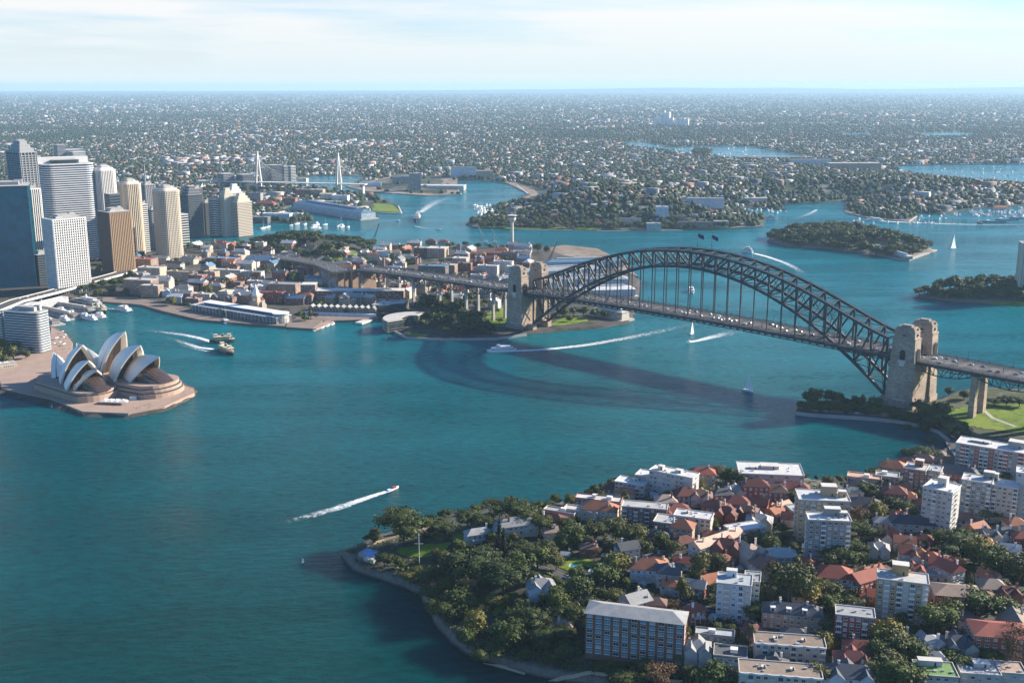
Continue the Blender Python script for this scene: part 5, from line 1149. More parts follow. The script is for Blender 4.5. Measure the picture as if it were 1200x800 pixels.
# more small houses in the gaps of the grid
TMW = [(G(u, v, h*.62), wd) for u, v, wd, h, k in TM]; cnt = 0; tries = 0; ri = random.Random(77)
while cnt < 48 and tries < 6000:
    tries += 1; u, v = ri.uniform(770, 1215), ri.uniform(565, 800); h = ri.choice((5, 6, 7, 8)); g = G(u, v, h); w_, d_ = ri.uniform(10, 16), ri.uniform(8, 12)
    if sd1(g.x, g.y, K_POLY) < 16 or not free(g.x, g.y, d_*.55) or any((g.x-q.x)**2+(g.y-q.y)**2 < (wd*.42+d_*.45)**2 for q, wd in TMW): continue
    rt_ = ri.choice(('hip', 'gable', 'cross', 'hip', 'cross')); wl = ri.choice(('brick', 'cream', 'redbrick', 'white', 'brick', 'tan')); rc = ri.choice(('terracotta', 'redtile', 'darkred', 'slate', 'slatelight', 'brown', 'darkred', 'terracotta'))
    t = house(g, w_, d_, h, R(ri.choice((-15, -20, -12, 25, -35))), rt_, wl, rc, ri, chim=1); auto(t, f"small {WN[wl]} house, {RN[rc]} {({'hip': 'hipped', 'gable': 'gabled', 'cross': 'many-gabled'})[rt_]} roof", 'house', GH); cnt += 1
for u, v, wd, h, k in TM:
    g = G(u, v, h*.62); tree(g.x, g.y, k, h*1.12, wd*1.08, GT)
# ---- trees that fill the gardens between the houses
cnt = 0; tries = 0; kinds = ['fig']*3+['green']*7+['olive']*5+['yellow']*1+['gum']*2+['russet']*1
while cnt < 175 and tries < 9000:
    tries += 1; u, v = rt.uniform(430, 1215), rt.uniform(548, 812)
    if v < 560+max(0, (760-u))*.28: continue
    g = G(u, v); d = sd1(g.x, g.y, K_POLY)
    if d < 5: continue
    cliffside = u < 720 and v > 640
    wd = rt.uniform(8, 17) if cliffside else rt.uniform(5, 13)
    if not free(g.x, g.y, wd*.30): continue
    if any(sd1(g.x, g.y, l) > -2 for l in LAWNS): continue
    if any((g.x-a)**2+(g.y-b)**2 < (r*.62+wd*.4)**2 for a, b, r in TREES): continue
    k = rt.choice(kinds if not cliffside else ['fig', 'green', 'green', 'olive', 'fig']); tree(g.x, g.y, k, wd*rt.uniform(.7, 1.05)*(1.25 if k == 'gum' else 1), wd*(.8 if k == 'gum' else 1), GT); cnt += 1
# ---- ragged fringe along the waterline of the headland
cnt = 0
while cnt < 70:
    u, v = rt.uniform(430, 880), rt.uniform(550, 650); g = G(u, v); d = sd1(g.x, g.y, K_POLY)
    if not 3 < d < 20 or v > 660-(u-430)*.2 or not free(g.x, g.y, 2) or (u < 500 and rt.random() < .5): continue
    w_ = rt.uniform(5, 12); tree(g.x, g.y, rt.choice(('fig', 'green', 'olive', 'green')), w_*.8, w_, GT); cnt += 1
# ---- back-garden garages, sheds and small pools
cnt = 0; tries = 0; POOLW = glassm('garden_pool_water', (0.02, 0.26, 0.34), .1)
while cnt < 34 and tries < 4000:
    tries += 1; u, v = rt.uniform(640, 1195), rt.uniform(575, 795); g = G(u, v)
    if sd1(g.x, g.y, K_POLY) < 16 or not free(g.x, g.y, 3.2) or any((g.x-a)**2+(g.y-b)**2 < (r*.8+3)**2 for a, b, r in TREES): continue
    rz = R(rt.choice((-15, -20, 60, -10)))
    if cnt % 4 == 0:
        t = thing('garden_pool', (g.x, g.y, g.z), rz); m = MB(); m.box((0, 0, -2), (8.4, 5, 2.35), CONC_L); m.build('surround', t); m = MB(); m.box((0, 0, .3), (6.6, 3.4, .1), POOLW); m.build('water', t); auto(t, 'small turquoise garden pool', 'pool', 'garden pools of the suburb')
    else:
        t = thing('garage', (g.x, g.y, g.z), rz); w_ = rt.uniform(4, 6.5); k = rt.choice(('white', 'cream', 'brick')); rc = rt.choice(('greytin', 'slatelight', 'terracotta', 'concrete')); m = MB(); m.box((0, 0, -2), (w_, 5.5, 4.6), wmat(k)); m.build('wall', t); r, _h = roof_mesh('gable', w_, 5.5, 2.62, rmat(rc), .3); r.build('roof', t); m = MB(); m.box((0, -2.8, 0), (w_*.6, .1, 2.1), wmat('grey')); m.build('door', t)
        auto(t, f'small {WN[k]} garage, {RN[rc]} roof', 'garage', 'garages and sheds of the suburb')
    occ(g.x, g.y, rz, 7, 6); cnt += 1
# ---- low garden planting: uncountable shrubs that cover the ground between things
def stuff_leaves(name, pts, size, mat, label=None):
    r = rng; n = len(pts); V = np.zeros((n, 4, 3)); d = r.normal(size=(n, 3)); d[:, 2] = np.abs(d[:, 2])+.5; d /= np.linalg.norm(d, axis=1)[:, None]; a = np.cross(d, r.normal(size=(n, 3))); a /= np.linalg.norm(a, axis=1)[:, None]; b = np.cross(d, a); s = size*(.5+r.random((n, 1)))
    p = np.array(pts); V[:, 0] = p-a*s; V[:, 1] = p-b*s; V[:, 2] = p+a*s; V[:, 3] = p+b*s
    me = bpy.data.meshes.new(name); me.from_pydata(V.reshape(-1, 3).tolist(), [], np.arange(4*n).reshape(-1, 4).tolist()); me.materials.append(mat); o = bpy.data.objects.new(name, me); C.objects.link(o); return tag(o, kind='stuff')
pts = []; r_ = random.Random(9)
while len(pts) < 26000:
    u, v = r_.uniform(400, 1240), r_.uniform(545, 830)
    if v < 560+max(0, (760-u))*.2: continue
    p = P(u, v, 15); d = sd1(p.x, p.y, K_POLY)
    if d < 3 or not free(p.x, p.y, 1.0) or any(sd1(p.x, p.y, l) > -1 for l in LAWNS): continue
    g = ground(p.x, p.y); hh = r_.uniform(1, 4.5)
    for _ in range(9): pts.append((p.x+r_.gauss(0, 1.3), p.y+r_.gauss(0, 1.3), g+r_.uniform(0, hh)))
stuff_leaves('garden_shrubs', pts, .75, LEAF['green'])
# ---- foreshore park trees round the north pylons
for u, v, wd, h, k in [(942,474,14,10,'fig'),(955,475,16,11,'fig'),(968,474,14,10,'fig'),(985,471,9,13,'palm'),(968,469,9,12,'palm'),(1001,476,14,9,'fig'),(953,470,8,12,'palm'),(1020,478,12,8,'fig'),(1035,480,14,9,'fig'),(1050,484,22,14,'fig'),(1065,488,18,12,'fig'),(1078,487,20,12,'fig'),(1092,493,22,13,'fig'),(1106,495,24,14,'fig'),(1117,502,22,14,'fig'),(1128,508,18,11,'fig'),(1082,498,14,9,'green'),
                       (1062,497,10,7,'fig'),(1112,458,14,9,'green'),(1130,462,16,10,'green'),(1180,468,18,10,'fig'),(1195,470,18,10,'fig'),(1165,470,16,9,'fig'),(1150,466,14,8,'olive'),(1090,512,12,8,'fig'),(1132,520,14,8,'fig')]:
    g = G(u, v, h*.6); tree(g.x, g.y, k, h*1.15, wd, 'trees of the park at the north pylons')
# ------------------------------------------------------------------ city towers across the cove
def hgt(u, v, x, y):
    """height of a point above (x, y) that shows at photo row v"""
    lo, hi = 0, 400
    for _ in range(30):
        m_ = (lo+hi)/2
        if Q((x, y, m_))[1] > v: lo = m_
        else: hi = m_
    return (lo+hi)/2
def rrect(w_, d_, r, n=4):
    pts = []
    for cx, cy, a0 in ((w_/2-r, -d_/2+r, -90), (w_/2-r, d_/2-r, 0), (-w_/2+r, d_/2-r, 90), (-w_/2+r, -d_/2+r, 180)):
        for i in range(n+1): a = R(a0+90*i/n); pts.append((cx+r*math.cos(a), cy+r*math.sin(a)))
    return pts
def walk(poly, step):
    out_ = []; n = len(poly)
    for i in range(n):
        a, b = Vector((*poly[i], 0)), Vector((*poly[(i+1) % n], 0)); L_ = (b-a).length
        if L_ < .01: continue
        k = max(1, int(round(L_/step))); t = (b-a)/L_
        for j in range(k): p = a.lerp(b, (j+.5)/k); out_.append((p.x, p.y, math.atan2(t.y, t.x), L_/k))
    return out_
GT_ = 'office and apartment towers of the city'
def tower(u0, u1, vt, vb, ang, style, label, poly=None, dep=1.0, slab=None, glass=None, fin=None, fh=3.9, step=3.4, crown=None, plant=True, cat='tower', z=None):
    g = G((u0+u1)/2, vb); D = math.hypot(g.x, g.y); zz = g.z if z is None else z; h = hgt(0, vt, g.x, g.y)-zz
    Wp = (u1-u0)/FPX*math.hypot(D, CAM_H); a = R(ang); va = math.atan2(g.x, g.y)
    k = abs(math.cos(a+va))+dep*abs(math.sin(a+va)) if poly != 'round' else 1.0; w_ = Wp/k; d_ = w_*dep
    fpn = rrect(w_, d_, 0.5, 1) if poly is None else rrect(w_, d_, min(w_, d_)*(.49 if poly == 'round' else .28), 6)
    back = Vector((math.sin(va), math.cos(va), 0))*(d_*.35); loc = (g.x+back.x, g.y+back.y, zz)
    t = thing('city_tower', loc, a, label, cat, GT_); slab = slab or CONC_L; glass = glass or GLASS_D; m = MB()
    m.prism(fpn, -6, h, glass, top=rmat('concrete', True)); n = int(h/fh); sc = 1+1.1/min(w_, d_)
    so = [(x*sc, y*sc) for x, y in fpn]
    if style in ('bands', 'grid'):
        for f in range(1, n+1): m.prism(so, f*fh-(1.7 if style == 'bands' else 1.6), f*fh, slab)
    if style in ('grid', 'fins', 'piers'):
        fm = fin or slab; wd = 1.3 if style == 'grid' else (1.5 if style == 'piers' else 1.15)
        for x, y, t_, L_ in walk(so, step): m.box((x, y, -4), (wd, .8, h+4.2), fm if not (fin is GOLD and x < -w_*.49) else slab, rot=t_)  # gold ribs turn to the dark slab colour on the left, painting its shade
    if style == 'glass':
        for f in range(1, n+1): m.prism([(x*1.002, y*1.002) for x, y in fpn], f*fh-.25, f*fh, slab)
        for x, y, t_, L_ in walk(fpn, 3): m.box((x, y, -4), (.18, .25, h+4), slab, rot=t_)
    m.build('facade', t); r = MB(); r.prism([(x*1.01, y*1.01) for x, y in so], h, h+1.6, slab, top=rmat('concrete', True)); ro = r.build('roof', t)
    if crown == 'steps':
        q = MB(); hh = h+1.6
        for s_ in (.82, .62, .42): q.prism([(x*s_, y*s_) for x, y in so], hh, hh+6, slab, top=rmat('concrete', True)); hh += 6
        q.build('crown', ro)
    elif crown == 'dome':
        q = MB(); q.prism([(x*.86, y*.86) for x, y in so], h+1.6, h+5, slab, top=slab, scale=.94); q.prism([(x*.6, y*.6) for x, y in so], h+5, h+8.5, GRY, top=slab, scale=.86); q.box((0, 0, h+8), (w_*.3, d_*.3, 3), CONC); q.build('crown', ro)
    elif crown == 'notch':
        q = MB(); q.prism([(x*.97, y*.97) for x, y in so if y > -d_*.1], h+1.6, h+12, slab); q.prism([(x*.5, y*.5) for x, y in so], h+1.6, h+8, GLASS_D); q.build('crown', ro)
    elif plant:
        q = MB(); q.box((w_*.05, d_*.08, h+1.6), (w_*.55, d_*.5, 5), CONC); q.box((-w_*.2, -d_*.1, h+1.6), (w_*.2, d_*.2, 3), METAL_L); q.box((w_*.3, d_*.2, h+1.6), (w_*.15, d_*.15, 6.5), METAL_L); q.build('roof_plant', ro)
    occ(loc[0], loc[1], a, w_, d_); anchor((g.x, g.y, h*.5), 'the '+label.split(',')[0].split(' with ')[0].split(' at ')[0].split(' on ')[0]); return t
CREAM = plain('tower_cream', (0.62, 0.54, 0.42), .8, var=.08); WTW = plain('tower_white', (0.72, 0.69, 0.64), .75, var=.07); BRN = plain('tower_brown', (0.20, 0.14, 0.11), .8, var=.1); GOLD = plain('tower_gold', (0.50, 0.34, 0.19), .6, var=.1)
DKG = plain('tower_dark_grey', (0.11, 0.12, 0.13), .7, var=.1); GRY = plain('tower_grey', (0.34, 0.34, 0.34), .8, var=.1); TEAL = glassm('teal_glass', (0.003, 0.12, 0.17), .3); BLUEG = glassm('blue_glass', (0.03, 0.07, 0.13), .12)
tower(-14, 42, 219, 336, 20, 'glass', 'huge dark teal glass tower at the left edge of the city', glass=TEAL, slab=plain('teal_spandrel', (0.003, 0.09, 0.13), .4), dep=.8, fh=4)
tower(24, 53, 179, 318, 46, 'grid', 'slim grey tower with gridded white crown behind the dark teal tower', slab=GRY, crown='steps', dep=1.9, fin=GRY, step=6)
tower(57, 116, 193, 306, 36, 'bands', 'biggest tower, curved white with thin horizontal bands', poly='soft', dep=.62, slab=WTW, glass=BLUEG, crown='notch')
tower(61, 104, 257, 342, 48, 'grid', 'white gridded office tower beside the elevated road', slab=WTW, dep=.62, step=3.6)
tower(38, 55, 222, 322, 45, 'piers', 'narrow white tower squeezed between the teal tower and the gridded tower', slab=WTW, glass=GLASS_D, dep=.7)
tower(46, 62, 277, 320, 45, 'bands', 'small pale blue stepped tower between the teal and white gridded towers', slab=METAL_L, glass=BLUEG, crown='steps')
tower(42, 62, 299, 334, 45, 'bands', 'low dark banded block at the foot of the teal tower', slab=DKG)
tower(115, 143, 200, 303, 45, 'piers', 'brown and white ribbed tower with rounded crown right of the biggest tower', poly='soft', slab=WTW, glass=BRN, crown='dome', dep=.9)
tower(123, 157, 249, 321, 46, 'fins', 'brown tower with gold vertical ribs on its sunny face', slab=BRN, fin=GOLD, glass=BRN, dep=1.0, step=3.0)
tower(144, 171, 216, 298, 45, 'piers', 'ribbed bronze tower with pale stepped crown behind the gold ribbed tower', slab=CREAM, glass=BRN, crown='dome', dep=.9, poly='soft')
tower(170, 186, 217, 290, 45, 'grid', 'plain grey slab tower between the bronze and the cream round-cornered towers', slab=GRY)
tower(169, 176, 240, 296, 45, 'bands', 'thin white and dark banded sliver tower', slab=WTW)
tower(176, 190, 246, 292, 45, 'bands', 'low grey office block behind the sliver tower', slab=GRY)
tower(183, 216, 224, 303, 44, 'grid', 'round-cornered cream gridded tower with domed crown', poly='soft', slab=CREAM, glass=BRN, crown='dome', step=3.2)
tower(215, 239, 229, 279, 45, 'bands', 'dark grey tower with penthouse drum right of the cream gridded tower', slab=DKG, crown='steps')
tower(238, 250, 238, 275, 45, 'bands', 'dark slim tower in the shade left of the white-edged tower', slab=DKG)
tower(247, 261, 233, 277, 52, 'bands', 'slim tower with a bright white sunlit side', slab=WTW, dep=.9)
tower(260, 277, 231, 277, 42, 'grid', 'slim grey-cream apartment tower, left of the stepped pair beside the harbour', slab=CREAM, glass=GRY, crown='steps', dep=.9)
tower(274, 296, 237, 277, 48, 'bands', 'cream apartment tower stepping up to a crown, right of the harbour pair', slab=CREAM, glass=BRN, crown='steps', dep=.6, fh=3.4)
tower(268, 286, 226, 272, 42, 'piers', 'white-crowned apartment tower just behind the stepped harbour pair', slab=WTW, glass=GRY, crown='steps', dep=.8)
tower(226, 240, 222, 276, 45, 'bands', 'tower with a brown top peeking above the dark grey tower', slab=DKG, glass=BRN)
for i, (a, b, c, d, s, l) in enumerate(((120,134,262,300,GRY,'grey block behind the brown and white ribbed tower'),(150,160,268,300,WTW,'white block in the gap left of the bronze tower'),(196,212,232,282,DKG,'dark block hidden behind the cream round-cornered tower'),(-2,14,258,312,WTW,'white block behind the left edge of the teal tower'),(100,118,240,296,GRY,'grey tower behind the right side of the biggest tower'),
                                       (305,312,197,219,BLUEG,'left dark blue apartment tower of the far waterfront group'),(312,331,194,218,DKG,'broad dark grey apartment block of the far waterfront group'),(331,338,195,219,GRY,'pale edged apartment tower of the far waterfront group'),(338,347,195,217,WTW,'white right end tower of the far waterfront group'),
                                       (66,78,170,196,GRY,'pale office block beyond the biggest tower, left of two'),(82,100,178,196,WTW,'white office block beyond the biggest tower, right of two'),(186,198,236,300,BRN,'brown office block just left of the cream round-cornered tower'),(130,146,228,310,DKG,'dark tower filling the gap behind the gold ribbed tower'),(204,222,252,292,WTW,'white mid-rise right behind the cream round-cornered tower'),(278,298,205,222,DKG,'dark apartment slab left of the far waterfront group'),(256,275,204,222,GRY,'grey apartment slab beyond the city towers'),(66,100,176,184,BLUEG,'far blue office block above the biggest tower'))):
    tower(a, b, c, d, 44, 'bands', l, slab=s, plant=(i < 5), fh=4.2 if i < 5 else 5)
g = P(174, 262, 5); m = MB(); m.cyl((0, 0, 0), 2.2, hgt(0, 192, g.x, g.y), CONC_L, 8, .7); o = m.build('radio_mast'); place(o, g.x, g.y, 0); tag(o, 'tall thin pale mast standing behind the bronze tower', 'mast')
# ------------------------------------------------------------------ the old town and the terminals
GR = 'old town buildings by the cove'; r6 = random.Random(12)
def block(u, v, w_, d_, h, ang, roof, wall, rc, label=None, group=GR, name='town_building', chim=2, pitch=.5):
    g = at_roof(u, v, h); t = house(g, w_, d_, h, R(ang), roof, wall, rc, r6, chim=0 if roof == 'flat' else chim, detail=False, name=name, pitch=pitch); st = max(1, int(h/3.2))
    if label: tag(t, label, 'building', group); anchor(g+Vector((0, 0, h)), 'the '+label.split(',')[0].split(' with ')[0].split(' behind ')[0].split(' at ')[0].split(' beside ')[0])
    else: auto(t, f"{WN[wall]} {'low' if st < 4 else 'tall'} building, {RN[rc]} {'flat' if roof == 'flat' else 'pitched'} roof", 'building', group)
    return t
for b in [(165,327,48,24,22,-12,'flat','brownstone','concrete','brown stone hotel with flat pale roof at the head of the cove'),(178,334,30,18,18,-12,'flat','brownstone','white',None),(178,313,42,24,14,-12,'flat','sand','concrete','terraced sandstone block left of the old town'),(170,303,36,26,16,-12,'flat','brownstone','redtile','stepped red-brown office block below the bronze tower'),
 (205,308,34,12,10,-25,'gable','white','slate','row of white gabled houses with dark roofs below the cream tower'),(222,303,30,14,9,-25,'gable','cream','slatelight',None),(212,318,44,18,14,-15,'flat','sand','gravel',None),(232,322,26,16,15,-20,'flat','redbrick','slatelight','red corner building with pale roof in the old town'),(223,319,20,14,14,-20,'flat','dark','bluetin',None),
 (262,302,60,24,10,-12,'flat','redbrick','bluetin','long orange brick shed with dark roof above the old town'),(307,304,62,22,9,-14,'hip','redbrick','bluetin','long low hall with pale blue roof above the old town'),(268,316,50,12,13,-14,'flat','cream','white','long cream terrace with many dormers in the old town'),(297,318,34,14,12,-14,'flat','white','slatelight',None),(248,318,22,14,16,-20,'flat','tan','concrete',None),
 (333,332,46,24,20,-10,'flat','brownstone','slatelight','dark brown warehouse with grey roof behind the spired clock tower'),(318,342,40,16,15,-10,'flat','redbrick','darkred',None),(290,345,44,16,13,-14,'cross','brownstone','slatelight','grey stone hall with a row of gables behind the glass terminal'),(262,348,36,14,12,-14,'cross','brick','slate',None),(238,344,30,14,10,-14,'flat','cream','concrete',None),
 (206,347,24,14,9,-10,'gable','white','white','small white warehouse with gables at the cove edge'),(198,341,18,12,8,-10,'flat','bluewhite','bluetin',None),(215,336,26,14,10,-15,'hip','cream','slatelight',None),(190,338,22,12,9,-10,'flat','white','slatelight',None),(228,333,24,12,10,-20,'gable','brick','darkred',None),(253,334,26,13,11,-15,'hip','sand','slatelight',None),(275,330,28,14,12,-15,'flat','brick','gravel',None),
 (300,329,26,13,12,-12,'flat','cream','concrete',None),(362,312,42,18,13,-12,'flat','redbrick','white','orange brick block with white roof boxes below the hilltop park'),(348,318,20,14,11,-12,'flat','brick','brown',None),(385,318,22,12,22,-20,'gable','grey','slatelight','tall grey gabled building left of the brick viaduct'),(392,330,20,12,14,-20,'cross','cream','white',None),(402,338,22,10,10,-25,'gable','brick','slatelight',None),(375,335,22,14,12,-15,'flat','dark','slate',None),
 (406,312,30,12,11,-15,'gable','tan','terracotta','orange-roofed terrace below the bright hilltop lawn'),(380,303,26,11,9,-10,'hip','sand','slatelight',None),(420,304,22,12,9,-10,'hip','sand','concrete',None),(342,299,22,10,8,-10,'hip','cream','slatelight',None),
 (374,292,20,14,12,0,'hip','sand','copper','old sandstone observatory house among the hilltop trees'),
 (513,290,34,34,16,-10,'flat','tan','white','orange-white office block above the bridge approach'),(495,290,30,22,13,-10,'flat','brick','concrete',None),(508,311,48,24,20,-12,'flat','dark','bluetin','dark blue-grey office block in shade behind the bridge approach'),(528,310,20,22,17,-12,'flat','brownstone','concrete',None),(540,302,26,24,15,-12,'flat','sand','white',None),(545,308,24,12,13,-12,'flat','redbrick','slatelight',None),
 (560,322,24,10,16,-20,'flat','white','greytin','white curved apartments behind the bridge approach'),(572,311,36,14,18,-14,'flat','white','white','white and red balcony apartments nearest the south pylons'),(590,306,34,14,18,-14,'flat','white','greytin',None),(603,312,26,14,14,-12,'flat','bluewhite','white',None),(585,296,60,12,8,-6,'hip','redbrick','terracotta','long orange terrace row at the foot of the control tower'),(560,297,30,12,8,-6,'hip','brick','terracotta',None),
 (612,294,34,12,9,-4,'flat','white','slatelight','white long-windowed house right of the control tower'),(537,287,8,9,20,0,'flat','brown' if False else 'brownstone','darkred','square dark church tower on the skyline of the old town'),(476,300,26,12,9,-10,'gable','cream','slatelight',None),(462,296,24,12,9,-10,'gable','cream','tan',None),(450,304,22,12,8,-10,'cross','sand','concrete',None),(468,308,24,12,9,-10,'cross','cream','slatelight',None),(438,298,20,12,8,-10,'gable','cream','terracotta',None),
 (430,312,22,10,8,-10,'gable','cream','slatelight',None),(448,314,22,10,8,-10,'hip','sand','tan',None),(550,290,24,12,8,-5,'gable','brick','slate',None),(520,283,22,12,7,-5,'hip','cream','darkred',None),(485,283,24,12,7,-5,'hip','cream','slatelight',None),(505,282,22,12,7,-5,'hip','brick','darkred',None)]: block(*b)
for _ in range(260):                                   # the rest of the close-packed town
    u, v = r6.uniform(150, 620), r6.uniform(284, 352); g = G(u, v, 9)
    if sd1(g.x, g.y, S_POLY) < 14 or (g.x-OBS.x)**2+(g.y-OBS.y)**2 < 95**2: continue
    w_, d_ = r6.uniform(14, 34), r6.uniform(11, 18)
    if not free(g.x, g.y, d_*.62): continue
    s_ = (g.x, g.y); c, n = math.cos(-BA), math.sin(-BA); dx, dy = g.x-mid.x, g.y-mid.y; sy = dx*n+dy*c; sx_ = dx*c-dy*n
    if sx_ < -HALF+10 and abs(sy-bs(sx_)) < 34: continue
    block(u, v, w_, d_, r6.uniform(7, 14), r6.choice((-12, -15, -20, 70)), r6.choice(('flat', 'hip', 'gable', 'cross', 'gable')), r6.choice(('cream', 'sand', 'brick', 'white', 'redbrick', 'brownstone', 'tan')), r6.choice(('slatelight', 'slate', 'concrete', 'darkred', 'terracotta', 'white', 'bluetin', 'greytin')))
def shed(u0, v0, u1, v1, wd, h, wall, rc, label, roof='hip', z=2.5, group=None, bays=0, name='wharf_shed', cat='wharf shed', quay=True):
    a, b = P(u0, v0, z), P(u1, v1, z); L_ = (b-a).length; c = (a+b)/2; an = math.atan2(b.y-a.y, b.x-a.x)
    t = thing(name, c, an, label, cat, group); m = MB(); m.box((0, 0, 0), (L_, wd, h), fmat(wall, True)); m.build('wall', t); r, rh = roof_mesh(roof, L_, wd, h+.01, rmat(rc, roof == 'flat'), .8, .28); ro = r.build('roof', t)
    q = MB(); q.box((0, 0, h+(.7*rh if roof != 'flat' else .2)), (L_*.72, 2.4, 1.3+.35*rh), WHITE_OV); q.build('roof_lantern', ro)
    if quay: q = MB(); q.box((0, 0, -4), (L_+10, wd+12, 4.0), CONC); q.build('wharf_deck', t)
    occ(c.x, c.y, an, L_, wd); anchor((c.x, c.y, h), 'the '+label.split(',')[0].split(' with ')[0].split(' behind ')[0].split(' at ')[0]); return t, L_
# glass cruise terminal with its white roof
t, L_ = shed(233, 362, 333, 378, 30, 9, 'dark', 'white', 'long glass cruise terminal with thin white roof on the cove quay', roof='flat', quay=False, name='cruise_terminal', cat='terminal')
m = MB(); m.box((0, 3, 12.5), (L_*.86, 18, .8), WHITE); m.box((0, 3, 9.2), (L_*.8, 14, 3.4), BLUEG); m.build('upper_deck', t)
m = MB()
for i in range(24): x = -L_/2+L_*(i+.5)/24; m.box((x, -15.6, 0), (.7, .8, 9.6), METAL_L); m.bar((x, -15.6, 9), (x, -19, 12), .4, METAL_L)
for z in (3, 6): m.box((0, -15.4, z), (L_, .6, .5), METAL_L)
m.build('glazing_frame', t)
m = MB(); m.cyl((L_/2-6, 0, 0), 11, 13, fmat('white', True), 18); m.cyl((L_/2-6, 0, 13), 12, .8, WHITE, 18); m.build('round_end_pavilion', t)
# brick bond store: grey sawtooth wall, row of gables, white roof
t, L_ = shed(372, 352, 474, 352, 24, 17, 'brick', 'white', 'long dark brick store with white roof behind the small gabled warehouses', roof='flat', z=4, quay=False, name='warehouse', cat='warehouse')
m = MB(); m.box((-L_/2-12, 0, 0), (22, 22, 26), fmat('brownstone', True)); m.box((-L_/2-12, 0, 26), (22.6, 22.6, .6), CONC_L); m.build('corner_tower', t)
t = thing('warehouse_row', P(402, 367.5, 3), R(-8), 'row of small gabled sandstone warehouses along the inlet quay', 'warehouse')
for i in range(11):
    x = (i-5)*9.2; m = MB(); wmt = wmat('brownstone'); m.box((x, 0, 0), (9, 13, 8.5), wmt); m.raw([(x-4.5, -6.5, 8.5), (x+4.5, -6.5, 8.5), (x, -6.5, 12.6)], [(0, 1, 2)], wmt)
    for k in (-2.2, 2.2): m.box((x+k, -6.55, 1.5), (1.2, .12, 2), DARKH); m.box((x+k, -6.55, 5.2), (1.2, .12, 1.8), DARKH)
    g_ = m.build('gabled_bay', t); m = MB(); m.raw([(x-4.9, -6.9, 8.2), (x+4.9, -6.9, 8.2), (x+4.9, 6.9, 8.2), (x-4.9, 6.9, 8.2), (x, -6.9, 12.8), (x, 6.9, 12.8)], [(0, 4, 5, 3), (1, 2, 5, 4)], rmat('slatelight')); m.build('roof', g_)
m = MB(); m.box((0, -11, -0.2), (104, 7, 3.4), plain('awning_canvas', (.62, .64, .66), .8)); m.build('awning', t)
# clock tower building with spire
g = P(301, 366, 3); t = thing('clock_tower', g, R(-20), 'small orange brick clock tower with white pointed spire near the terminal', 'clock tower')
m = MB(); m.box((0, 0, 0), (13, 13, 16), wmat('tan')); m.box((0, 0, 16), (9, 9, 9), wmat('tan')); m.build('tower_wall', t)
m = MB(); m.prism([(-4.8, -4.8), (4.8, -4.8), (4.8, 4.8), (-4.8, 4.8)], 25, 26, CONC_L); m.prism([(-4.4, -4.4), (4.4, -4.4), (4.4, 4.4), (-4.4, 4.4)], 26, 42, WHITE, scale=.03); m.build('spire', t)
for a, (x, y) in ((0, (0, -4.6)), (math.pi/2, (4.6, 0))): m = MB(); m.box((x, y, 18), (3.4, .3, 3.4), WHITE, rot=a); m.box((x, y, 7), (3.4, .3, 4), DARKH, rot=a); m.build('clock_face', t)
for s in (-1, 1): m = MB(); m.box((s*8.5, 2, 0), (7, 12, 11), wmat('tan')); m.prism([(s*8.5-3.8, -4.4), (s*8.5+3.8, -4.4), (s*8.5+3.8, 8.4), (s*8.5-3.8, 8.4)], 11, 16, rmat('slatelight'), scale=.3); m.build('side_wing', t)
# curved waterfront hotel
def arcblock(u, v, r0, r1, a0, a1, h, label, rz=0, fl=4, z=3):
    g = P(u, v, z); t = thing('waterfront_hotel', g, rz, label, 'hotel'); n = 16
    A = [R(a0+(a1-a0)*i/n) for i in range(n+1)]; ring = lambda k: [(r1*k*math.cos(a), r1*k*math.sin(a)) for a in A]+[(r0*math.cos(a), r0*math.sin(a)) for a in reversed(A)]
    m = MB(); m.prism(ring(1), -4, h, GLASS_D)
    for f in range(fl+1): m.prism([(x*1.0, y) for x, y in ring(1.035)], f*h/fl-.6+.3, f*h/fl+.6, wmat('cream'))
    m.build('wall', t); m = MB(); m.prism(ring(1.02), h+.6, h+1.4, rmat('concrete', True)); m.build('roof', t); occ(g.x, g.y, 0, r1*1.6, r1*1.6); anchor((g.x, g.y, h), 'the '+label.split(' at ')[0].split(' on ')[0]); return t
arcblock(484, 384, 16, 40, 60, 210, 13, 'curved cream waterfront hotel at the foot of the south approach', R(10)); arcblock(470, 368, 18, 42, 80, 175, 12, 'rear curved wing of the waterfront hotel in the bridge shade', R(0))
# brick chimney stack
g = G(450.5, 341); m = MB(); m.cyl((0, 0, 0), 3, hgt(0, 303, g.x, g.y)-g.z, wmat('brownstone'), 12, 2.0); m.cyl((0, 0, hgt(0, 303, g.x, g.y)-g.z), 2.5, 1.4, wmat('brick'), 12); o = m.build('chimney_stack'); place(o, g.x, g.y, g.z); tag(o, 'tall brown brick chimney stack standing before the bridge approach', 'chimney')
# harbour control tower
g = G(600, 289); hh = hgt(0, 251, g.x, g.y)-g.z; t = thing('control_tower', g, 0, 'slim concrete harbour control tower with a wide round head', 'control tower')
m = MB(); m.cyl((0, 0, 0), 3.6, hh-12, CONC_L, 16, 3.0); m.build('shaft', t); m = MB(); m.cyl((0, 0, hh-16), 4.5, 5, CONC_L, 18, 8); m.cyl((0, 0, hh-11), 8, 5, CONC_L, 18); m.cyl((0, 0, hh-6), 8.4, 3, GLASS_D, 18, 9.2); m.cyl((0, 0, hh-3), 9.6, 1.2, CONC_L, 18); m.build('head', t); m = MB(); m.cyl((0, 0, hh-2), .3, 9, METAL_L, 6); m.build('antenna', t)
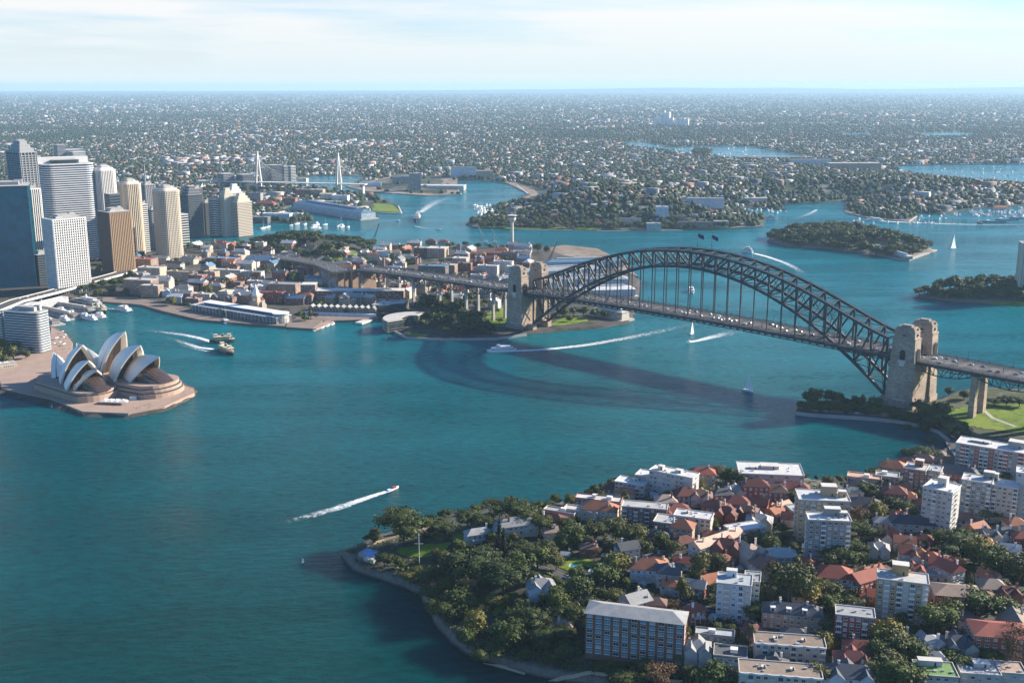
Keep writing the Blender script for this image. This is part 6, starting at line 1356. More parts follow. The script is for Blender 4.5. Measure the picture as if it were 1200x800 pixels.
# brick viaduct of the southern approach, curving away into the city
VD = [(402,318,34),(380,309,28),(352,304,22),(320,300,18),(285,300,14),(240,304,12),(200,308,12),(160,314,12)]
VV = [P(u, v, z) for u, v, z in VD]; Vp = []
e_ = b2w(-(HALF+330), bs(-(HALF+330)), 47)
VV = [e_]+VV
for i in range(len(VV)-1):
    for k in range(10): Vp.append(VV[i].lerp(VV[i+1], k/10))
def viaduct(Vp, wd, name, label, wallm, arches=True, rail=CONC):
    t = thing(name, Vp[0], 0, label, 'viaduct'); o = Vp[0]; m = MB(); N_ = []
    for i, p in enumerate(Vp):
        q = Vp[min(i+1, len(Vp)-1)]-Vp[max(i-1, 0)]; q.z = 0; q.normalize(); N_.append((p-o, Vector((-q.y, q.x, 0))))
    sec = [[tuple(p+n*s+Vector((0, 0, z))) for s, z in ((-wd/2, 0), (-wd/2, -2.5), (wd/2, -2.5), (wd/2, 0))] for p, n in N_]; m.hull(sec, wallm)
    for i in range(0, len(N_), 3 if arches else 5):
        p, n = N_[i]; g = max(ground(*(p+o)[:2]), .5); hh = p.z+o.z-g
        if hh > 4: d = Vector((n.y, -n.x, 0)); m.bar(p+Vector((0, 0, -hh-1)), p+Vector((0, 0, -2)), wd*.92 if arches else 3, wallm, 4 if arches else 3, up=n if not arches else d)
    m.build('structure', t); m = MB(); m.hull([[tuple(p+n*(wd/2-.5)+Vector((0, 0, .05))), tuple(p-n*(wd/2-.5)+Vector((0, 0, .05)))] for p, n in N_], ASPH, closed=False); m.build('roadway', t)
    m = MB()
    for s in (-wd/2, wd/2):
        for i in range(len(N_)-1): m.bar(N_[i][0]+N_[i][1]*s+Vector((0, 0, .5)), N_[i+1][0]+N_[i+1][1]*s+Vector((0, 0, .5)), .4, rail, 1.1)
    m.build('parapet', t); return N_, o
NV, OV = viaduct(Vp, 34, 'brick_viaduct', 'wide road viaduct curving from the bridge towards the city', wmat('brownstone'))
CX = [P(u, v, z) for u, v, z in [(-30,372,16),(20,352,16),(60,342,16),(100,331,16),(140,320,16),(163,312,15),(180,306,14)]]; Cp = []
for i in range(len(CX)-1):
    for k in range(6): Cp.append(CX[i].lerp(CX[i+1], k/6))
NC, OC_ = viaduct(Cp, 22, 'elevated_expressway', 'pale elevated expressway crossing in front of the city towers', CONC_L, arches=False, rail=CONC_L)
# railway station building and ferry wharves at the head of the cove
shed(-30, 385, 44, 362, 16, 11, 'white', 'white', 'long white railway station block under the expressway', roof='flat', z=3, quay=False, name='station_building', cat='station'); shed(44, 362, 77, 354, 12, 9, 'white', 'white', 'shorter white station wing right of the long station block', roof='flat', z=3, quay=False, name='station_building', cat='station')
for i, (a, b, c, d, l) in enumerate(((28,367,66,380,'nearest'),(38,360,90,372,'second nearest'),(62,357,106,364,'third nearest'),(86,353,112,358,'farthest'))):
    shed(a, b, c, d, 11, 5, 'grey', 'gravel', f'{l} of the four ferry wharves with flat brown-grey roof', roof='flat', z=1.5, group='ferry wharves at the head of the cove', name='ferry_wharf', cat='wharf')
# apartments on the opera house side and gardens
t = tower(11, 58, 366, 412, -18, 'bands', 'dark glass waterfront apartment block with white floor lines beside the gardens', slab=METAL_L, glass=GLASS_D, poly='soft', dep=.45, fh=3.2, plant=True, cat='apartment block'); t['group'] = 'waterfront apartment blocks by the gardens'
t = tower(-14, 11, 372, 408, -18, 'bands', 'white and dark apartment block cut by the left edge above the gardens', slab=WTW, glass=GLASS_D, dep=.5, fh=3.2, cat='apartment block'); t['group'] = 'waterfront apartment blocks by the gardens'
QPAV = plain('quay_paving_tan', (0.20, 0.155, 0.125), 0.9, var=.25, scale=.06)
def paving(name, pts, mat, z=3.0):
    m = MB(); m.prism([tuple(P(u, v, z)[:2]) for u, v in pts], -2, z, mat, top=mat); return tag(m.build(name), kind='structure')
paving('quay_paving', [(-60,430),(-60,470),(4,452),(25,440),(62,420),(84,411),(85,401),(77,391),(60,383),(58,400),(30,415),(-10,425)], PODT, 3.1)
paving('quay_paving', [(120,353),(166,357),(190,364),(232,374),(300,380),(334,382),(335,375),(300,372),(236,364),(190,355),(160,348),(120,348)], QPAV, 2.9)
paving('quay_paving', [(335,383),(366,385),(378,376),(462,373),(462,369),(400,369),(350,371),(338,375)], QPAV, 2.9)
for i, (a, b, c, d) in enumerate(((366,386,387,377),(420,379,441,372))):
    m = MB(); p, q = P(a, b, 1.5), P(c, d, 1.5); m.bar(p, q, 12, PODT if i == 0 else CONC_L, 2.5); tag(m.build('jetty'), ('brown timber deck jetty with moored boats', 'narrow pale finger jetty in the inlet')[i], 'jetty')
# steps and forecourt clutter between gardens and opera house
for i in range(9): g = P(r6.uniform(62, 80), r6.uniform(390, 408), 3.1); m = MB(); m.cyl((0, 0, 0), .15, 2.6, METAL_L, 6); m.prism([(2.2*math.cos(k*math.pi/4), 2.2*math.sin(k*math.pi/4)) for k in range(8)], 2.5, 3.6, WHITE, scale=.08); o = m.build('parasol'); place(o, g.x, g.y, 3.1); tag(o, 'white cafe parasol on the curved pink quay beside the gardens', 'parasol', 'parasols on the curved quay')
shed(-40, 436, 18, 428, 14, 5, 'cream', 'concrete', 'low pale terrace building below the gardens at the left edge', roof='flat', z=3.2, quay=False, name='terrace_building', cat='building')
# walsh bay sheds
GW = 'finger wharf sheds behind the bridge'
for a, b, c, d, w_, h, rc, l in ((607,326,700,321,30,12,'greytin','first long pale-roofed wharf shed behind the south pylons'),(640,314,728,312,26,12,'bluetin','blue-grey wharf shed seen through the arch trusses'),(655,333,735,333,26,11,'greytin','middle finger shed with pale roof under the arch'),(668,347,742,345,26,11,'white','finger shed with bright white roof nearest the bridge'),(610,341,652,338,22,12,'slatelight','short grey shed just behind the south pylons'),(560,336,602,333,20,10,'bluetin','low blue-grey shed left of the south pylons')):
    shed(a, b, c, d, w_, h, 'bluewhite', rc, l, group=GW)
shed(700, 368, 733, 374, 17, 10, 'cream', 'white', 'cream pier hotel shed on the point below the deck', z=3)
# cleared container yard
paving('container_yard', [(640,291),(660,287),(700,291),(716,299),(735,311),(748,324),(700,306),(660,299)], soil('bare_earth', [(0.22,0.165,0.12),(0.30,0.245,0.20),(0.15,0.115,0.085)], (.01, .04, .2)), 3.4)
# dawes point lawn, hill lawn
drape('lawn', [(566,378),(572,363),(590,360),(600,362),(598,384),(580,384)], GRASS, .4, 4); drape('lawn', [(470,393),(482,390),(505,392),(500,396),(480,395)], GRASS, .3, 3); drape('lawn', [(640,381),(660,371),(690,369),(690,377),(660,382)], GRASS, .3, 4)
drape('lawn', [(388,306),(392,295),(408,292),(432,296),(440,304),(420,308),(400,309)], GRASS, .5, 5); drape('lawn', [(-30,445),(0,436),(14,434),(12,424),(-30,426)], GRASS, .4, 4)
# ---- trees of the town, gardens, hill and southern point
GP = 'trees of the old town and city gardens'
for u, v, wd, h, k in [(505,352,34,26,'mid_fig'),(530,362,30,22,'mid_fig'),(545,372,30,20,'mid_fig'),(515,372,30,20,'mid_fig'),(495,378,20,14,'mid_fig'),(560,378,22,14,'mid_fig'),(540,385,24,14,'mid_fig'),(575,385,20,12,'mid_fig'),(522,386,20,12,'mid_fig'),(525,348,22,18,'mid'),(450,368,18,15,'mid_fig'),(452,360,18,14,'mid'),
   (660,366,20,13,'mid'),(672,364,20,13,'mid_fig'),(684,364,22,13,'mid'),(697,366,20,13,'mid_fig'),(708,368,16,11,'mid'),(650,372,16,10,'mid_fig'),(668,373,14,8,'mid_olive'),(385,290,44,26,'mid_fig'),(400,288,36,24,'mid_fig'),(367,281,34,22,'mid_fig'),(352,277,32,20,'mid_fig'),(340,284,30,18,'mid_fig'),(378,296,36,20,'mid_fig'),(395,298,30,18,'mid_fig'),
   (365,296,34,18,'mid_fig'),(350,294,26,16,'mid_olive'),(330,290,26,16,'mid_fig'),(318,288,26,15,'mid'),(402,278,32,22,'mid_fig'),(414,283,30,18,'mid_fig'),(424,287,24,14,'mid_fig'),(385,305,30,13,'mid'),(360,303,26,12,'mid_fig'),(325,303,30,12,'mid_fig'),(300,290,22,13,'mid_fig'),(280,288,22,13,'mid'),(262,286,22,13,'mid_fig'),(245,288,20,12,'mid'),(232,290,20,12,'mid_fig'),(222,288,18,12,'mid'),
   (265,332,26,16,'mid_olive'),(245,340,26,18,'mid_olive'),(252,328,20,14,'mid_russet'),(280,325,24,14,'mid_russet'),(300,322,24,13,'mid_russet'),(275,318,20,12,'mid_olive'),(310,318,26,12,'mid_fig'),(340,322,24,12,'mid_fig'),(200,352,24,12,'mid_olive'),(405,325,22,12,'mid_fig'),(470,290,24,14,'mid'),(478,296,24,14,'mid'),(460,302,22,13,'mid'),(490,300,20,12,'mid_russet'),(500,293,24,14,'mid_russet'),(525,315,16,11,'mid_russet'),
   (620,289,24,16,'mid'),(630,290,26,18,'mid'),(640,292,20,14,'mid_olive'),(527,285,20,13,'mid_fig'),(545,284,20,13,'mid_fig'),(560,287,20,11,'mid'),(575,288,18,10,'mid'),(590,290,18,10,'mid'),(605,285,16,11,'mid'),(448,300,18,12,'mid'),(435,290,22,13,'mid'),(542,322,18,11,'mid_fig'),(592,325,16,10,'mid'),(470,330,14,10,'mid'),
   (5,405,26,18,'mid_olive'),(15,412,24,16,'mid_olive'),(-6,414,26,18,'mid_olive'),(24,404,20,14,'mid_fig'),(-14,400,26,18,'mid_fig'),(30,414,18,11,'mid_olive'),(6,422,20,12,'mid_olive'),(36,409,14,9,'mid_russet'),(40,400,9,8,'mid_russet'),
   (95,337,18,12,'mid_fig'),(108,334,20,13,'mid'),(120,332,22,14,'mid_fig'),(132,330,22,14,'mid'),(143,330,20,13,'mid_fig'),(130,340,20,11,'mid_olive'),(115,342,20,11,'mid_olive'),(100,345,16,9,'mid_fig'),(148,340,16,10,'mid'),(118,312,18,11,'mid_fig'),(112,305,16,10,'mid_russet')]:
    g = G(u, v, h*.6); tree(g.x, g.y, k, h*1.15, wd*.95, GP)
cnt = 0
while cnt < 150:
    u, v = rt.uniform(90, 620), rt.uniform(284, 378); p = P(u, v, 8)
    if sd1(p.x, p.y, S_POLY) < 6 or not free(p.x, p.y, 3): continue
    tree(p.x, p.y, rt.choice(('mid', 'mid_fig', 'mid_olive', 'mid', 'mid_fig', 'mid_russet')), rt.uniform(7, 14), rt.uniform(8, 17), GP); cnt += 1
# point and island woods on this side of the haze
def wood(poly_px, n, group, look, kinds, hr=(9, 17), wr=(11, 22), poly=None, margin=3):
    poly = poly or W(poly_px); xs = [p[0] for p in poly]; ys = [p[1] for p in poly]; c = 0; tr_ = 0
    while c < n and tr_ < n*60:
        tr_ += 1; x, y = rt.uniform(min(xs), max(xs)), rt.uniform(min(ys), max(ys))
        if sd1(x, y, poly) < margin or not free(x, y, 2): continue
        t = tree(x, y, rt.choice(kinds), rt.uniform(*hr), rt.uniform(*wr), group); AUTO.pop(); tag(t, look, 'tree', group); c += 1
wood([(938,486),(938,476),(975,476),(1010,481),(1050,486),(1085,490),(1098,488),(1125,503),(1140,515),(1118,512),(1085,497),(1045,491.5),(1000,489)], 42, 'trees of the dark belt round the little bay', 'dark fig tree in the shaded belt round the little bay under the pylons', ['mid_fig', 'mid', 'mid_olive'], (6, 18), (9, 24), margin=1)
wood([(1071,349),(1090,343),(1130,339.5),(1200,339.5),(1300,344),(1300,360),(1200,357),(1168,355),(1120,354)], 130, 'trees covering the low point at the right edge', 'dark tree in the dense wood on the low point at the right edge', ['mid', 'mid_fig', 'mid'], (13, 22), (18, 28))
drape('lawn', [(1150,357),(1165,353),(1215,354),(1215,358),(1180,358.5)], GRASS, .4, 4)
tower(1192, 1222, 286, 342, -12, 'grid', 'pale gridded apartment tower on the wooded point at the right edge', slab=CREAM, dep=.6, fh=3.2, step=3, z=8, cat='apartment tower')
m = MB(); m.cyl((0, 0, 0), .4, 17, WHITE, 6); o = m.build('navigation_mast'); g = G(1072.5, 347.5); place(o, g.x, g.y, g.z); tag(o, 'slim white mast at the tip of the wooded point', 'mast')
# ---- wooded island in mid harbour
shed(1018, 292, 1043, 297, 16, 8, 'bluewhite', 'bluetin', 'blue-roofed boat shed on the island shore', z=3, quay=False, name='boat_shed', cat='boat shed'); shed(1046, 298, 1066, 304, 12, 6, 'cream', 'white', 'small white shed at the right tip of the island', z=3, quay=False, name='boat_shed', cat='boat shed')
block(1010, 277, 16, 10, 7, 0, 'hip', 'redbrick', 'redtile', 'red-roofed cottage among the island trees', group='island buildings'); block(1034, 279, 22, 10, 7, 0, 'hip', 'redbrick', 'darkred', 'long dark red roof among the island trees', group='island buildings')
for a, b, c, d, l in ((1062,305,1096,293,'pale jetty running out from the right tip of the island'),(1010,296,1064,305,'quay along the island boat sheds')): m = MB(); m.bar(P(a, b, 1), P(c, d, 1), 9, CONC, 2.2); tag(m.build('jetty'), l, 'jetty')
drape('lawn', [(1020,284),(1034,281),(1044,284),(1030,288)], GRASS, .5, 6)
wood(None, 270, 'trees covering the mid-harbour island', 'dark green tree in the wood on the mid-harbour island', ['mid', 'mid_fig', 'mid', 'mid_olive'], (13, 21), (20, 31), poly=G_POLY, margin=5)
for c_, n_, rr_ in ((OBS, 70, 75), (P(335, 287), 26, 55)):
    wood(None, n_, 'trees covering the hill above the old town', 'dark fig tree in the dense wood on the hill above the old town', ['mid_fig'], (12, 20), (20, 32), poly=[(c_[0]+rr_*1.5*math.cos(a), c_[1]+rr_*math.sin(a)) for a in np.linspace(0, 6, 12)], margin=0)
wood(None, 30, 'trees of the dark park under the south approach', 'dark fig tree in the shaded park under the south approach', ['mid_fig'], (13, 22), (18, 30), poly=W([(488,392),(485,375),(500,358),(530,350),(560,360),(568,378),(570,392)]), margin=0)
# ---- cranes
def lattice_crane(u, v, vt, lean, col, label, luff=0, z=2):
    g = P(u, v, z); t = thing('crane', g, 0, label, 'crane'); h = hgt(0, vt, g.x, g.y)-z; m = MB(); m.box((0, 0, 0), (9, 9, 4), col); m.build('base', t); m = MB(); x1 = lean*h
    for a in (-1.6, 1.6):
        m.bar((a, 0, 3), (x1+a*.2, 0, h), .8, col); n = 10
    for i in range(n): f = i/n; e = (i+1)/n; s = 1 if i % 2 else -1; m.bar((x1*f+s*1.6*(1-f*.8), 0, 3+(h-3)*f), (x1*e-s*1.6*(1-e*.8), 0, 3+(h-3)*e), .5, col)
    m.build('jib', t); m = MB(); m.bar((x1, 0, h), (luff, 0, 4), .35, col); m.bar((-6, 0, 4), (x1*.5, 0, h*.5), .35, col); m.build('cable', t); return t
CRD = plain('crane_dark_green', (0.02, .045, .045), .6); CRR = plain('crane_red', (.25, .06, .04), .6)
lattice_crane(438, 283, 262, .32, CRD, 'dark green floating crane by the far shore of the old town', luff=-40); lattice_crane(641, 311, 283, .42, CRR, 'thin dark red crane leaning right above the yard', luff=4)
lattice_crane(580, 285, 268, -.2, METAL_L, 'white lattice crane left of the control tower', luff=10); lattice_crane(569, 285, 262, -.45, METAL_L, 'white crane with long thin jib leaning left over the water', luff=6)
# ---- traffic on the bridge, its approaches and the expressway
GC = 'cars crossing the bridge'
for i in range(150):
    s = rc_.uniform(-HALF-300, HALF+195); lane = rc_.choice((-3.5, -2.5, -1.5, -.5, .5, 1.5, 2.5, 3.5))*3.3*.93
    if abs(s) < HALF: zz = dz(s); y0 = 0; where = 'on the bridge deck under the arch'
    elif s > 0: zz = 52.5-0.012*(s-HALF); y0 = 0; where = 'on the north approach beyond the pylons'
    else: zz = 52.5-0.016*(-s-HALF); y0 = bs(s); where = 'on the south approach left of the pylons'
    p = b2w(s, y0+lane, zz+.1); dy = (bs(s+5)-bs(s-5))/10 if s < -HALF else 0
    car(p, BA+math.atan(dy)+(0 if lane > 0 else math.pi), where, GC, van=rc_.random() < .08)
for i in range(24):
    p, n = NC[rc_.randrange(4, len(NC)-1)]; q = p+OC_+n*rc_.choice((-6, -2.5, 2.5, 6)); car(q+Vector((0, 0, .1)), math.atan2(-n.x, n.y), 'on the pale elevated expressway', 'cars on the expressway')
for i in range(30):
    p, n = NV[rc_.randrange(2, len(NV)-30)]; q = p+OV+n*rc_.choice((-12, -8, -4, 4, 8, 12)); car(q+Vector((0, 0, .1)), math.atan2(-n.x, n.y), 'on the curving road viaduct', 'cars on the road viaduct')
# ------------------------------------------------------------------ far shores: named buildings first
GFAR = 'large buildings on the far shores'
for b in [(776,241,30,22,30,-5,'flat','bluewhite','white','tall pale blue tower block standing on the wooded far peninsula'),(822,233,110,26,20,-5,'flat','bluewhite','slatelight','long pale blue block on the ridge of the far peninsula'),(736,256,60,18,14,-4,'flat','cream','darkgrey','long cream waterfront block in the middle of the far peninsula'),(766,262,34,16,16,-4,'flat','white','white','white waterfront block below the tall pale blue tower block'),
 (790,253,60,14,10,-4,'flat','grey','slate','long grey shed right of the tall pale blue tower block'),(815,260,80,18,14,-4,'flat','brownstone','slate','long brown waterfront flats on the far peninsula'),(845,259,34,16,15,-4,'flat','cream','concrete','cream flats near the right end of the far peninsula'),(700,262,22,14,10,-4,'hip','redbrick','darkred','small dark red house at the far waterline'),(652,252,30,14,10,-4,'hip','pink','terracotta','pink villa near the left end of the far peninsula'),
 (486,203,34,30,52,10,'flat','grey','concrete','tall grey silos on the cleared far dock'),(470,207,60,24,22,10,'flat','grey','slatelight','lower grey silo wing left of the tall silos'),(543,196,90,50,34,5,'flat','bluewhite','slate','big dark blue power station shed at the far bay'),(568,200,60,36,28,5,'flat','sand','tan','sandy brick hall right of the far power station'),
 (514,217,170,60,10,-5,'flat','white','white','long bright white roof on the far dock'),(434,214,70,34,12,5,'flat','bluewhite','bluetin','blue-white shed by the cable-stayed bridge'),
 (399,229,46,26,20,-8,'flat','bluewhite','greytin','white-grey wharf apartments nearest the far headland park'),(384,227,40,30,24,-8,'flat','cream','concrete','cream apartment block left of the white-grey wharf apartments'),(372,222,40,26,22,-8,'flat','tan','white','tan apartment block of the far quarter'),(356,222,44,26,22,-8,'flat','redbrick','slatelight','red brick apartment block of the far quarter'),
 (340,232,36,24,18,-8,'flat','redbrick','brown','brown warehouse behind the blue-roofed wharf'),(390,236,50,20,12,-8,'flat','grey','white','low grey block above the blue-roofed wharf'),(312,238,50,24,14,-8,'hip','redbrick','redtile','orange-roofed hall left of the far wharves'),(325,250,70,24,16,-8,'flat','bluewhite','white','white and blue wharf apartments at the near far-shore tip'),(345,250,40,20,14,-8,'flat','bluewhite','greytin','blue-grey wharf flats right of the white and blue wharf apartments'),
 (305,254,44,22,15,-8,'flat','dark','slatelight','dark waterfront flats at the left of the far inlet'),(300,226,34,24,26,-8,'flat','grey','slate','grey slab behind the orange-roofed hall'),(355,209,30,24,20,-8,'flat','cream','concrete','cream block by the left cable-stayed tower'),(1000,191,200,60,26,0,'flat','tan','concrete','pinkish apartment estate beyond the far peninsula'),(950,187,160,50,22,0,'flat','bluewhite','slate','blue-shaded apartment estate at the low road bridge'),
 (295,206,120,50,26,0,'flat','cream','white','cream apartment group beyond the far waterfront towers'),(885,232,60,24,14,0,'flat','white','white','white club building on the right slope of the far peninsula'),(1172,243,44,18,9,0,'hip','white','terracotta','white boatyard house at the right far shore')]: block(*b, group=GFAR, name='large_building')
shed(352, 243, 432, 256, 42, 15, 'bluewhite', 'bluetin', 'very long blue-roofed finger wharf across the far inlet', z=3); shed(318, 258, 336, 254, 24, 10, 'cream', 'white', 'small cream finger wharf at the near far-shore tip', z=3)
rf2 = random.Random(31)
for i in range(9):
    u = 769+i*4.6+rf2.uniform(-1, 1); g = P(u, 147, 2); h = rf2.uniform(60, 130) if i < 4 else rf2.uniform(40, 80); t = thing('distant_tower', g, rf2.uniform(.8, 1.1), 'white apartment tower in the small far cluster near the horizon', 'tower', 'far white towers near the horizon'); m = MB(); m.box((0, 0, 0), (20, 26, h), WTW); m.build('wall', t); m = MB(); m.box((0, 0, h), (20, 16, 6), CONC); m.build('roof_plant', t)
# far masses
def in_far(X, Y, marg):
    d = sdist(X, Y, farA); ok = d > marg
    for l in LAKES:
        l = np.array(l); x0, y0 = l.min(0); x1, y1 = l.max(0); s = (X > x0) & (X < x1) & (Y > y0) & (Y < y1)
        if s.any(): q = sdist(X[s], Y[s], l); t = ok[s]; t &= q < -marg*2; ok[s] = t
    return ok, d
def unproj(U, V_):
    x = (U-600)/FPX; y = (400-V_)/FPX; dy = math.cos(PITCH)+y*math.sin(PITCH); dz_ = -math.sin(PITCH)+y*math.cos(PITCH); t = (5-CAM_H)/dz_; return x*t, dy*t
def mass(name, X, Y, Z, tv, tf, sx_, sz_, rot, mat, jit=0.0, kind='stuff'):
    n = len(X); k = len(tv); T = np.array(tv); c, s = np.cos(rot), np.sin(rot); A = np.zeros((n, k, 3)); J = 1+jit*(rng.random((n, k))-.5)*2
    a = T[None, :, 0]*J*sx_[:, 0, None]; b = T[None, :, 1]*J*sx_[:, 1, None]; A[:, :, 0] = X[:, None]+a*c[:, None]-b*s[:, None]; A[:, :, 1] = Y[:, None]+a*s[:, None]+b*c[:, None]; A[:, :, 2] = Z[:, None]+T[None, :, 2]*sz_[:, None]*J
    me = bpy.data.meshes.new(name); L4 = [f for f in tf if len(f) == 4]; L3 = [f for f in tf if len(f) == 3]; off = (np.arange(n)*k)[:, None, None]; parts = []
    li = []; ls = []; lt = []; p = 0
    for Lx in (L4, L3):
        if not Lx: continue
        q = (np.array(Lx)[None]+off).reshape(-1, len(Lx[0])); m_ = len(q); li.append(q.ravel()); ls.append(p+np.arange(m_)*q.shape[1]); lt.append(np.full(m_, q.shape[1])); p += q.size
    li = np.concatenate(li); ls = np.concatenate(ls); lt = np.concatenate(lt)
    me.vertices.add(n*k); me.vertices.foreach_set('co', A.ravel()); me.loops.add(len(li)); me.loops.foreach_set('vertex_index', li.astype(np.int32)); me.polygons.add(len(ls)); me.polygons.foreach_set('loop_start', ls.astype(np.int32)); me.polygons.foreach_set('loop_total', lt.astype(np.int32))
    me.update(calc_edges=True); me.validate(); me.materials.append(mat); o = bpy.data.objects.new(name, me); C.objects.link(o); return tag(o, kind=kind)
def suburb_mat(name, roofs, walls):
    m, t, b = nodes(name); g = t.nodes.new("ShaderNodeNewGeometry"); s = t.nodes.new("ShaderNodeSeparateXYZ"); t.links.new(g.outputs['Normal'], s.inputs[0])
    def rampc(cols):
        r = t.nodes.new("ShaderNodeValToRGB"); r.color_ramp.interpolation = 'CONSTANT'; e = r.color_ramp.elements
        while len(e) < len(cols): e.new(1)
        for i, c in enumerate(cols): e[i].position = i/len(cols); e[i].color = (*c, 1)
        return r
    a = rampc(roofs); t.links.new(g.outputs['Random Per Island'], a.inputs[0]); w_ = rampc(walls); t.links.new(nm(t, 'FRACT', nm(t, 'MULTIPLY', g.outputs['Random Per Island'], 13.0)), w_.inputs[0])
    t.links.new(mixc(t, nm(t, 'GREATER_THAN', s.outputs[2], .3), w_.outputs[0], a.outputs[0]), b.inputs['Base Color']); b.inputs['Roughness'].default_value = .8; MATS[name] = m; return m
SUB = suburb_mat('suburb_roofs', [RC['terracotta'], (.36,.36,.35), RC['slatelight'], RC['brown'], (.37,.36,.35), RC['slate'], (.24,.12,.08), (.33,.32,.31), RC['darkred'], (.35,.32,.29), RC['greytin'], (.28,.18,.13), (.2,.2,.21), (.40,.39,.38)], [(.50,.48,.45), (.42,.36,.29), (.45,.42,.38), (.24,.15,.11), (.40,.39,.36), (.34,.26,.2), (.52,.51,.48)])
FARLEAF = None
def farleaf():
    m, t, b = nodes('far_foliage'); g = t.nodes.new("ShaderNodeNewGeometry"); k = nm(t, 'ADD', nm(t, 'MULTIPLY', g.outputs['Random Per Island'], .6), nm(t, 'MULTIPLY', noise(t, .02, 3, .6, vec=g.outputs['Position']), .4))
    t.links.new(mixc(t, k, (.012, .026, .010), (.055, .070, .028)), b.inputs['Base Color']); b.inputs['Roughness'].default_value = .8; b.inputs['Specular IOR Level'].default_value = .15; return m
FARLEAF = farleaf()
HV = [(-.5,-.5,-.2),(.5,-.5,-.2),(.5,.5,-.2),(-.5,.5,-.2),(-.5,-.5,.6),(.5,-.5,.6),(.5,.5,.6),(-.5,.5,.6),(-.5,0,1),(.5,0,1)]; HF = [(0,1,5,4),(2,3,7,6),(4,5,9,8),(6,7,8,9),(1,2,6),(1,6,5),(3,0,4),(3,4,7),(5,6,9),(7,4,8)]
BV = [(-.5,-.5,-.1),(.5,-.5,-.1),(.5,.5,-.1),(-.5,.5,-.1),(-.5,-.5,1),(.5,-.5,1),(.5,.5,1),(-.5,.5,1)]; BF = [(0,1,5,4),(1,2,6,5),(2,3,7,6),(3,0,4,7),(4,5,6,7)]
TVv = [(0,0,1.0)]+[(.33*math.cos(a), .33*math.sin(a), .82) for a in (0,1.26,2.51,3.77,5.03)]+[(.5*math.cos(a+.6), .5*math.sin(a+.6), .45) for a in (0,1.26,2.51,3.77,5.03)]+[(.36*math.cos(a), .36*math.sin(a), 0.05) for a in (0,1.26,2.51,3.77,5.03)]
TF = [(0,1+i,1+(i+1)%5) for i in range(5)]+[(1+i,6+i,1+(i+1)%5) for i in range(5)]+[(1+(i+1)%5,6+i,6+(i+1)%5) for i in range(5)]+[(6+i,11+i,11+(i+1)%5) for i in range(5)]+[(6+i,11+(i+1)%5,6+(i+1)%5) for i in range(5)]
def sample(n, v0, v1, marg, pw=1.0):
    U = rng.uniform(-70, 1270, n); V_ = v0+(v1-v0)*rng.random(n)**pw; X, Y = unproj(U, V_); ok, d = in_far(X, Y, marg); X, Y, d, V_ = X[ok], Y[ok], d[ok], V_[ok]
    return X, Y, z_f(X, Y, d), V_, d
# open ground that stays clear: dock apron, bare quay
CLEAR = [W([(405,219),(470,205),(536,209),(536,228),(500,230),(430,225)]), W([(590,213),(612,216),(640,224),(668,230),(640,238),(600,236),(622,229)]), W([(432,234),(470,242),(471,252),(436,250),(420,240)])]
def clear(X, Y):
    k = np.ones(len(X), bool)
    for q in CLEAR: k &= sdist(X, Y, q) < 0
    return k
for k_, q in enumerate(CLEAR[:2]):
    m = MB(); m.prism(q, 0, 2.3+.02*k_, MATS['bare_earth'], top=MATS['bare_earth']); tag(m.build('dock_apron'), kind='structure')
rows = []
for v0, v1, n in ((111.5, 135, 12000), (135, 165, 17000), (165, 200, 17000), (200, 269, 13500)):
    X, Y, Z, V_, d = sample(n, v0, v1, 22 if v0 >= 165 else 60); den = vnoise(X, Y, 420, 2)*.45+vnoise(X, Y, 2600, 7)*.35+vnoise(X+Y*.4, Y*.35, 900, 3)*.2; k = (den > (.26 if v0 >= 165 else .42)+.16*(rng.random(len(X))-.5)) & clear(X, Y); rows.append((X[k], Y[k], Z[k], V_[k]))
X, Y, Z, V_ = (np.concatenate([r[i] for r in rows]) for i in range(4)); D = np.hypot(X, Y); ordr = np.argsort(D); X, Y, Z, D = X[ordr], Y[ordr], Z[ordr], D[ordr]
near_n = 290; sc = np.maximum(1, (D/7500))**.75; flat = rng.random(len(X)) < .03
a_ = np.stack([rng.uniform(8, 16, len(X))*sc, rng.uniform(7, 11, len(X))*sc], 1); hh = rng.uniform(5.5, 9, len(X))*np.maximum(1, sc*.7); rot = rng.choice([-.2, .1, .4, 1.4, 1.7, -.5], len(X))+rng.normal(0, .12, len(X))

for (u_, v_, r_) in ((870,141,900),(285,158,420),(500,126,1800),(640,150,500),(790,143,700),(1100,137,1400),(180,128,1500),(420,170,260),(250,190,220),(720,128,1500)):
    c_ = P(u_, v_, 2); flat |= (((X-c_[0])**2+((Y-c_[1])*.7)**2) < r_*r_) & (rng.random(len(X)) < .45)
k = np.arange(len(X)) >= near_n; f1 = k & ~flat; mass('far_suburb_houses', X[f1], Y[f1], Z[f1], HV, HF, a_[f1], hh[f1], rot[f1], SUB)
f2 = k & flat; mass('far_town_blocks', X[f2], Y[f2], Z[f2], BV, BF, a_[f2]*np.array([3.2, 1.9]), hh[f2]*rng.uniform(1, 2.2, f2.sum()), rot[f2], SUB)
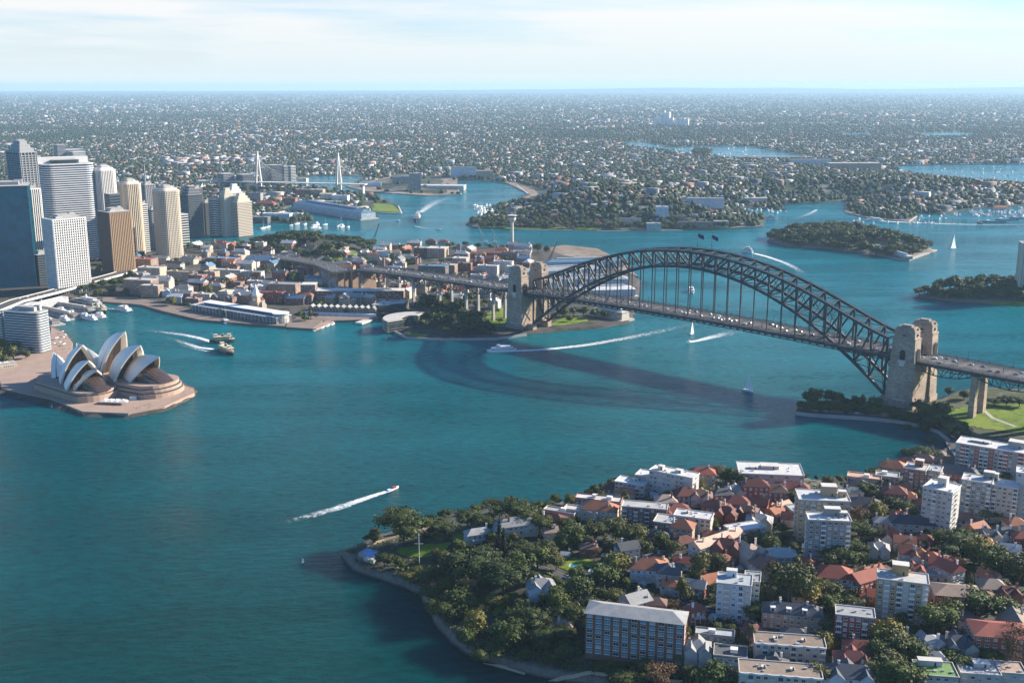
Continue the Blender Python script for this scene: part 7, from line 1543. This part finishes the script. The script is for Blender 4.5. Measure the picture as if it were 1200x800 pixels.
# the nearest of them stand alone
PR = []
for i in range(8):
    m = MB(); wl = ('cream', 'white', 'brick', 'sand', 'pink', 'white', 'redbrick', 'grey')[i]; rc = ('terracotta', 'slatelight', 'darkred', 'white', 'brown', 'slate', 'redtile', 'greytin')[i]; m.box((0, 0, -3), (14, 10, 9), fmat(wl)); r, rh = roof_mesh(('hip', 'gable', 'hip', 'cross')[i % 4], 14, 10, 6, rmat(rc))
    o = m.build('wall'); r_o = r.build('roof'); PR.append((o.data, r_o.data, WN[wl], RN[rc])); bpy.data.objects.remove(o); bpy.data.objects.remove(r_o)
for i in range(near_n):
    wm2, rm2, a, b = PR[rf2.randrange(8)]; side = 'left' if X[i] < -120 else 'right' if X[i] > 700 else 'middle'
    t = thing('far_shore_house', (X[i], Y[i], Z[i]), float(rot[i]), f'small {a} house, {b} roof, on the {side} far wooded shore', 'house', f'{a} houses with {b} roofs on the {side} far shore'); t.scale = (float(a_[i][0]/14), float(a_[i][1]/10), float(hh[i]/9)); put(wm2, 'wall', t, (0, 0, 0)); put(rm2, 'roof', t, (0, 0, 0))
rows = []
for v0, v1, n in ((111, 135, 15000), (135, 165, 24000), (165, 200, 19000), (200, 269, 14500)):
    X, Y, Z, V_, d = sample(n, v0, v1, 8); k = clear(X, Y) | (rng.random(len(X)) < .04); rows.append((X[k], Y[k], Z[k], V_[k]))
X, Y, Z, V_ = (np.concatenate([r[i] for r in rows]) for i in range(4)); D = np.hypot(X, Y); ordr = np.argsort(D); X, Y, Z, D = X[ordr], Y[ordr], Z[ordr], D[ordr]
sc = np.maximum(1, D/7500)**.75; s_ = rng.uniform(9, 21, len(X))*sc; ht = rng.uniform(7, 15, len(X))*np.maximum(1, sc*.8); nt_ = 280; k = np.arange(len(X)) >= nt_
mass('far_woodland', X[k], Y[k], Z[k]-.5, TVv, TF, np.stack([s_[k], s_[k]*rng.uniform(.8, 1.2, k.sum())], 1), ht[k], rng.uniform(0, 6.28, k.sum()), FARLEAF, jit=.22)
for i in range(nt_):
    c, k2 = rt.choice(TV[rt.choice(('mid', 'mid_fig', 'mid_olive'))]); side = 'left' if X[i] < -120 else 'right' if X[i] > 700 else 'middle'
    t = thing('far_shore_tree', (X[i], Y[i], Z[i]-.5), rt.uniform(0, 6), f'shoreline tree on the {side} stretch of the far wooded shore', 'tree', f'trees along the {side} far shore'); t.scale = (float(s_[i])*1.1, float(s_[i])*1.1, float(ht[i])*1.2); put(c, 'crown', t, (0, 0, 0)); put(k2, 'trunk', t, (0, 0, 0))
# shore edges: pale sea walls and strips of grass at the waterline
def shore(pts, lab, mat=CONC_L, h=2.6, w_=3):
    m = MB(); W3 = [P(u, v, 0) for u, v in pts]
    for i in range(len(W3)-1): m.bar((W3[i].x, W3[i].y, h/2-.3), (W3[i+1].x, W3[i+1].y, h/2-.3), w_, mat, h+.6)
    tag(m.build('sea_wall'), lab, 'sea wall')
shore([(436,249.2),(471,251.2),(467,242.2)], 'pale sea wall around the far headland park'); shore([(409,219.2),(430,223.2),(461,227.2),(500,229.2),(541,228.7),(532,218.2)], 'pale quay wall along the cleared far dock'); shore([(606,218),(619,228)], 'pale quay edge of the bare reclaimed wharf')
shore([(990,249.2),(1020,256.2),(1065,260.2),(1074,254.2)], 'tan sea wall round the far right headland', mat=wmat('sand')); shore([(600,269.4),(720,271.3),(800,270.3)], 'low pale sea wall below the far peninsula', w_=2, h=1.8)
for pts in ([(436,247),(470,249),(460,240),(438,238)], [(400,236),(432,238),(430,234),(405,232)], [(590,268),(660,268),(668,265),(600,266)], [(672,269),(700,269.5),(712,265),(690,263)], [(560,266.5),(640,267.5),(640,266.3),(560,265.2)], [(340,257),(366,258),(360,254),(345,254)]):
    m = MB(); m.prism([tuple(P(u, v, 3)[:2]) for u, v in pts], 0, 3.2, GRASS, top=GRASS); tag(m.build('lawn'), kind='structure')
# ---- cable-stayed bridge far away
def stay_bridge():
    a, b = P(397, 216, 26), P(303, 214, 26); d = (b-a); d.z = 0; L_ = d.length; u_ = d.normalized(); n = Vector((-u_.y, u_.x, 0)); t = thing('cable_stayed_bridge', (a.x, a.y, 0), math.atan2(u_.y, u_.x), 'far cable-stayed bridge with two pale diamond towers', 'bridge')
    m = MB(); m.box((L_/2+60, 0, 26), (L_+300, 26, 3), CONC_L); m.build('deck', t)
    for x0 in (0, L_):
        m = MB(); 
        for s in (-1, 1): m.bar((x0, s*10, 0), (x0, s*17, 28), 6, CONC_L); m.bar((x0, s*17, 28), (x0, s*2.6, 112), 5.5, CONC_L)
        m.bar((x0, 0, 98), (x0, 0, 122), 5.5, CONC_L); m.bar((x0, -17, 24), (x0, 17, 24), 4, CONC_L); m.build('pylon', t); m = MB()
        for k in range(1, 14):
            for s in (-1, 1):
                for e in (-1, 1): m.bar((x0, s*1.5, 118-k*1.6), (x0+e*k*(L_/2-12)/13, s*12, 29), .17, WHITE)
        m.build('stay_cables', t)
    for x0 in (-80, L_+60, L_+130, L_+200): m = MB(); m.box((x0, 0, 0), (4, 16, 26), CONC_L); m.build('pier', t)
stay_bridge()
t = thing('low_bridge', P(908, 188, 0), 0, 'long low road bridge over the far inlet', 'bridge'); m = MB(); m.box((0, 0, 14), (330, 24, 3), CONC); m.build('deck', t)
for i in range(9): m = MB(); m.box((-160+i*40, 0, 0), (5, 18, 14), CONC_L); m.build('pier', t)
# wooded islet
wood([(812,181.5),(830,181.5),(832,178),(816,177.6)], 40, 'trees on the tiny islet in the far lake', 'tree on the tiny islet in the far lake', ['mid'], (14, 22), (30, 50), margin=0)
m = MB(); m.prism(W([(810,182),(832,182),(835,178),(814,177)]), -2, 3, FARLEAF); tag(m.build('islet_ground'), kind='structure')
# ------------------------------------------------------------------ boats and wakes
HULLW = plain('hull_white', (.78, .78, .76), .35, var=.05, spec=.5); HULLG = plain('hull_dark_green', (.012, .045, .03), .4, var=.1, spec=.5); HULLN = plain('hull_navy', (.015, .025, .05), .5, var=.1); CRM = plain('ferry_cream', (.66, .54, .34), .6, var=.06); DECKR = plain('deck_brown', (.22, .12, .08), .8); SAILM = plain('sail_cloth', (.8, .79, .76), .7, var=.04); REDH = plain('hull_red', (.4, .05, .03), .5)
def hullm(m, L_, B, H, mat, z0=-.4, bow=.32, stern=.85, deck=None):
    st = [(-.5, stern*.9), (-.3, 1), (.1, 1), (.28, .82), (.4, .5), (.5, .04)]; secs = []
    for x, k in st: sh = H*(1+.25*max(0, x)*2); secs.append([(x*L_, -B/2*k, sh), (x*L_*.97, -B/2*k*.78, z0), (x*L_*.97, B/2*k*.78, z0), (x*L_, B/2*k, sh)])
    m.hull(secs, mat); m.raw(secs[0], [(0, 1, 2, 3)], mat); r = [s[0] for s in secs]+[s[3] for s in reversed(secs)]; m.raw([(x, y, z-.15) for x, y, z in r], [tuple(range(len(r)))], deck or mat)
def cabin(m, x, L_, B, z, h, mat, win=None, tp=.96):
    m.box((x, 0, z), (L_, B, h), mat, taper=tp)
    if win: m.box((x, 0, z+h*.42), (L_*1.004, B*1.01, h*.34), win, taper=.99)
def heading(a, b): p, q = P(*a), P(*b); return math.atan2(q.y-p.y, q.x-p.x)
def boat(kind, u, v, hd, label, L_=None, group=None, name=None):
    p = P(u, v, 0); t = thing(name or {'ferry': 'ferry', 'cat': 'catamaran_ferry', 'speed': 'speedboat', 'sail': 'sailing_boat', 'ship': 'ship', 'cruise': 'harbour_cruiser', 'yacht': 'sailing_catamaran', 'barge': 'barge', 'tug': 'tugboat'}[kind], (p.x, p.y, 0), hd, label, {'ferry': 'ferry', 'cat': 'ferry', 'speed': 'speedboat', 'sail': 'sailing boat', 'ship': 'ship', 'cruise': 'cruise boat', 'yacht': 'yacht', 'barge': 'barge', 'tug': 'tugboat'}[kind], group)
    if kind == 'ferry':                      # double-ended green and cream ferry
        L_ = L_ or 46; B = 12; st = [(-.5, .03), (-.42, .5), (-.28, .9), (0, 1), (.28, .9), (.42, .5), (.5, .03)]
        m = MB(); secs = [[(x*L_, -B/2*k, 3.9), (x*L_*.98, -B/2*k*.8, -.5), (x*L_*.98, B/2*k*.8, -.5), (x*L_, B/2*k, 3.9)] for x, k in st]; m.hull(secs, HULLG); r = [s[0] for s in secs]+[s[3] for s in reversed(secs)]; m.raw([(x, y, 3.8) for x, y, z in r], [tuple(range(len(r)))], DECKR); m.build('hull', t)
        m = MB(); pts = [(x*L_*.9, -B/2*k*.97) for x, k in st]+[(x*L_*.9, B/2*k*.97) for x, k in reversed(st)]; m.prism(pts, 2.6, 3.4, CRM); m.prism([(a*.985, b*.97) for a, b in pts], 3.4, 4.7, GLASS_D); m.prism(pts, 4.7, 5.3, CRM, top=DECKR); m.build('lower_deck', t)
        m = MB(); cabin(m, 0, L_*.56, B*.74, 5.3, 2.7, CRM, GLASS_D); m.box((0, 0, 8.0), (L_*.66, B*.86, .35), CRM); m.build('upper_deck', t)
        for s in (-1, 1): m = MB(); cabin(m, s*L_*.25, 4.2, 4.6, 8.35, 2.5, HULLW, GLASS_D); m.box((s*L_*.25, 0, 10.85), (4.9, 5.2, .25), CRM); m.build('wheelhouse', t)
        m = MB(); m.cyl((0, 0, 8.3), 1.6, 4, HULLG, 12, 1.5); m.cyl((0, 0, 11.3), 1.62, .6, CRM, 12); m.build('funnel', t)
        for s in (-1, 1): m = MB(); m.bar((s*L_*.36, 0, 5), (s*L_*.37, 0, 14), .22, CRM); m.build('mast', t)
    elif kind == 'cat':
        L_ = L_ or 35; B = L_*.29; m = MB()
        for s in (-1, 1): 
            q = MB(); hullm(q, L_, B*.3, 1.8, HULLW); q.T = Matrix(); m.v += []; 
            m.raw([(x, y+s*B*.35, z) for x, y, z in q.v], q.f, HULLW)
        m.box((-L_*.03, 0, 1.3), (L_*.86, B*.96, .9), HULLW); m.build('hull', t); m = MB(); cabin(m, -L_*.02, L_*.76, B*.9, 2.2, 2.5, HULLW, GLASS_D); m.build('main_cabin', t)
        m = MB(); cabin(m, -L_*.06, L_*.5, B*.7, 4.7, 2.2, HULLW, GLASS_D); m.build('upper_cabin', t); m = MB(); cabin(m, L_*.12, L_*.12, B*.45, 6.9, 1.8, HULLW, GLASS_D); m.bar((0, 0, 6.9), (-L_*.02, 0, 11), .25, METAL_L); m.build('wheelhouse', t)
    elif kind == 'speed':
        L_ = L_ or 11; m = MB(); hullm(m, L_, L_*.3, 1.2, HULLW, deck=CONC_L); m.build('hull', t); m = MB(); cabin(m, L_*.03, L_*.34, L_*.22, 1.1, 1.3, REDH if 'red' in label else HULLW, GLASS_D, .8); m.build('cabin', t)
    elif kind == 'sail':
        L_ = L_ or 12; m = MB(); hullm(m, L_, L_*.28, 1.1, HULLW, deck=CRM); m.build('hull', t); m = MB(); cabin(m, 0, L_*.36, L_*.16, 1.05, .6, HULLW, GLASS_D, .85); m.build('cabin', t); m = MB(); m.cyl((L_*.08, 0, 1), .14, L_*1.35, METAL_L, 6, .07); m.build('mast', t)
        if 'bare' not in label:
            n = 6; m = MB(); H = L_*1.28
            m.hull([[(L_*.06-(L_*.42)*(1-i/n)*j/3, .5*math.sin(j)*(1-i/n), 1.9+H*.95*i/n) for j in range(4)] for i in range(n+1)], SAILM, closed=False); m.build('mainsail', t); m = MB(); m.hull([[(L_*.1+(L_*.36)*(1-i/n)*j/3, .4*math.sin(j)*(1-i/n), 1.5+H*.78*i/n) for j in range(4)] for i in range(n+1)], SAILM, closed=False); m.build('jib', t)
    elif kind in ('ship', 'cruise'):
        big = kind == 'ship'; L_ = L_ or 95; B = L_*.17; m = MB(); hullm(m, L_, B, 5.5 if big else 3, HULLN if big else HULLW, z0=-1, deck=DECKR); m.build('hull', t); x0 = -L_*.05; z = 5.3 if big else 2.8
        for i, (l, b) in enumerate(((.55, .86), (.44, .78), (.32, .66), (.16, .5)) if big else ((.84, .92), (.72, .84), (.5, .7))): m = MB(); cabin(m, x0, L_*l, B*b, z, 3.0 if big else 2.6, HULLW, GLASS_D, .99); m.box((x0, 0, z+(3.0 if big else 2.6)), (L_*l*1.04, B*b*1.06, .2), CONC_L); m.build('deck_house', t); z += 3.2 if big else 2.8
        m = MB(); m.box((x0-L_*.1, 0, z), (L_*.05, B*.22, 4), CRM if big else HULLW, taper=.8); m.build('funnel', t); m = MB(); m.cyl((x0+L_*.03, 0, z), .4, 12 if big else 6, METAL_L, 6, .2); m.bar((x0+L_*.03, -3, z+8), (x0+L_*.03, 3, z+8), .25, METAL_L) if big else None; m.build('mast', t)
        if big: m = MB(); m.cyl((L_*.33, 0, 5), .4, 11, METAL_L, 6); m.bar((L_*.33, 0, 15), (L_*.22, 0, 8), .4, METAL_L); m.build('derrick', t)
    elif kind == 'yacht':
        L_ = 26; B = 11; m = MB()
        for s in (-1, 1): q = MB(); hullm(q, L_, 2.6, 1.7, HULLW); m.raw([(x, y+s*4.1, z) for x, y, z in q.v], q.f, HULLW)
        m.box((-2, 0, 1.4), (16, 9.5, .8), HULLW); m.build('hull', t); m = MB(); cabin(m, -2, 12, 7.5, 2.2, 2, HULLW, GLASS_D, .9); m.build('cabin', t); m = MB(); m.cyl((1, 0, 2), .25, 33, METAL_L, 8, .15); m.bar((1, 0, 5), (-9, 0, 5.2), .4, SAILM, .7); m.build('mast', t)
    elif kind == 'barge': L_ = L_ or 40; m = MB(); m.box((0, 0, -.5), (L_, L_*.3, 2.5), HULLN, taper=1); m.build('hull', t); m = MB(); m.box((-L_*.3, 0, 2), (L_*.14, L_*.2, 3.5), HULLW); m.build('cabin', t)
    elif kind == 'tug': L_ = L_ or 26; m = MB(); hullm(m, L_, 8, 2.5, HULLN, deck=DECKR); m.build('hull', t); m = MB(); cabin(m, 2, 8, 5, 2.3, 3, HULLW, GLASS_D); cabin(m, 2.5, 4, 4, 5.3, 2.4, HULLW, GLASS_D); m.build('wheelhouse', t); m = MB(); m.cyl((-3, 0, 2.3), 1, 5, REDH, 8); m.build('funnel', t)
    return t
FOAM = None
def foam(name, solid):
    m, t, b = nodes(name); uv = t.nodes.new("ShaderNodeAttribute"); uv.attribute_name = 'wake'; s = t.nodes.new("ShaderNodeSeparateXYZ"); t.links.new(uv.outputs['Vector'], s.inputs[0]); p = geo(t)
    nz = nm(t, 'ADD', nm(t, 'MULTIPLY', noise(t, .22, 5, .7, vec=p), .6), nm(t, 'MULTIPLY', noise(t, .9, 4, .7, vec=p), .4))
    edge = nm(t, 'SUBTRACT', 1.0, nm(t, 'POWER', nm(t, 'ABSOLUTE', s.outputs[1]), 2.2)); k = nm(t, 'MULTIPLY', edge, nm(t, 'SUBTRACT', 1.0, nm(t, 'MULTIPLY', s.outputs[0], .92)))
    al = ramp(t, nm(t, 'ADD', nz, nm(t, 'MULTIPLY', k, solid)), .58, .86); t.links.new(al, b.inputs['Alpha']); b.inputs['Base Color'].default_value = (.78, .82, .82, 1); b.inputs['Roughness'].default_value = .7; return m
FOAM_S = foam('wake_foam', .42); FOAM_T = foam('wake_foam_thin', .25)
wk = 0
def wake(pts, w0, w1, mat=None, up=.05):
    global wk
    wk += 1; up = up+.012*wk; W3 = [P(u, v, 0) for u, v in pts]; C_ = []; k = 10
    for i in range(len(W3)-1):
        for j in range(k): C_.append(W3[i].lerp(W3[i+1], j/k))
    C_.append(W3[-1])
    for _ in range(6): C_ = [C_[0]]+[(C_[i-1]+C_[i]*2+C_[i+1])/4 for i in range(1, len(C_)-1)]+[C_[-1]]
    vs = []; at = []; fs = []; n = len(C_)
    for i, p in enumerate(C_):
        d = C_[min(i+1, n-1)]-C_[max(i-1, 0)]; d.normalize(); nx, ny = -d.y, d.x; f = i/(n-1); w_ = w0+(w1-w0)*f**.8
        for s in (-1, -.5, 0, .5, 1): vs.append((p.x+nx*s*w_/2, p.y+ny*s*w_/2, up)); at.append((f, s, 0))
    for i in range(n-1):
        for j in range(4): fs.append((i*5+j, i*5+j+1, (i+1)*5+j+1, (i+1)*5+j))
    me = bpy.data.meshes.new('boat_wake'); me.from_pydata(vs, [], fs); me.materials.append(mat or FOAM_S); a = me.attributes.new('wake', 'FLOAT_VECTOR', 'POINT'); a.data.foreach_set('vector', [c for x in at for c in x]); o = bpy.data.objects.new('boat_wake', me); C.objects.link(o); tag(o, kind='stuff')
boat('ferry', 265, 413, heading((248,405), (279,420)), 'green and cream double-ended ferry, the nearer of two passing right of the opera house')
boat('ferry', 261, 401, heading((252,402), (272,401)), 'cream ferry half hidden just behind the nearer green and cream ferry', L_=34)
wake([(252,402),(238,397),(215,392),(190,389),(168,386)], 8, 18, FOAM_S); wake([(250,409),(232,407),(214,401),(200,396)], 8, 14, FOAM_S); wake([(246,412),(225,408),(205,402)], 4, 8, FOAM_T)
boat('speed', 461, 573, heading((440,580), (465,571)), 'red and white speedboat leaving a straight white wake on open water', L_=12); wake([(460,573.5),(430,583),(395,595),(360,605),(325,613)], 5, 17); wake([(445,579),(400,596),(330,612)], 3, 7, FOAM_T)
boat('cat', 588, 411.5, heading((600,411), (574,412)), 'white low catamaran ferry with long curving wake left of the arch', L_=38); wake([(600,411.5),(640,409.5),(690,404),(735,396),(775,388),(815,378)], 8, 24); wake([(604,411.5),(670,407),(760,391)], 4, 7, FOAM_S)
boat('speed', 808, 401, heading((865,388), (808,401)), 'small dark-hulled racing boat with broad white wake beyond the deck', L_=12); wake([(809,401),(825,397.5),(845,392.5),(868,387)], 5, 30); wake([(812,400.5),(835,393.5),(862,388)], 4, 8)
boat('cat', 810, 342, heading((810,330), (810,342)), 'white twin-hulled ferry seen end-on through the hangers', L_=34)
boat('sail', 811, 391, R(60), 'white sailing boat just behind the deck near the racing boat', L_=13); boat('sail', 877, 458, R(-50), 'white sailing boat alone in front of the bridge', L_=14); boat('sail', 1117, 291, R(40), 'white sailing boat with full sails right of the island', L_=22)
boat('cruise', 876, 296, heading((900,300), (872,295)), 'white motor cruiser with curved wake above the arch', L_=30); wake([(884,297),(900,301),(920,308),(936,316),(940,322)], 10, 22)
boat('ship', 489, 258, heading((492,250), (484,263)), 'dark-hulled supply ship with white superstructure in the far inlet', L_=92); wake([(493,249),(505,240),(520,233),(540,229)], 20, 60, FOAM_T); wake([(486,265),(500,268),(512,268)], 8, 12, FOAM_T)
boat('speed', 514, 269, R(180), 'small white launch right of the dark-hulled supply ship', L_=14); boat('speed', 466, 258.5, R(20), 'tiny white launch left of the dark-hulled supply ship', L_=12)
boat('cat', 1024, 258.5, heading((1060,259), (1020,258)), 'ferry at the head of the longest straight wake by the far right headland', L_=46); wake([(1030,259),(1080,261.5),(1130,263),(1180,263.5),(1240,264)], 12, 22); wake([(957,246),(950,250),(940,254),(922,258)], 10, 30, FOAM_T)
boat('cruise', 904, 257.5, 0, 'white cruiser resting near the left end of the island', L_=26); boat('tug', 1148, 262, R(90), 'dark tug under way near the barges at the far right', L_=32)
for i, (u, v) in enumerate(((1165,260.3),(1180,258),(1196,256))): boat('barge', u, v, R(5), ('left', 'middle', 'right')[i]+' barge of the row moored at the far right', L_=52, group='moored barges')
boat('cruise', 106, 357, heading((90,352), (122,357)), 'big white three-deck cruise boat berthed beside the ferry wharves', L_=58); boat('ferry', 119, 366, heading((112,363), (128,367)), 'yellow and green ferry leaving the wharves', L_=26); wake([(112,364),(126,361),(133,361)], 5, 8, FOAM_T)
boat('cat', 146, 364, heading((136,362), (155,366)), 'white catamaran ferry heading right from the wharves', L_=34); wake([(136,362),(124,361.5),(115,361)], 5, 8, FOAM_T); boat('yacht', 265, 378, heading((257,374), (273,381)), 'large white sailing catamaran with very tall mast before the glass terminal')
for i, (u, v) in enumerate(((100,373),(108,375),(118,372),(84,370),(76,376),(72,366))): boat('cat', u, v, heading((80,372), (100,376)), ('small ferry berthed at the nearest wharf', 'small ferry at the outer end of the nearest wharf', 'small ferry moored off the second wharf', 'small ferry between the wharves, close in', 'small ferry beside the apartment block', 'small ferry at the inner berth by the station')[i], L_=24, group='small ferries at the wharves')
for i, (u, v) in enumerate(((378,384),(384,382),(390,380),(370,387))): boat('speed', u, v, heading((366,386), (387,377)), ('first', 'second', 'third', 'outermost')[i]+' white launch along the brown timber jetty', L_=12, group='launches at the timber jetty')
for u, v, l in ((355,659,'small white navigation buoy on open water below the speedboat wake'),(452,397,'small white channel marker left of the southern point'),(564,396,'small green harbour marker below the dark fig park'),(61,477,'small white mooring buoy beside the opera house sea wall')):
    m = MB(); m.cyl((0, 0, -.3), .9, 1, HULLW if 'green' not in l else GRASS, 10); m.cyl((0, 0, .7), .35, 2.4, HULLW if 'green' not in l else GRASS, 8, .2); o = m.build('buoy'); p = P(u, v); place(o, p.x, p.y, 0); tag(o, l, 'buoy')
# moored craft in the far bays
MM = []
for kind in ('bare', 'motor'):
    m = MB(); hullm(m, 11, 3.4, 1.3, HULLW)
    if kind == 'bare': cabin(m, 0, 4, 2, 1.2, .7, HULLW, GLASS_D, .85); m.cyl((.8, 0, 1), .2, 13, METAL_L, 5, .1)
    else: cabin(m, 0, 5, 2.6, 1.2, 1.6, HULLW, GLASS_D, .85); cabin(m, 0, 2.5, 2, 2.8, 1.2, HULLW, None, .9)
    o = m.build('moored_boat'); MM.append(o.data); bpy.data.objects.remove(o)
def moor(n, box, where, sc=(1, 1.6)):
    c = 0; tr_ = 0
    while c < n and tr_ < n*40:
        tr_ += 1; u, v = rf2.uniform(box[0], box[2]), rf2.uniform(box[1], box[3]); p = P(u, v)
        lake = any(sd1(p.x, p.y, l) > 25 for l in LAKES); dd = sd1(p.x, p.y, far_w)
        if (dd > -12 and not lake) or (dd < -400): continue
        o = bpy.data.objects.new('moored_boat', MM[rf2.randrange(2)]); C.objects.link(o); s = rf2.uniform(*sc); place(o, p.x, p.y, 0, rf2.uniform(.8, 1.6)); o.scale = (s, s, s); tag(o, f'small white boat moored {where}', 'boat', f'white boats moored {where}'); c += 1
moor(70, (1070, 240, 1200, 254), 'along the far right shore', (1, 1.7)); moor(50, (1042, 193, 1200, 214), 'in the upper right reach of water', (1, 1.5)); moor(45, (735, 168, 930, 186), 'in the far lake behind the peninsula', (1, 1.6)); moor(34, (556, 240, 604, 252), 'in the marina left of the far peninsula', (1, 1.8)); moor(16, (300, 255, 420, 268), 'beside the long blue-roofed wharf', (1, 2)); moor(14, (864, 240, 925, 250), 'in the bay right of the far peninsula', (1, 1.8)); moor(20, (1000, 256, 1110, 262), 'off the far right headland', (1, 1.4))
# ------------------------------------------------------------------ people strolling on the opera house broadwalk and the quays
def figure(stride):
    pts = [(0,0,.95),(0,0,1.2),(0,0,1.42),(0,0,1.52),(0,.01,1.66),(0,.01,1.76),(.19,0,1.42),(.25,.02,1.14),(.26,.09*stride,.9),(-.19,0,1.42),(-.25,-.02,1.14),(-.26,-.09*stride,.9),(.1,0,.9),(.11,.14*stride,.5),(.11,.22*stride,.06),(.11,.22*stride+.14,.03),(-.1,0,.9),(-.11,-.1*stride,.5),(-.11,-.26*stride,.06),(-.11,-.26*stride+.14,.03)]
    ed = [(0,1),(1,2),(2,3),(3,4),(4,5),(2,6),(6,7),(7,8),(2,9),(9,10),(10,11),(0,12),(12,13),(13,14),(14,15),(0,16),(16,17),(17,18),(18,19)]
    rd = [.16,.14,.15,.06,.1,.08,.06,.045,.035,.06,.045,.035,.1,.065,.05,.045,.1,.065,.05,.045]
    me = bpy.data.meshes.new('person'); me.from_pydata(pts, ed, []); o = bpy.data.objects.new('person', me); C.objects.link(o); o.modifiers.new('skin', 'SKIN'); 
    if not me.skin_vertices: me.attributes.new('tmp', 'FLOAT', 'POINT'); bpy.context.view_layer.objects.active = o; bpy.ops.mesh.customdata_skin_add() if hasattr(bpy.ops.mesh, 'customdata_skin_add') else None
    if me.skin_vertices:
        for i, r in enumerate(rd): me.skin_vertices[0].data[i].radius = (r, r*.8)
        me.skin_vertices[0].data[0].use_root = True
    s = o.modifiers.new('sub', 'SUBSURF'); s.levels = 1; dg = bpy.context.evaluated_depsgraph_get(); ev = o.evaluated_get(dg); m2 = bpy.data.meshes.new_from_object(ev); bpy.data.objects.remove(o); return m2
try:
    PEO = []
    for k, (c1_, c2_) in enumerate((((.5,.5,.52),(.03,.04,.08)), ((.35,.05,.05),(.05,.05,.06)), ((.03,.05,.12),(.25,.22,.18)), ((.04,.04,.045),(.04,.045,.06)))):
        m_ = figure(1 if k % 2 else .5); m_.materials.clear()
        for q in (plain(f'clothes_{k}', c1_, .9), plain(f'trousers_{k}', c2_, .9), plain('skin_tone', (.4, .25, .17), .7)): m_.materials.append(q)
        for p in m_.polygons: z = p.center.z; p.material_index = 2 if z > 1.52 else 0 if z > .95 else 1
        PEO.append(m_)
    WH = ['in pale shirt', 'in red top', 'in navy top', 'in black clothes']
    zones = [(lambda: (rf2.uniform(196, 224), rf2.uniform(455, 470)), 4.0, 'on the broadwalk tip beside the opera house', 22), (lambda: (rf2.uniform(152, 200), rf2.uniform(474, 481)), 4.0, 'on the sunny broadwalk before the opera house', 22), (lambda: (rf2.uniform(60, 82), rf2.uniform(392, 418)), 3.1, 'on the curved quay by the gardens', 34), (lambda: (rf2.uniform(130, 230), rf2.uniform(352, 366)), 2.9, 'on the long quay before the terminal', 26)]
    for fn, z, wh, n in zones:
        c = 0; tr_ = 0
        while c < n and tr_ < 900:
            tr_ += 1; u, v = fn(); p = P(u, v, z)
            if z == 4.0:
                q = w2o(p); ins = sd1(q[0], q[1], OUT) > 1.5
            else: ins = sd1(p.x, p.y, S_POLY) > 2 and free(p.x, p.y, .6)
            if not ins: continue
            k = rf2.randrange(4); o = bpy.data.objects.new('person', PEO[k]); C.objects.link(o); place(o, p.x, p.y, z+.02, rf2.uniform(0, 6.28)); tag(o, f'person {WH[k]} walking {wh}', 'person', f'people {WH[k]} walking {wh}'); c += 1
except Exception as e: print('PEOPLE', e)
# ------------------------------------------------------------------ labels of the repeats: look + nearest named neighbour, ranked where several share both
def finish_labels():
    def uv(o): return Q(o.location+Vector((0, 0, 4)))
    used = set(str(o.get('label', '')).lower() for o in C.objects)
    rows = []
    AN = [a for a in ANCH if -60 < a[0] < 1260 and len(a[2].split()) <= 9]
    for o, look in AUTO:
        u, v = uv(o); c = sorted(AN, key=lambda a: (a[0]-u)**2+((a[1]-v)*1.6)**2)[:1]; a = c[0]; d = math.hypot(a[0]-u, (a[1]-v)*1.6)
        dx, dy = u-a[0], (v-a[1])*1.6
        rel = ('right of' if dx > 0 else 'left of') if abs(dx) > abs(dy) else ('in front of' if dy > 0 else 'behind')
        rows.append([o, look, rel, a[2], d])
    groups = {}
    for r in rows: groups.setdefault((r[1], r[2], r[3]), []).append(r)
    ORD = ['nearest', 'second nearest', 'third nearest', 'fourth nearest', 'fifth nearest', 'sixth nearest', 'seventh nearest', 'eighth nearest', 'ninth nearest', 'tenth nearest', 'eleventh nearest', 'twelfth nearest']
    for (look, rel, an), g in groups.items():
        g.sort(key=lambda r: r[4]); w_ = an.split()
        for i, r in enumerate(g):
            if len(g) == 1: lab = f'{look}, {rel} {an}'
            elif i < len(ORD): lab = f'{look}, {ORD[i]} one {rel} {an}'
            else: lab = f'{look}, among those far {rel} {an}'
            ws = lab.split()
            if len(ws) > 16: lab = ' '.join(ws[:16])
            r[0]['label'] = lab
finish_labels()
